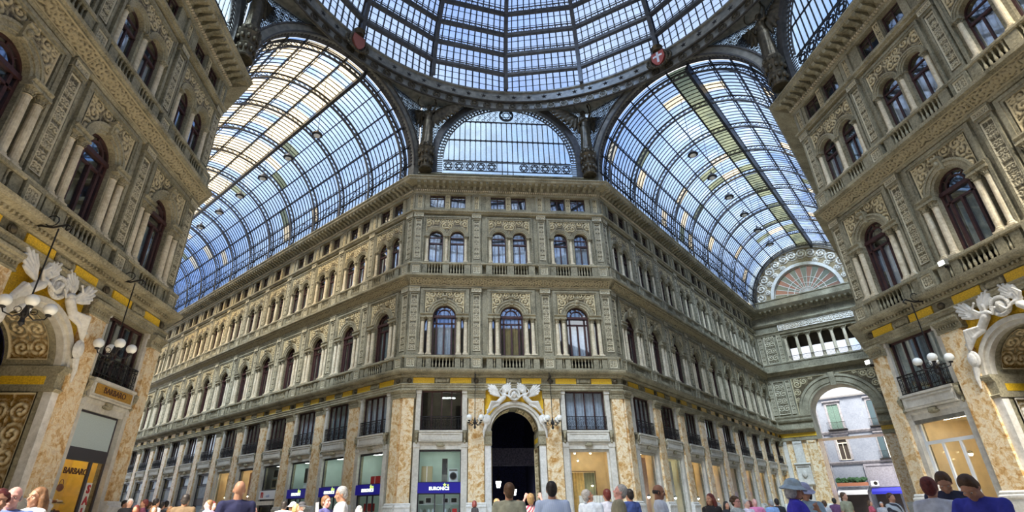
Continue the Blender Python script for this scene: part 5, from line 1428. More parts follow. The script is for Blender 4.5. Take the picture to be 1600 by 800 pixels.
# ------------------------------------------------------------------ marble sculpture in the spandrels of the portals
def reclining(mirror, seed):
    J = {k: Vector(v) for k, v in dict(pel=(0.95, 0, 0.75), chest=(0.62, -0.05, 1.05), neck=(0.52, -0.08, 1.28), headc=(0.5, -0.1, 1.45),
         shL=(0.72, -0.12, 1.2), elL=(0.9, -0.2, 1.42), wrL=(0.72, -0.22, 1.62), shR=(0.42, -0.12, 1.16), elR=(0.22, -0.2, 1.0), wrR=(0.05, -0.22, 1.2),
         hipL=(1.02, -0.05, 0.7), knL=(1.42, -0.22, 0.72), anL=(1.62, -0.15, 0.3), hipR=(0.98, 0.0, 0.62), knR=(1.3, -0.12, 0.42), anR=(1.68, -0.08, 0.02)).items()}
    J['hy'], J['hp'], J['lean'], J['bulk'], J['sex'] = -0.5, 0, 0, 1.05, 'f'
    m = MB(); add_head(m, J); 
    m.cap(J['chest'], J['pel'], 0.16, 0.16); m.cap(J['shL'], J['shR'], 0.07, 0.07); m.cap(J['neck'], J['chest'], 0.06, 0.13)
    for n_ in 'LR':
        m.cap(J['sh'+n_], J['el'+n_], 0.06, 0.045); m.cap(J['el'+n_], J['wr'+n_], 0.045, 0.03); m.ell(J['wr'+n_], 0.05)
        m.cap(J['hip'+n_], J['kn'+n_], 0.12, 0.08); m.cap(J['kn'+n_], J['an'+n_], 0.075, 0.045); m.cap(J['an'+n_], J['an'+n_]+Vector((0.1, -0.05, -0.08)), 0.045, 0.035)
    m.ell(J['neck']+Vector((0, 0.03, 0.17)), (0.1, 0.11, 0.1))
    r = random.Random(seed)
    for i in range(9):       # drapery folds round hips and legs
        t = i/8; p = J['pel'].lerp(J['anR'], t)+Vector((0, -0.06, 0.05)); q = J['pel'].lerp(J['knL'], min(1, t*1.3))+Vector((0, -0.12, 0))
        m.cap(p, q, 0.05+0.02*r.random(), 0.05)
    def wing(bx, bz, dx, dz, L):
        for i in range(6):
            a = math.atan2(dz, dx)+(i-2.5)*0.16; ll = L*(1-abs(i-3)*0.12)
            m.tube([(bx, 0.0, bz), (bx+math.cos(a)*ll*0.55, -0.04, bz+math.sin(a)*ll*0.55), (bx+math.cos(a)*ll, -0.06, bz+math.sin(a)*ll)], [0.06, 0.10, 0.055], 6)
    wing(0.7, 1.2, -0.45, 0.8, 0.95); wing(0.85, 1.1, 0.75, 0.6, 1.1)
    if mirror: m.v = [(-v[0], v[1], v[2]) for v in m.v]; m.f = [tuple(reversed(f)) for f in m.f]
    return remesh(m, 'figure', M_WHITE, 0.022, 1)
figs = {False: reclining(False, 1), True: reclining(True, 2)}
def wreath():
    m = MB()
    for i in range(26):
        a = 2*PI*i/26; m.ell((0.36*math.cos(a), -0.12, 0.36*math.sin(a)), (0.085, 0.09, 0.085), nu=7, nv=5)
    m.ell((0, -0.1, 0), (0.2, 0.12, 0.24)); m.ell((0, -0.2, 0.08), (0.1, 0.08, 0.12)); m.arch(0, 0, 0.0, 0.34, -0.06, 0, 0, 2*PI, n=18)
    return m.mesh('wreathed_medallion', M_WHITE)
wm = wreath()
def tail_shield():
    m = MB(); m.ell((0, -0.08, 0), (0.26, 0.1, 0.34)); m.ell((0, -0.15, 0), (0.17, 0.08, 0.24))
    m.tube([(0.05, -0.05, -0.3), (0.18, -0.05, -0.7), (0.2, -0.05, -1.1)], [0.13, 0.09, 0.03], 8)
    return m
tsm = {False: tail_shield().mesh('drapery_shield', M_WHITE)}
t2 = tail_shield(); t2.v = [(-v[0], v[1], v[2]) for v in t2.v]; t2.f = [tuple(reversed(f)) for f in t2.f]; tsm[True] = t2.mesh('drapery_shield', M_WHITE)
for W, c, where in ((WF, 7.63, 'the dark central portal'), (WR, 7.25, 'the near right portal'), (WL, -7.25, 'the near left portal')):
    for mir in (False, True):
        sx = -1 if mir else 1
        o = empty('reclining_figure_sculpture', wplace(W, c+sx*0.06, -0.30, 7.42), W['rz']); o.scale = (1.08, 1.0, 1.08)
        sd = {('wall_front', False): 'right', ('wall_front', True): 'left', ('wall_right', False): 'near', ('wall_right', True): 'far', ('wall_left', False): 'far', ('wall_left', True): 'near'}[(W['name'], mir)]
        tag(o, 'white winged marble figure, %s side of %s' % (sd, where), 'sculpture')
        obj('figure', figs[mir], o, (0, 0, 0)); obj('drapery_shield', tsm[mir], o, (sx*1.72, 0, -0.35))
    o = obj('wreathed_medallion', wm, None, wplace(W, c, -0.24, 8.74), W['rz']); tag(o, 'white marble wreath medallion at the crown of %s' % where, 'sculpture')

# ------------------------------------------------------------------ bracket lanterns with opal globes
def chandelier():
    root = empty('hanging_lamp')
    m = MB()
    m.tube([(0, 0, 0.1), (0, 0, 2.95)], 0.025, 6)
    m.tube([(0, 1.0, 3.0), (0, 0.6, 3.05), (0, 0.2, 3.0), (0, -0.25, 3.12), (0, -0.4, 3.0), (0, -0.25, 2.9)], 0.035, 6)
    m.tube([(0, 0.3+0.22*math.cos(2*PI*k/10), 3.25+0.2*math.sin(2*PI*k/10)) for k in range(10)], 0.02, 5, True)
    m.build('rod_and_bracket', M_RAIL, root)
    m = MB(); m.lathe([(0.03, -0.45), (0.09, -0.35), (0.05, -0.2), (0.12, -0.05), (0.06, 0.15), (0.03, 0.3)], n=10)
    for i in range(4):
        a = PI/4+i*PI/2; c, s_ = math.cos(a), math.sin(a)
        m.tube([(0, 0, 0), (0.25*c, 0.25*s_, -0.2), (0.5*c, 0.5*s_, -0.12), (0.56*c, 0.56*s_, 0.02)], 0.022, 6)
        m.tube([(0.2*c+0.09*math.cos(b)*c, 0.2*s_+0.09*math.cos(b)*s_, 0.05+0.09*math.sin(b)) for b in [2*PI*k/8 for k in range(8)]], 0.013, 4, True)
        m.lathe([(0.07, 0.0), (0.09, 0.05), (0.05, 0.08)], 0.56*c, 0.56*s_, 8)
    m.build('branch', M_RAIL, root)
    for i in range(4):
        a = PI/4+i*PI/2; b = MB(); b.smooth = True; b.ell((0, 0, 0), 0.19, nu=16, nv=10); b.build('globe', M_GLOBE, root, (0.56*math.cos(a), 0.56*math.sin(a), 0.24))
    return root
ch0 = chandelier()
spots = [(WF, 4.88, -1.0, 6.8, 'four-globe hanging lamp before the marble pillar left of the central portal'),
         (WF, 10.05, -1.15, 6.75, 'four-globe hanging lamp before the marble pillar right of the central portal'),
         (WL, -4.45, -1.1, 7.2, 'four-globe hanging lamp between the near left portal and its shop'),
         (WR, 4.2, -1.1, 7.1, 'four-globe hanging lamp between the near right portal and its shop'),
         (WL, -9.2, -1.2, 7.1, 'four-globe hanging lamp before the arch at the left edge of the near left portal')]
for i, (W, x, y, z, lab) in enumerate(spots):
    o = ch0 if i == 0 else copy_tree(ch0)
    o.location = wplace(W, x, y, z); o.rotation_euler = (0, 0, W['rz']); tag(o, lab, 'lamp')
# pendant lamps under the vaults
def pendant():
    m = MB(); r_ = empty('pendant_lamp')
    m.lathe([(0.32, 0), (0.42, 0.05), (0.38, 0.18), (0.22, 0.34), (0.1, 0.42), (0.06, 0.6)], n=14); m.build('lamp_shade', M_IRON, r_)
    MB().tube([(0, 0, 0.5), (0, 0, 6.0)], 0.02, 4).build('cable', M_RAIL, r_)
    b = MB(); b.smooth = True; b.ell((0, 0, 0.0), (0.26, 0.26, 0.14), nu=12, nv=8); b.build('lens', M_GLOBE, r_)
    return r_
pd = pendant(); first = True
for loc_, rz_, wd, base, sp, z, arm in ((locL, rzL, wL_, 3.0, 4.3, 28.1, 'left'), (locR, rzR, wR_, 2.5, 4.2, 27.3, 'right')):
    for i in range(6 if arm == 'left' else 6):
        o = pd if first else copy_tree(pd); first = False
        c, s_ = math.cos(rz_), math.sin(rz_); x, y = wd/2, base+sp*i
        o.location = (loc_[0]+c*x-s_*y, loc_[1]+s_*x+c*y, z)
        tag(o, 'dark pendant lamp hanging in a row beneath the %s glass vault' % arm, 'lamp', 'pendant lamps under the %s vault' % arm)
# lanterns inside the central portal
for x, y, z, lab in ((6.85, 4.5, 3.0, 'lit lantern hanging left in the dark central portal'), (8.45, 8.5, 2.6, 'small lit lantern hanging deep right in the dark central portal')):
    o = empty('lit_lantern', wplace(WF, x, y, z)); tag(o, lab, 'lantern')
    MB().lathe([(0.12, 0), (0.2, 0.4), (0.2, 0.42)], n=8).build('lamp_glass', M_LAMP_WHITE, o); MB().lathe([(0.24, 0.42), (0.12, 0.58), (0.03, 0.7)], n=8).build('cap', M_RAIL, o)
    MB().tube([(0, 0, 0.6), (0, 0, 1.55)], 0.02, 4).build('rod', M_RAIL, o)

# ------------------------------------------------------------------ shops
M_SHOP_PALE = simple('pale_shop_wall', (0.62, 0.70, 0.66), 0.7, noise=0.06, nscale=2)
M_SHOP_WARM = simple('warm_shop_wall', (0.86, 0.72, 0.48), 0.7, noise=0.1, nscale=2)
M_SHOP_DARK = simple('dark_shop_wall', (0.10, 0.09, 0.08), 0.8)
M_PINK = simple('salmon_cloth', (0.80, 0.50, 0.34), 0.85, noise=0.1, nscale=6); M_CREAM = simple('cream_cloth', (0.86, 0.80, 0.68), 0.85, noise=0.1, nscale=6)
M_AMBER = simple('amber_cloth', (0.85, 0.60, 0.22), 0.85, noise=0.12, nscale=6); M_OLIVE = simple('olive_cloth', (0.30, 0.30, 0.18), 0.85, noise=0.1, nscale=6)
M_FRAME_DK = simple('dark_metal_frame', (0.05, 0.045, 0.055), 0.4); M_FRAME_W = simple('white_metal_frame', (0.80, 0.82, 0.82), 0.35)
M_NAVY = simple('navy_fascia', (0.015, 0.012, 0.22), 0.35, emit=(0.02, 0.015, 0.5), estr=0.12)
M_SIGNW = simple('lit_white_letters', (0.9, 0.95, 0.85), 0.4, emit=(0.85, 1.0, 0.75), estr=1.0); M_SIGNY = simple('lit_green_yellow_star', (0.6, 0.9, 0.1), 0.4, emit=(0.7, 1.0, 0.2), estr=0.8)
M_RED = simple('red_plastic', (0.60, 0.03, 0.03), 0.4); M_CARD = simple('brown_cardboard', (0.52, 0.42, 0.22), 0.8); M_BLACK = simple('black_plastic', (0.02, 0.02, 0.022), 0.35)
M_APPL = simple('white_enamel', (0.82, 0.86, 0.86), 0.3); M_FROST = simple('frosted_screen', (0.52, 0.60, 0.57), 0.7, noise=0.1, nscale=30)
M_BROWNSIGN = simple('ochre_sign_panel', (0.42, 0.22, 0.03), 0.6, noise=0.3, nscale=12); M_LETDK = simple('dark_letters', (0.08, 0.03, 0.02), 0.5)
M_SHELFY = simple('yellow_lit_display', (0.90, 0.66, 0.16), 0.6, noise=0.1, nscale=3); M_SHOE = simple('brown_leather', (0.20, 0.06, 0.03), 0.4)
E_CEIL = {'pale': emission('shop_ceiling_light_cool', (0.85, 1.0, 0.92), 9.0), 'warm': emission('shop_ceiling_light_warm', (1.0, 0.84, 0.58), 11.0), 'amber': emission('shop_ceiling_light_amber', (1.0, 0.80, 0.48), 11.0), 'dim': emission('shop_ceiling_light_dim', (1.0, 0.85, 0.6), 2.5)}
SHOPN = [0]
def interior(W, c, wallm, light, depth=2.6, hw=1.75):
    m = MB(); y0, y1 = 0.4, depth
    m.box(c-hw-0.05, c-hw, y0, y1, 0, 5.3); m.box(c+hw, c+hw+0.05, y0, y1, 0, 5.3); m.box(c-hw, c+hw, y1, y1+0.05, 0, 5.3); m.box(c-hw, c+hw, y0, y1, 5.25, 5.3)
    o = m.build('wall_shop_interior', wallm, None, W['loc'], W['rz']); o['kind'] = 'structure'
    MB().box(c-1.0, c+1.0, 0.9, 1.15, 5.16, 5.2).build('ceiling_light_strip', E_CEIL[light], o)
    return o
def put(W, name, me, x, y, z, lab, cat, grp=None, rz=0.0):
    o = obj(name, me, None, wplace(W, x, y, z), W['rz']+rz)
    tag(o, lab, cat, grp); return o
def front(W, c, lab, fm, rects, y=0.05, grp=None):
    """framed glass shop front; rects = panes"""
    o = empty('shop_front', wplace(W, c, 0, 0), W['rz']); tag(o, lab, 'shop front', grp)
    MB().slab(rect(-1.39, 1.39, 0.02, 5.16), [rect(*r) for r in rects], y, y+0.08).build('frame', fm, o)
    for r in rects: MB().slab(rect(*r), [], y+0.04, y+0.045).build('pane', M_PANE_CLEAR, o)
    return o
def fascia(o, txt='EURONICS', z0=2.52, z1=3.15):
    s = MB().box(-1.38, 1.38, -0.12, 0.04, z0, z1).build('fascia_sign', M_NAVY, o)
    zc = (z0+z1)/2-0.05
    k = obj('lettering', text_mesh(txt, 0.27, 0.015, M_SIGNW, bold=0.008), s, (0, -0.14, zc))
    m = MB(); P = []
    for i in range(10):
        r = 0.13 if i % 2 == 0 else 0.055; t = PI/2+PI*i/5; P.append((0.35+r*math.cos(t), zc+0.22+r*math.sin(t)))
    m.slab(P, [], -0.16, -0.12); P2 = [(x+0.22, z) for x, z in P]; m.slab([(0.35+0.22+(x-0.35)*0.6, zc+0.2+(z-zc-0.22)*0.6) for x, z in P], [], -0.16, -0.12)
    m.build('star_logo', M_SIGNY, s)
def box_thing(W, x, y, z, w_, d_, h_, mt, name, lab, cat, detail=None):
    o = empty(name, wplace(W, x, y, z), W['rz']); tag(o, lab, cat)
    MB().box(-w_/2, w_/2, -d_/2, d_/2, 0, h_).build('body', mt, o)
    if detail: detail(o, w_, d_, h_)
    return o
def d_wash(o, w_, d_, h_):
    MB().arch(0, h_*0.48, 0.0, 0.19, -d_/2-0.03, -d_/2, 0, 2*PI, n=20).build('door', M_BLACK, o); MB().arch(0, h_*0.48, 0.19, 0.24, -d_/2-0.04, -d_/2, 0, 2*PI, n=20).build('door_ring', M_IRON_LIGHT, o)
    MB().box(-w_/2+0.03, w_/2-0.03, -d_/2-0.01, -d_/2, h_*0.84, h_*0.97).build('control_panel', M_IRON_LIGHT, o)
def d_tv(o, w_, d_, h_): MB().box(-w_/2+0.06, w_/2-0.06, -d_/2-0.012, -d_/2, 0.08, h_-0.05).build('screen', M_BLACK, o)
def d_fridge(o, w_, d_, h_):
    MB().box(-w_/2+0.01, w_/2-0.01, -d_/2-0.02, -d_/2, 0.5, h_-0.02).build('door', M_IRON_MID, o); MB().box(w_/2-0.08, w_/2-0.05, -d_/2-0.06, -d_/2, 0.9, h_-0.3).build('handle', M_IRON_LIGHT, o)
def d_card(o, w_, d_, h_): MB().box(-0.03, 0.03, -d_/2-0.004, d_/2, 0, h_+0.004).build('tape', M_CREAM, o)
def shelf(W, c, z, y0=0.35, y1=1.1, hw=1.36, mt=None):
    o = MB().box(c-hw, c+hw, y0, y1, z-0.04, z).build('trim_shelf', mt or M_SHOP_PALE, None, W['loc'], W['rz']); o['kind'] = 'structure'
TOPB, LOWB = [(-1.3, -0.0-0.03, 3.2, 5.0), (0.03, 1.3, 3.2, 5.0)], [(-1.3, -0.3, 0.1, 2.45), (-0.22, 0.3, 0.1, 2.45), (0.38, 1.3, 0.1, 2.45)]
# electronics shop, front left bay
interior(WF, 2.63, M_SHOP_PALE, 'pale')
o = front(WF, 2.63, 'electronics shop front with blue lit sign on the left of the front facade', M_FRAME_DK, [(-1.33, 1.33, 3.2, 5.05)] + LOWB); fascia(o)
shelf(WF, 2.63, 3.16)
box_thing(WF, 1.78, 0.75, 3.16, 0.72, 0.5, 1.02, M_CARD, 'cardboard_box', 'tall brown cardboard box on the shelf over the blue sign of the front shop', 'box', d_card)
box_thing(WF, 2.95, 0.75, 3.16, 0.36, 0.4, 1.5, M_IRON_LIGHT, 'refrigerator', 'tall dark-doored refrigerator on the shelf over the blue sign', 'refrigerator', d_fridge)
box_thing(WF, 3.52, 0.75, 3.16, 0.6, 0.5, 0.85, M_APPL, 'washing_machine', 'white washing machine with round black door above the blue sign', 'washing machine', d_wash)
for zz in (0.9, 1.4, 1.9): shelf(WF, 2.63, zz, 0.4, 0.9)
for i, (x, z, w_, h_, mt, nm, lab, cat, dt) in enumerate([
    (3.05, 1.9, 0.42, 0.36, M_APPL, 'television', 'left one of two white-framed televisions under the blue sign', 'television', d_tv), (3.6, 1.9, 0.46, 0.38, M_APPL, 'television', 'right one of two white-framed televisions under the blue sign', 'television', d_tv),
    (1.95, 1.9, 0.44, 0.40, M_APPL, 'microwave_oven', 'pale microwave oven on the upper display shelf under the blue sign', 'appliance', d_tv), (1.5, 1.9, 0.26, 0.2, M_BLACK, 'radio', 'black radio on the upper display shelf left of the pale microwave', 'radio', d_tv),
    (3.65, 1.4, 0.3, 0.22, M_RED, 'toaster', 'small red toaster on the display shelf below the right television', 'appliance', None)]):
    box_thing(WF, x, 0.65, z, w_, 0.3, h_, mt, nm, lab, cat, dt)
r_ = random.Random(4)
pot = MB().lathe([(0.07, 0), (0.09, 0.03), (0.08, 0.16), (0.03, 0.2), (0.02, 0.24)], n=10); potm = [pot.mesh('kitchen_pot', mt) for mt in (M_APPL, M_IRON_LIGHT, M_SHOP_PALE)]
for zz in (0.9, 1.4):
    for i in range(9):
        x = 1.45+i*0.27
        if abs(x-2.65) < 0.2 or (zz == 1.4 and x > 3.4): continue
        put(WF, 'kitchen_pot', potm[i % 3], x, 0.65+0.1*r_.random(), zz, 'small metal kitchen pot on the display shelves of the front electronics shop', 'pot', 'pots in the electronics shop window')
# clothes shop, front right bay
interior(WF, 12.62, M_SHOP_WARM, 'warm')
o = front(WF, 12.62, 'pale-framed clothes shop front with warm lit interior right of the portal', M_PALE, [(-1.25, 1.25, 0.1, 5.0)])
o2 = empty('display_screen', wplace(WF, 12.6, 1.5, 0)); tag(o2, 'brown framed hanging display screen inside the warm clothes shop', 'display screen')
MB().slab(rect(-1.0, 0.75, 0.3, 3.9), [rect(-0.96, 0.71, 0.34, 3.86)], 0, 0.06).build('frame', M_WOOD, o2); curtain(-0.95, -0.1, 0.4, 3.8, 0.1).build('cloth', M_AMBER, o2); curtain(-0.05, 0.7, 0.4, 3.8, 0.1).build('cloth', M_OLIVE, o2)
m = curtain(-0.8, 0.9, 0.0, 2.3, 0.0); put(WF, 'cream_drape', m.mesh('cream_drape', M_CREAM), 12.7, 0.8, 0.02, 'cream pleated drape at the front of the warm clothes shop', 'drape')
def spot(W, x, y, z, lab, grp=None, mt=None, r=0.07):
    o = empty('spot_lamp', wplace(W, x, y, z), W['rz']); tag(o, lab, 'lamp', grp)
    b = MB(); b.ell((0, 0, 0), r, nu=10, nv=8); b.build('bulb', mt or M_LAMP_WARM, o); MB().lathe([(r*1.15, 0.02), (r*1.1, 0.1), (r*0.4, 0.16)], n=10).build('housing', M_IRON_LIGHT, o)
for x, y, z in ((11.85, 0.9, 5.0), (12.95, 0.9, 5.0), (12.1, 1.2, 4.55), (13.0, 1.3, 2.95)): spot(WF, x, y, z, 'small warm ceiling spot in the clothes shop right of the portal', 'spots in the clothes shop')
# long left arcade shops, counted from the corner
for k in range(NL):
    c = -(3.0+4.53*k)
    ordn = ['first', 'second', 'third', 'fourth', 'fifth', 'sixth'][k] if k < 6 else None
    if k < 3:
        interior(WLW, c, M_SHOP_PALE, 'pale'); o = front(WLW, c, 'electronics shop front with blue lit sign, %s bay of the left arcade from the corner' % ordn, M_FRAME_DK, [(-1.33, 1.33, 3.2, 5.05)] + LOWB); fascia(o)
        shelf(WLW, c, 3.16); shelf(WLW, c, 1.5, 0.4, 0.9)
        if k == 0:
            box_thing(WLW, c-0.1, 0.7, 3.16, 0.95, 0.4, 0.55, M_RED, 'red_box', 'red appliance box above the blue sign nearest the corner of the left arcade', 'box', d_card)
            box_thing(WLW, c+0.75, 0.7, 3.16, 0.5, 0.4, 0.55, M_APPL, 'washing_machine', 'white washing machine beside the red box above the blue sign', 'washing machine', d_wash)
            put(WLW, 'yellow_green_drape', curtain(-0.4, 0.4, 0, 1.9, 0).mesh('yellow_green_drape', simple('yellow_green_cloth', (0.50, 0.60, 0.05), 0.8)), c+0.75, 1.6, 3.2, 'yellow-green hanging in the first blue-signed shop of the left arcade', 'drape')
            box_thing(WLW, c-0.7, 0.65, 1.5, 0.8, 0.3, 0.5, M_RED, 'red_box', 'red box under the blue sign nearest the corner of the left arcade', 'box', d_card)
        if k == 1: put(WLW, 'yellow_drape', curtain(-0.3, 0.4, 0, 1.9, 0).mesh('yellow_drape', M_AMBER), c+0.8, 1.6, 3.2, 'gold drape in the second blue-signed shop of the left arcade', 'drape')
        if k == 2: box_thing(WLW, c+0.85, 1.2, 3.16, 0.6, 0.4, 1.8, simple('maroon_panel', (0.25, 0.03, 0.06), 0.6), 'maroon_panel', 'maroon display panel in the third blue-signed shop of the left arcade', 'panel', d_card); box_thing(WLW, c-0.2, 1.0, 3.16, 0.9, 0.4, 1.6, M_APPL, 'refrigerator', 'white refrigerator in the third blue-signed shop of the left arcade', 'refrigerator', d_fridge)
    elif k == 3:
        interior(WLW, c, M_SHOP_DARK, 'pale'); o = front(WLW, c, 'shop front with white sign and red n logo in the left arcade', M_FRAME_DK, [(-1.3, 1.3, 3.3, 5.05), (-1.3, 0.4, 0.1, 1.95), (0.5, 1.3, 0.1, 2.3)])
        s = MB().box(-1.38, 1.38, -0.1, 0.04, 2.55, 3.2).build('fascia_sign', M_WHITEP, o); obj('logo', text_mesh('n', 0.85, 0.02, M_RED, bold=0.02), s, (-0.85, -0.12, 2.95)); obj('lettering', text_mesh('onda', 0.3, 0.01, simple('pale_blue_letters', (0.45, 0.5, 0.7), 0.5)), s, (0.1, -0.12, 2.8))
        MB().box(-1.3, 1.3, -0.3, 0.0, 2.1, 2.4).build('awning_roll', M_CREAM, o)
        for i, (x, z, mt) in enumerate(((-0.6, 3.4, M_CARD), (0.3, 3.4, M_SHOP_PALE), (-0.5, 4.2, M_SHOP_PALE), (0.4, 4.2, M_APPL))):
            box_thing(WLW, c+x, 0.8, z, 0.8, 0.3, 0.7, mt, 'display_poster_box', '%s display box in the upper window over the red n logo' % ['tan lower left', 'grey lower right', 'grey upper left', 'white upper right'][i], 'box', d_tv)
        for z in (0.5, 0.95, 1.4): shelf(WLW, c, z, 0.4, 0.8, mt=M_APPL)
    elif k in (4, 5):
        interior(WLW, c, M_SHOP_WARM, 'warm'); front(WLW, c, ('tan-curtained' if k == 4 else 'yellow-lit')+' shop front in the left arcade, %s bay from the corner' % ordn, M_FRAME_DK if k == 4 else M_PALE, [(-1.25, 1.25, 0.1, 5.0)])
        put(WLW, 'pleated_drape', curtain(-1.2, 0.6 if k == 5 else 1.2, 0, 4.9, 0).mesh('pleated_drape', M_PINK if k == 4 else M_AMBER), c, 0.9, 0.02, ('tan' if k == 4 else 'yellow')+' pleated drape behind glass in the left arcade', 'drape')
        spot(WLW, c-0.3, 0.6, 2.9, 'small bright lamp in the %s-lit shop of the left arcade' % ('tan' if k == 4 else 'yellow'))
    else:
        interior(WLW, c, M_SHOP_DARK, 'dim'); o = front(WLW, c, 'dark-framed shop front with transom panes and grey panel, farther along the left arcade', M_FRAME_DK, [(-1.3, -0.5, 4.1, 5.0), (-0.42, 1.3, 4.1, 5.0), (-1.3, 1.3, 2.9, 4.0), (-1.2, 1.2, 0.1, 2.3)], grp='dark shop fronts of the left arcade')
        MB().box(-0.3, 0.7, 0.12, 0.14, 4.25, 4.95).build('white_notice', M_WHITEP, o); MB().box(-1.28, 1.28, 0.12, 0.14, 2.95, 3.95).build('grey_panel', M_IRON_LIGHT, o)
        if k % 2 == 0: MB().box(-1.1, 1.1, 0.3, 0.32, 0.1, 2.25).build('roller_blind', M_FROST, o)
# right arcade: cloth-lined lit windows with little round lamps
CL = [(M_PINK, 'salmon', 'warm'), (M_CREAM, 'cream', 'pale'), (M_AMBER, 'amber', 'amber'), (M_PINK, 'rose', 'warm'), (M_OLIVE, 'olive', 'dim'), (M_AMBER, 'gold', 'warm'), (M_AMBER, 'honey', 'amber'), (M_AMBER, 'ochre', 'amber'), (M_CREAM, 'buff', 'warm')]
ORD = ['first', 'second', 'third', 'fourth', 'fifth', 'sixth', 'seventh', 'eighth', 'ninth']
for k in range(NR):
    c = 3.05+4.6*k; mt, nm, li = CL[k]
    interior(WRW, c, M_SHOP_WARM, li)
    front(WRW, c, 'white-framed lit shop window, %s bay of the right arcade from the corner' % ORD[k], M_PALE, [(-1.25, 1.25, 0.1, 5.0)])
    put(WRW, 'pleated_drape', curtain(-1.22, 1.22, 0, 4.9, 0).mesh('pleated_drape', mt), c, 0.75, 0.02, '%s pleated drape behind glass in the %s bay of the right arcade' % (nm, ORD[k]), 'drape')
    spot(WRW, c+0.35, 0.45, 2.25, 'small round white lamp before the drape in the %s bay of the right arcade' % ORD[k], None, M_LAMP_WHITE if k != 4 else M_LAMP_WARM, 0.10)
# near left building: shoe shop
c = -2.3
interior(WL, -2.4, M_SHELFY, 'amber', 1.6)
o = front(WL, -2.4, 'shoe shop front with frosted upper screen and yellow lit display on the near left building', M_FRAME_DK, [(-1.3, 1.3, 3.82, 5.1), (-1.22, 0.42, 0.1, 3.35), (0.56, 1.3, 0.1, 3.35)])
MB().box(-1.34, 1.34, 0.06, 0.1, 3.8, 5.12).build('frosted_screen', M_FROST, o)
obj('lettering', text_mesh('BARBARO', 0.31, 0.012, M_LETDK, bold=0.005), o, (-0.33, 0.03, 2.95))
st = MB().box(0.62, 0.98, 0.08, 0.10, 0.3, 2.6).build('vertical_banner', M_CREAM, o)
for i, ch in enumerate('SALDI'): obj('letter', text_mesh(ch, 0.42, 0.012, M_RED, bold=0.012), st, (0.8, 0.06, 2.35-0.42*i))
sgn = MB().box(-1.25, 1.25, -0.36, -0.345, 5.78, 6.18).build('name_panel', M_BROWNSIGN, None, wplace(WL, -2.4, 0, 0), WL['rz']); tag(sgn, 'ochre name panel with dark letters on the balcony parapet above the shoe shop', 'sign')
obj('lettering', text_mesh('BARBARO', 0.34, 0.01, M_LETDK), sgn, (0, -0.37, 5.98))
shoe = MB(); shoe.ell((0, -0.04, 0.05), (0.045, 0.13, 0.045)); shoe.ell((0, 0.07, 0.08), (0.042, 0.055, 0.06)); shoem = shoe
def shoe_obj(W, x, y, z, lab, grp, i):
    mm = [M_SHOE, M_CREAM, M_BLACK][i % 3]; key = 'shoe%d' % (i % 3)
    if key not in MESH: MESH[key] = remesh(shoem, 'shoe', mm, 0.012, 1); MESH[key+'s'] = MB().box(-0.045, 0.045, -0.165, 0.12, -0.012, 0.008).mesh('sole', M_LETDK)
    o = obj('shoe', MESH[key], None, wplace(W, x, y, z+0.012), W['rz']); tag(o, lab, 'shoe', grp); obj('sole', MESH[key+'s'], o)
for j, z in enumerate((0.75, 1.15, 1.5, 1.85)):
    s_ = MB().box(-3.55, -2.05, 0.5, 0.85, z-0.03, z).build('trim_shoe_shelf', M_AMBER, None, WL['loc'], WL['rz']); s_['kind'] = 'structure'
    for i in range(5): shoe_obj(WL, -3.45+i*0.32, 0.68, z, 'single shoe displayed on a shelf in the yellow-lit shoe shop window', 'shoes in the shop window', i+j)
for x, z in ((-2.9, 2.35), (-2.3, 2.4)):
    hb = empty('handbag', wplace(WL, x, 0.7, z), WL['rz']); tag(hb, 'dark leather handbag hanging %s in the shoe shop window' % ('left' if x < -2.5 else 'right'), 'handbag')
    b = MB(); b.ell((0, 0, 0), (0.18, 0.07, 0.14)); b.build('bag', M_SHOE, hb); MB().tube([(0.12*math.cos(PI*k/8), 0, 0.1+0.2*math.sin(PI*k/8)) for k in range(9)], 0.012, 5).build('handle', M_SHOE, hb)
# other bays of the near buildings
interior(WL, -12.1, M_SHOP_DARK, 'dim'); front(WL, -12.1, 'dark shop front at the near end of the left building', M_FRAME_DK, [(-1.3, 1.3, 0.1, 5.0)])
interior(WR, 12.1, M_SHOP_DARK, 'dim'); front(WR, 12.1, 'dark shop front at the near end of the right building', M_FRAME_DK, [(-1.3, 1.3, 0.1, 5.0)])
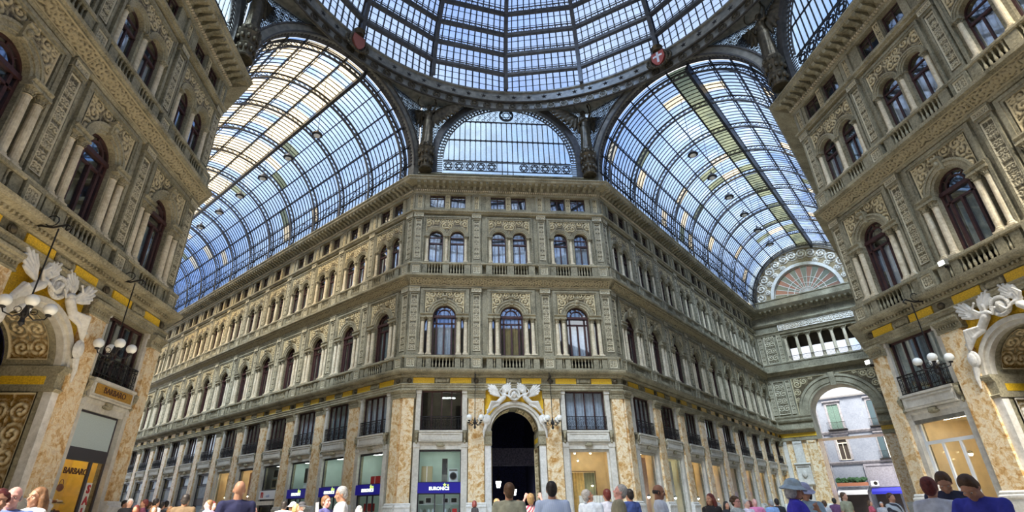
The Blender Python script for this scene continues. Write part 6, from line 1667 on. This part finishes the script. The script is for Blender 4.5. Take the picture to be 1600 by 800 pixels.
# near right building: glazed doors with plants inside
interior(WR, 2.4, M_SHOP_WARM, 'warm', 3.2)
o = front(WR, 2.4, 'white-framed glass doors with warm lit interior on the near right building', M_FRAME_W, [(-1.25, 1.25, 4.2, 5.05), (-1.25, -0.5, 0.1, 4.05), (-0.38, 0.4, 0.1, 4.05), (0.52, 1.25, 0.1, 4.05)])
for x in (-0.42, 0.34): MB().bar((x, 0.0, 1.0), (x, 0.0, 1.5), 0.03, 0.03).build('handle', M_IRON_LIGHT, o)
MB().box(-1.36, 1.36, -0.1, 0.06, 5.0, 5.17).build('roller_box', M_IRON_LIGHT, o)
for i, (x, y, s_) in enumerate(((2.75, 1.0, 0.8), (3.55, 1.9, 1.1), (1.9, 1.7, 0.9))):
    p = empty('potted_plant', wplace(WR, x, y, 0), WR['rz']); tag(p, 'green potted plant behind the glass doors, %s' % ['the middle one', 'the tallest, by the right door post', 'the smallest, at the back left'][i], 'plant')
    MB().lathe([(0.16, 0), (0.22, 0.35), (0.24, 0.38), (0.2, 0.38)], n=12).build('pot', M_TERRA, p)
    m = MB(); rr = random.Random(i)
    for q in range(26):
        a = rr.random()*2*PI; h = (0.8+rr.random())*s_; r1_ = 0.25+0.35*rr.random()
        m.tube([(0, 0, 0.35), (r1_*0.4*math.cos(a), r1_*0.4*math.sin(a), 0.35+h*0.6), (r1_*math.cos(a), r1_*math.sin(a), 0.35+h*0.75)], [0.012, 0.05, 0.008], 4)
    m.build('foliage', simple('fresh_leaves', (0.06, 0.22, 0.03), 0.6, noise=0.4, nscale=12) if i == 0 else bpy.data.materials['fresh_leaves'], p)
for x, y, z in ((1.6, 1.6, 3.6), (2.5, 1.4, 4.7), (3.1, 2.0, 3.3), (2.0, 2.2, 3.0)): spot(WR, x, y, z, 'warm spot lamp inside the glass-doored shop of the near right building', 'spots in the glass-doored shop', None, 0.09)
ob = MB(); ob.box(-0.5, 0.5, 0, 0.04, 0, 0.8); put(WR, 'orange_panel', ob.mesh('orange_panel', simple('orange_board', (0.75, 0.28, 0.05), 0.6)), 2.9, 2.9, 3.9, 'orange wall board high inside the glass-doored shop', 'panel')
for W, x, y, z, lab in ((WR, 6.0, -0.64, 11.15, 'bright floodlight on the balustrade of the near right building'), (WR, 0.12, -0.62, 8.2, 'bright spotlight on the far marble pillar of the near right building')):
    o = empty('floodlight', wplace(W, x, y, z), W['rz']); tag(o, lab, 'lamp')
    MB().box(-0.16, 0.16, -0.1, 0.08, 0, 0.24).build('housing', M_IRON_LIGHT, o); MB().box(-0.13, 0.13, -0.13, -0.1, 0.03, 0.21).build('lens', M_LAMP_WHITE, o); MB().box(-0.02, 0.02, 0.0, 0.2, -0.12, 0.02).build('bracket', M_RAIL, o)
M_TUBE = emission('orange_tube', (1.0, 0.62, 0.25), 6.0)
for x, y, z, w_, mt, lab in ((6.75, 0.75, 20.1, 0.8, M_TUBE, 'orange tube light inside the left central top-floor window'), (8.4, 0.75, 20.1, 0.7, M_TUBE, 'orange tube light inside the right central top-floor window'), (3.1, 1.0, 8.75, 0.9, M_LAMP_WHITE, 'white tube light inside the mezzanine window above the front electronics shop')):
    o = empty('tube_light', wplace(WF, x, y, z)); tag(o, lab, 'lamp'); MB().tube([(-w_/2, 0, 0), (w_/2, 0, 0)], 0.035, 8).build('tube', mt, o); MB().box(-w_/2, w_/2, -0.05, 0.05, 0.04, 0.1).build('fitting', M_IRON_LIGHT, o)
# ------------------------------------------------------------------ people
PM = {}
def pmat(c, rough=0.85, stripe=None):
    key = (c, stripe)
    if key in PM: return PM[key]
    nm = 'cloth_%d' % len(PM)
    if stripe is None: PM[key] = simple(nm, c, rough, noise=0.18, nscale=14)
    else:
        def b(nt, N, L):
            tc_ = N('ShaderNodeTexCoord'); w_ = N('ShaderNodeTexWave', Scale=stripe[1], Distortion=0.3); w_.bands_direction = stripe[2] if len(stripe) > 2 else 'X'
            L(tc_.outputs['Object'], w_.inputs['Vector'])
            r = ramp(N, [(0.35, c), (0.65, stripe[0])]); L(w_.outputs['Fac'], r.inputs['Fac'])
            p = N('ShaderNodeBsdfPrincipled', Roughness=0.85); L(r.outputs['Color'], p.inputs['Base Color']); return p.outputs['BSDF']
        PM[key] = mat(nm, b)
    return PM[key]
SK = {k: simple('skin_'+k, c, 0.5, noise=0.08, nscale=10) for k, c in dict(fair=(0.78, 0.46, 0.34), tan=(0.58, 0.30, 0.19), dark=(0.36, 0.17, 0.10), pink=(0.80, 0.42, 0.36)).items()}
HR = {k: simple('hair_'+k, c, 0.55, noise=0.35, nscale=40) for k, c in dict(black=(0.02, 0.015, 0.013), brown=(0.09, 0.045, 0.02), auburn=(0.14, 0.025, 0.02), blond=(0.42, 0.27, 0.12), grey=(0.42, 0.41, 0.40), white=(0.75, 0.73, 0.70), lbrown=(0.22, 0.11, 0.05)).items()}
M_EYEW = simple('eye_white', (0.85, 0.83, 0.8), 0.3); M_IRIS = simple('eye_iris', (0.05, 0.03, 0.02), 0.3)
def hair_mesh(J, style):
    m = MB(); R = headm(J); nk = J['neck']; P = lambda x, y, z: nk + R @ Vector((x, y, z-0.03))
    if style == 'fringe':      # bald on top, hair at the sides and back
        for i in range(19):
            a = math.radians(-8+196*i/18); m.ell(P(0.070*math.cos(a), 0.012+0.086*math.sin(a), 0.16), (0.018, 0.018, 0.036), R, 8, 6)
        return m
    m.ell(P(0, 0.022, 0.212), (0.083, 0.098, 0.088), R, 16, 10)
    m.ell(P(0, 0.055, 0.16), (0.078, 0.065, 0.095), R, 14, 10)
    for s_ in (-1, 1): m.ell(P(s_*0.068, 0.02, 0.19), (0.02, 0.05, 0.05), R, 8, 6)
    if style == 'short': pass
    if style == 'bob':
        for s_ in (-1, 1): m.ell(P(s_*0.075, 0.03, 0.13), (0.033, 0.065, 0.09), R, 10, 8)
        m.ell(P(0, 0.075, 0.12), (0.08, 0.05, 0.09), R, 12, 8)
    if style == 'curly':
        for i in range(34):
            a = rng.random()*2*PI; t = rng.random()*1.3
            v = Vector((0.095*math.cos(a)*math.cos(t), 0.03+0.095*math.sin(a)*math.cos(t), 0.17+0.11*math.sin(t)))
            if v.y < -0.035 and v.z < 0.22: continue
            m.ell(P(*v), 0.032, None, 6, 5)
    if style == 'long':
        for s_ in (-1, 1):
            m.tube([P(s_*0.05, 0.03, 0.25), P(s_*0.085, 0.02, 0.14), P(s_*0.10, 0.03, 0.02), P(s_*0.09, 0.04, -0.07)], [0.03, 0.042, 0.045, 0.02], 8)
        m.tube([P(0, 0.06, 0.22), P(0, 0.10, 0.1), P(0, 0.11, -0.02), P(0, 0.10, -0.12)], [0.06, 0.075, 0.075, 0.03], 10)
    if style == 'bun': m.ell(P(0, 0.10, 0.26), 0.045, None, 10, 8)
    return m
def person(x, yt, D, yaw, label, sex='m', skin='fair', hair='brown', hs='short', top=(0.8, 0.8, 0.8), stripe=None, sleeve='short', low=(0.08, 0.08, 0.12), skirt=False,
           L_='down', R_='down', hy=0, hp=0, lean=0, stance='stand', bulk=1.0, hat=None, group=None, extra=None, z=None):
    r = ray(x, yt); D = D*0.97; pos = CAMPOS + r*(D/math.hypot(r.x, r.y)); H = pos.z
    J = skel(sex, math.radians(hy), math.radians(hp), math.radians(lean), L_, R_, stance, bulk)
    headtop = (J['neck'] + headm(J) @ Vector((0, 0.01, 0.262))).z
    S = min(1.12, max(0.80, H/headtop))
    far = D > 16
    vx = 0.022 if far else 0.0085
    m = MB(); add_head(m, J, True); add_body(m, J)
    for n_ in 'LR': add_hand(m, J, n_, 0.45 if (L_ if n_ == 'L' else R_) in ('down', 'reach', 'out') else 0.9, 0.0105 if far else 0.0088)
    root_loc = Vector((pos.x, pos.y, 0))
    # centre the head, not the feet, on the sight line
    hd = Matrix.Rotation(math.radians(yaw), 3, 'Z') @ (J['neck'] + headm(J) @ Vector((0, 0, 0.15)))*S
    root_loc -= Vector((hd.x, hd.y, 0))
    body = obj('person', remesh(m, 'person', SK[skin], vx, 1), None, tuple(root_loc), math.radians(yaw)); body.scale = (S,)*3
    tag(body, label, 'person', group)
    cw = 0.022 if far else 0.013
    # shirt
    m = MB(); B_ = bulk; w_ = 1.0 if sex == 'm' else 0.9; RL = Matrix.Rotation(J['lean'], 3, 'X')
    m.ell(J['chest'], (0.185*w_*B_, 0.125*B_, 0.205), RL, 16, 12); 
    for t_ in (0.2, 0.4, 0.6, 0.8): m.ell(J['pel'].lerp(J['chest'], t_), ((0.172-0.012*math.sin(PI*t_))*w_*B_, 0.124*B_, 0.16), RL, 16, 12)
    m.ell(J['pel']+RL @ Vector((0, 0, 0.05)), (0.18*B_, 0.13*B_, 0.13), RL, 16, 10)
    m.cap(J['shL']*0.88+J['shR']*0.12-Vector((0,0,0.03)), J['shR']*0.88+J['shL']*0.12-Vector((0,0,0.03)), 0.074, 0.074)
    m.cap(J['neck']-Vector((0, -0.012, 0.035)), J['chest']+(J['neck']-J['chest'])*0.4, 0.074, 0.13*w_)
    for n_ in 'LR': m.cap(J['neck']+(J['sh'+n_]-J['neck'])*0.25+Vector((0, 0.008, -0.03)), J['sh'+n_]+Vector((0, 0, -0.004)), 0.064, 0.062)
    if sex == 'f':
        for s_ in (-1, 1): m.ell(J['chest']+RL @ Vector((s_*0.07, -0.085, 0.0)), (0.07, 0.062, 0.066), RL, 10, 8)
    for n_ in 'LR':
        sh, el, wr = J['sh'+n_], J['el'+n_], J['wr'+n_]
        if sleeve == 'short': m.cap(sh, sh.lerp(el, 0.66), 0.064*w_*B_, 0.057*w_*B_)
        elif sleeve == 'long': m.cap(sh, el, 0.063*w_*B_, 0.05*w_); m.cap(el, wr, 0.05*w_, 0.038*w_)
        elif sleeve == 'none': m.cap(sh, sh.lerp(el, 0.12), 0.066*w_, 0.06)
    if sleeve in ('short', 'long') and sex == 'm': m.tube([J['neck']+Vector((0.058*math.cos(a), 0.058*math.sin(a)-0.004, -0.005+0.012*math.sin(a))) for a in [2*PI*k/14 for k in range(14)]], 0.014, 6, True)
    obj('shirt', remesh(m, 'shirt', pmat(top, 0.85, stripe), cw, 2), body)
    m = MB()
    if skirt:
        m.lathe([(0.17*B_, 1.0), (0.19*B_, 0.85), (0.23*B_, 0.55), (0.24*B_, 0.5)], n=18); obj('skirt', m.mesh('skirt', pmat(low)), body)
    else:
        m.ell(J['pel'], (0.18*B_, 0.13*B_, 0.13), None, 14, 10)
        for n_ in 'LR': m.cap(J['hip'+n_], J['kn'+n_], 0.1*B_, 0.073); m.cap(J['kn'+n_], J['an'+n_]+Vector((0, 0, 0.03)), 0.073, 0.06)
        obj('trousers', remesh(m, 'trousers', pmat(low), 0.02, 2), body)
    for n_ in 'LR':
        a = J['an'+n_]; m = MB(); m.ell(a+Vector((0, -0.055, -0.045)), (0.048, 0.135, 0.045), None, 12, 8); m.ell(a+Vector((0, 0.02, -0.03)), (0.04, 0.05, 0.05), None, 10, 8)
        for i_, v in enumerate(m.v):
            if v[2] < 0.0: m.v[i_] = (v[0], v[1], 0.0)
        obj('shoe', m.mesh('shoe', pmat((0.06, 0.04, 0.03))), body)
    if hs != 'none': obj('hair', remesh(hair_mesh(J, hs), 'hair', HR[hair], 0.016 if far else 0.009, 1), body)
    R = headm(J); P = lambda x_, y_, z_: J['neck'] + R @ Vector((x_, y_, z_-0.03))
    if not far:
        for s_ in (-1, 1):
            e = MB().ell(P(s_*0.030, -0.079, 0.166), (0.011, 0.008, 0.0045), R, 10, 8).build('eye', M_EYEW, body); MB().ell(P(s_*0.030, -0.087, 0.166), (0.0055, 0.004, 0.0055), R, 8, 6).build('iris', M_IRIS, e)
    if hat:
        m = MB(); m.ell(P(0, 0.01, 0.235), (0.098, 0.112, 0.085), R, 18, 10)
        n = 24; b = len(m.v)
        for rr, zz in ((0.98, 0.205), (1.55, 0.165), (1.6, 0.172), (1.0, 0.222)):
            for k in range(n):
                a = 2*PI*k/n; m.v.append(tuple(P(0.098*rr*math.cos(a), 0.01+0.112*rr*math.sin(a), zz+0.006*math.cos(3*a))))
        for q in range(4):
            for k in range(n): m.f.append((b+q*n+k, b+q*n+(k+1) % n, b+((q+1) % 4)*n+(k+1) % n, b+((q+1) % 4)*n+k))
        h = m.build('hat', pmat(hat), body)
    if extra: extra(body, J, P)
    return body
W_ = (0.82, 0.82, 0.84); NAVY = (0.025, 0.028, 0.09); GREYT = (0.24, 0.22, 0.18); BLU = (0.16, 0.27, 0.62); BLK = (0.02, 0.02, 0.025)
def newspaper(body, J, P):
    c = (J['wrL']+J['wrR'])*0.5+Vector((0, -0.12, 0.12))
    m = MB().add([(-0.26, c.y, c.z-0.2), (0, c.y-0.05, c.z-0.2), (0.26, c.y, c.z-0.2), (-0.26, c.y-0.04, c.z+0.2), (0, c.y-0.08, c.z+0.2), (0.26, c.y-0.04, c.z+0.2),
                  (-0.26, c.y+0.006, c.z-0.2), (0, c.y-0.044, c.z-0.2), (0.26, c.y+0.006, c.z-0.2), (-0.26, c.y-0.034, c.z+0.2), (0, c.y-0.074, c.z+0.2), (0.26, c.y-0.034, c.z+0.2)],
                 [(0, 1, 4, 3), (1, 2, 5, 4), (7, 6, 9, 10), (8, 7, 10, 11)])
    o = m.build('newspaper', simple('newsprint', (0.66, 0.66, 0.68), 0.9, noise=0.3, nscale=60), None, tuple(body.location), body.rotation_euler.z); o.scale = body.scale
    tag(o, 'open newspaper held by the grey-haired man in a white shirt', 'newspaper')
def camera_hold(body, J, P):
    c = (J['wrL']+J['wrR'])*0.5
    o = MB().box(c.x-0.055, c.x+0.055, c.y-0.06, c.y-0.02, c.z+0.03, c.z+0.1).build('photo_camera', M_BLACK, None, tuple(body.location), body.rotation_euler.z); o.scale = body.scale
    MB().ell((c.x, c.y-0.07, c.z+0.065), (0.022, 0.02, 0.022)).build('lens', M_IRON_LIGHT, o)
    tag(o, 'small camera held up by the fair-haired woman with raised arms', 'camera')
def glasses(body, J, P):
    m = MB(); R = headm(J)
    for s_ in (-1, 1):
        m.tube([P(s_*0.032+0.02*math.cos(a), -0.094, 0.165+0.016*math.sin(a)) for a in [2*PI*k/10 for k in range(10)]], 0.0025, 4, True)
        m.tube([P(s_*0.052, -0.092, 0.17), P(s_*0.08, 0.0, 0.17)], 0.0025, 4)
    m.tube([P(-0.012, -0.096, 0.17), P(0.012, -0.096, 0.17)], 0.0025, 4)
    m.build('spectacles', M_BLACK, body)
def backpack(body, J, P):
    m = MB(); m.ell((0, 0.17, 1.22), (0.14, 0.09, 0.2)); m.build('backpack', pmat((0.10, 0.11, 0.14)), body)
FACE, BACK, RIGHT, LEFT = 0, 180, 90, -90
# left edge group
person(3, 764, 7.8, 60, 'person with dark red hair and purple top cut by the left picture edge', 'f', 'tan', 'auburn', 'curly', (0.12, 0.03, 0.12), sleeve='short')
person(27, 760, 8.8, 25, 'bald man in a blue shirt facing out beside the near left portal', 'm', 'pink', 'grey', 'fringe', (0.20, 0.28, 0.62), sleeve='short', low=(0.1, 0.1, 0.12), bulk=1.08)
person(63, 761, 10.2, -20, 'woman with long wavy brown hair in a white strapless top by the shoe shop', 'f', 'tan', 'lbrown', 'long', W_, sleeve='strap', low=(0.2, 0.25, 0.4), L_='bend', R_='bend')
# distant left crowd
person(205, 779, 23.5, 40, 'white-haired man in a black waistcoat in the far left crowd', 'm', 'fair', 'white', 'short', BLK, L_='bend')
person(214, 789, 21, 0, 'auburn-haired woman beside the white-haired man in the left crowd', 'f', 'tan', 'auburn', 'bob', (0.25, 0.08, 0.08))
person(227, 780, 24, -60, 'red-haired person in a maroon top in the far left crowd', 'f', 'tan', 'auburn', 'short', (0.20, 0.05, 0.10))
person(236, 784, 26, 120, 'person in a dark blue top walking in the far left crowd', 'm', 'tan', 'brown', 'short', (0.06, 0.08, 0.18))
person(242, 790, 21, 30, 'short person in white in front of the left crowd', 'f', 'fair', 'lbrown', 'bob', W_)
person(246, 779, 24, 150, 'dark-haired man in a white shirt in the left crowd', 'm', 'tan', 'black', 'short', W_)
person(255, 784, 25, 170, 'dark-haired person in a black top in the left crowd', 'm', 'tan', 'black', 'short', BLK)
person(262, 780, 28, 200, 'person in a grey top standing farthest back in the left crowd', 'm', 'tan', 'black', 'short', (0.3, 0.3, 0.3))
person(268, 791, 22, 160, 'brown-haired woman in a grey-brown top right of the left crowd', 'f', 'tan', 'lbrown', 'bob', (0.25, 0.22, 0.18))
person(197, 781, 27, 90, 'dark-haired man near the left pillar base', 'm', 'tan', 'black', 'short', (0.1, 0.1, 0.14))
person(292, 772, 16, 185, 'man in a loose brown jacket seen from behind, left of centre', 'm', 'dark', 'black', 'short', (0.13, 0.085, 0.045), sleeve='long', bulk=1.1, hy=10)
person(327, 781, 19, -50, 'man in a light blue shirt beyond the brown jacket', 'm', 'pink', 'lbrown', 'short', (0.40, 0.55, 0.85), L_='bend')
person(334, 783, 20, 70, 'red-haired companion of the light-blue-shirted man', 'f', 'pink', 'auburn', 'bob', (0.3, 0.2, 0.3))
person(354, 785, 17, 160, 'woman in pale grey behind the navy-suited man', 'f', 'fair', 'lbrown', 'bob', (0.6, 0.6, 0.6))
person(377, 751, 9.6, -145, 'cropped-haired man in a navy jacket, large, turned away in profile', 'm', 'tan', 'auburn', 'none', NAVY, sleeve='long', low=NAVY, bulk=1.1, hy=-25)
person(396, 789, 14, 120, 'person in a magenta top mostly hidden right of the navy jacket', 'f', 'pink', 'brown', 'bob', (0.6, 0.12, 0.35))
person(445, 783, 19, 190, 'dark-haired man in a white shirt with grey backpack by the n-logo shop', 'm', 'tan', 'black', 'short', W_, extra=backpack)
person(459, 785, 20, 60, 'person in a pale sunhat and cream top near the blue-signed shops', 'f', 'fair', 'lbrown', 'bob', (0.7, 0.65, 0.55), hat=(0.6, 0.62, 0.66))
person(464, 787, 18, 100, 'blonde woman in a black cardigan near the blue-signed shops', 'f', 'fair', 'blond', 'bob', BLK, sleeve='long')
person(472, 785, 19, -60, 'person in a black hat and pale blue shirt near the blue-signed shops', 'm', 'fair', 'grey', 'short', (0.6, 0.68, 0.82), hat=(0.05, 0.05, 0.06))
person(511, 774, 12.8, 62, 'woman with short brown hair and violet-blue top looking right', 'f', 'pink', 'lbrown', 'short', (0.12, 0.12, 0.32), sleeve='long')
person(534, 760, 11.1, -75, 'grey-haired man in a white shirt holding a newspaper', 'm', 'tan', 'grey', 'short', W_, sleeve='long', L_='bend', R_='bend', low=(0.3, 0.3, 0.32), extra=newspaper, hp=12)
person(562, 790, 15, 180, 'short grey-haired person seen from behind by the corner pillar', 'f', 'fair', 'grey', 'bob', (0.35, 0.35, 0.4))
person(742, 782, 25, 120, 'thin person in black before the pillar left of the portal', 'f', 'tan', 'auburn', 'bob', BLK, R_='bend')
person(777, 779, 17, 50, 'blonde woman in a pale pink top left of the grey-shirted man', 'f', 'pink', 'blond', 'bob', (0.85, 0.62, 0.58))
person(795, 754, 9.2, 160, 'man in a grey-green shirt seen from behind below the portal', 'm', 'tan', 'brown', 'short', (0.27, 0.28, 0.22), hy=25, hp=-8, bulk=1.08)
person(810, 781, 16, 30, 'small dark-haired person half hidden behind the grey-green shirt', 'f', 'tan', 'brown', 'bob', (0.35, 0.33, 0.3))
person(829, 771, 12.9, 165, 'fair-haired woman in a red and white top raising both arms with a camera', 'f', 'pink', 'blond', 'short', (0.75, 0.68, 0.66), stripe=((0.50, 0.06, 0.14), 9.0, 'DIAGONAL'), sleeve='short', L_='photo', R_='photo', hp=-15, extra=camera_hold)
person(861, 752, 9.2, 175, 'dark-haired man in a blue striped shirt seen from behind below the portal', 'm', 'tan', 'black', 'short', (0.42, 0.55, 0.85), stripe=((0.62, 0.72, 0.92), 22.0, 'X'), sleeve='short', bulk=1.12)
person(917, 765, 12.2, 140, 'grey-cropped man in a white tee looking up to the right', 'm', 'tan', 'grey', 'short', (0.62, 0.72, 0.88), hy=-40, hp=-20, R_='bend', bulk=1.05)
person(947, 764, 13.5, 190, 'person with dark red hair in a white tee facing away', 'f', 'tan', 'auburn', 'short', (0.68, 0.72, 0.88), L_='bend')
person(968, 757, 10.8, -100, 'grey-haired man in an olive-grey tee looking up to the left', 'm', 'pink', 'grey', 'short', (0.27, 0.26, 0.19), hp=-18, bulk=1.08)
person(982, 764, 14, 200, 'dark-haired person in a navy shirt behind the olive-grey tee', 'm', 'tan', 'black', 'short', (0.05, 0.09, 0.30))
person(1028, 757, 11.2, 75, 'balding brown-skinned man in a white tee walking right', 'm', 'dark', 'black', 'fringe', (0.66, 0.73, 0.86), stance='step', lean=-6, hp=15)
person(1108, 771, 14, -50, 'auburn-haired woman in a black top looking left', 'f', 'tan', 'auburn', 'long', BLK, sleeve='short', hy=-15)
person(1134, 783, 20, 10, 'dark-haired woman in black between the two nearer women', 'f', 'tan', 'black', 'long', BLK)
person(1148, 775, 14, 25, 'woman with curly brown hair and spectacles in a pale cardigan', 'f', 'pink', 'brown', 'curly', (0.55, 0.62, 0.62), sleeve='long', extra=glasses)
person(1165, 780, 18.3, 20, 'man in a lilac-white shirt beside the pink-shirted man', 'm', 'fair', 'grey', 'short', (0.80, 0.72, 0.86))
person(1171, 782, 22, 90, 'dark-haired person between the lilac and the pink shirts', 'f', 'tan', 'auburn', 'bob', (0.4, 0.2, 0.3))
person(1178, 779, 21.5, -15, 'man in a bright pink polo shirt', 'm', 'pink', 'grey', 'fringe', (0.80, 0.25, 0.45), L_='hips', R_='hips')
person(1203, 780, 23, 185, 'man in a light blue shirt farther along the right arcade', 'm', 'tan', 'grey', 'short', (0.30, 0.45, 0.75))
person(1212, 779, 24, 170, 'dark-haired man in black beside the light blue shirt', 'm', 'tan', 'black', 'short', BLK)
person(1237, 750, 9.2, 60, 'woman in a pale blue bucket hat and royal blue cardigan', 'f', 'tan', 'grey', 'bob', (0.07, 0.06, 0.62), sleeve='long', hat=(0.50, 0.62, 0.70), bulk=1.2, L_='bend', hp=8)
person(1254, 756, 10.7, -20, 'woman in a lilac sunhat and pale blue tee with hand raised to chin', 'f', 'tan', 'brown', 'bob', (0.42, 0.58, 0.70), sleeve='short', hat=(0.50, 0.52, 0.72), L_='chin', R_='cross', hp=12, bulk=1.15)
person(1272, 783, 24, 160, 'person in dark clothes right of the sunhat pair', 'm', 'tan', 'black', 'short', (0.10, 0.12, 0.16))
person(1286, 782, 26, 190, 'person in a grey-white tee walking to the end archway', 'm', 'tan', 'brown', 'short', (0.55, 0.55, 0.58), stance='step')
person(1302, 778, 30, 150, 'person in dark maroon and blue at the left foot of the archway', 'f', 'tan', 'black', 'short', (0.12, 0.05, 0.12))
person(1317, 769, 24, 20, 'man in an open olive shirt over white in the archway', 'm', 'tan', 'brown', 'short', (0.35, 0.34, 0.22), low=(0.2, 0.05, 0.12), L_='hips')
person(1358, 782, 34, 30, 'person in orange and crimson in the archway', 'f', 'tan', 'brown', 'bob', (0.45, 0.08, 0.12))
person(1376, 784, 34, -30, 'person in a grey patterned shirt in the archway', 'm', 'tan', 'grey', 'short', (0.38, 0.38, 0.40))
person(1390, 770, 20, 10, 'man in white and black beside the marble pillar of the right building', 'm', 'tan', 'brown', 'short', (0.62, 0.66, 0.66), stripe=((0.05, 0.05, 0.06), 2.2, 'DIAGONAL'), low=(0.6, 0.4, 0.05), R_='cross', L_='bend')
# near right trio
person(1447, 745, 9.0, 140, 'woman with dark red hair in a white tee seen from behind at the right', 'f', 'tan', 'auburn', 'short', (0.72, 0.76, 0.86), sleeve='short', hy=-15, bulk=1.08, R_='down')
person(1470, 740, 10.2, -35, 'dark-haired man in a navy jacket looking down between two others', 'm', 'tan', 'brown', 'short', (0.03, 0.035, 0.075), sleeve='long', hp=32, hy=-10, lean=6, R_='bend', L_='bend', bulk=1.1)
person(1508, 746, 8.0, -70, 'man in a blue tee leaning left with his arm reached out', 'm', 'tan', 'brown', 'short', (0.05, 0.06, 0.45), sleeve='short', hp=28, lean=14, R_='reach', L_='reach', low=(0.05, 0.06, 0.3), bulk=1.08)
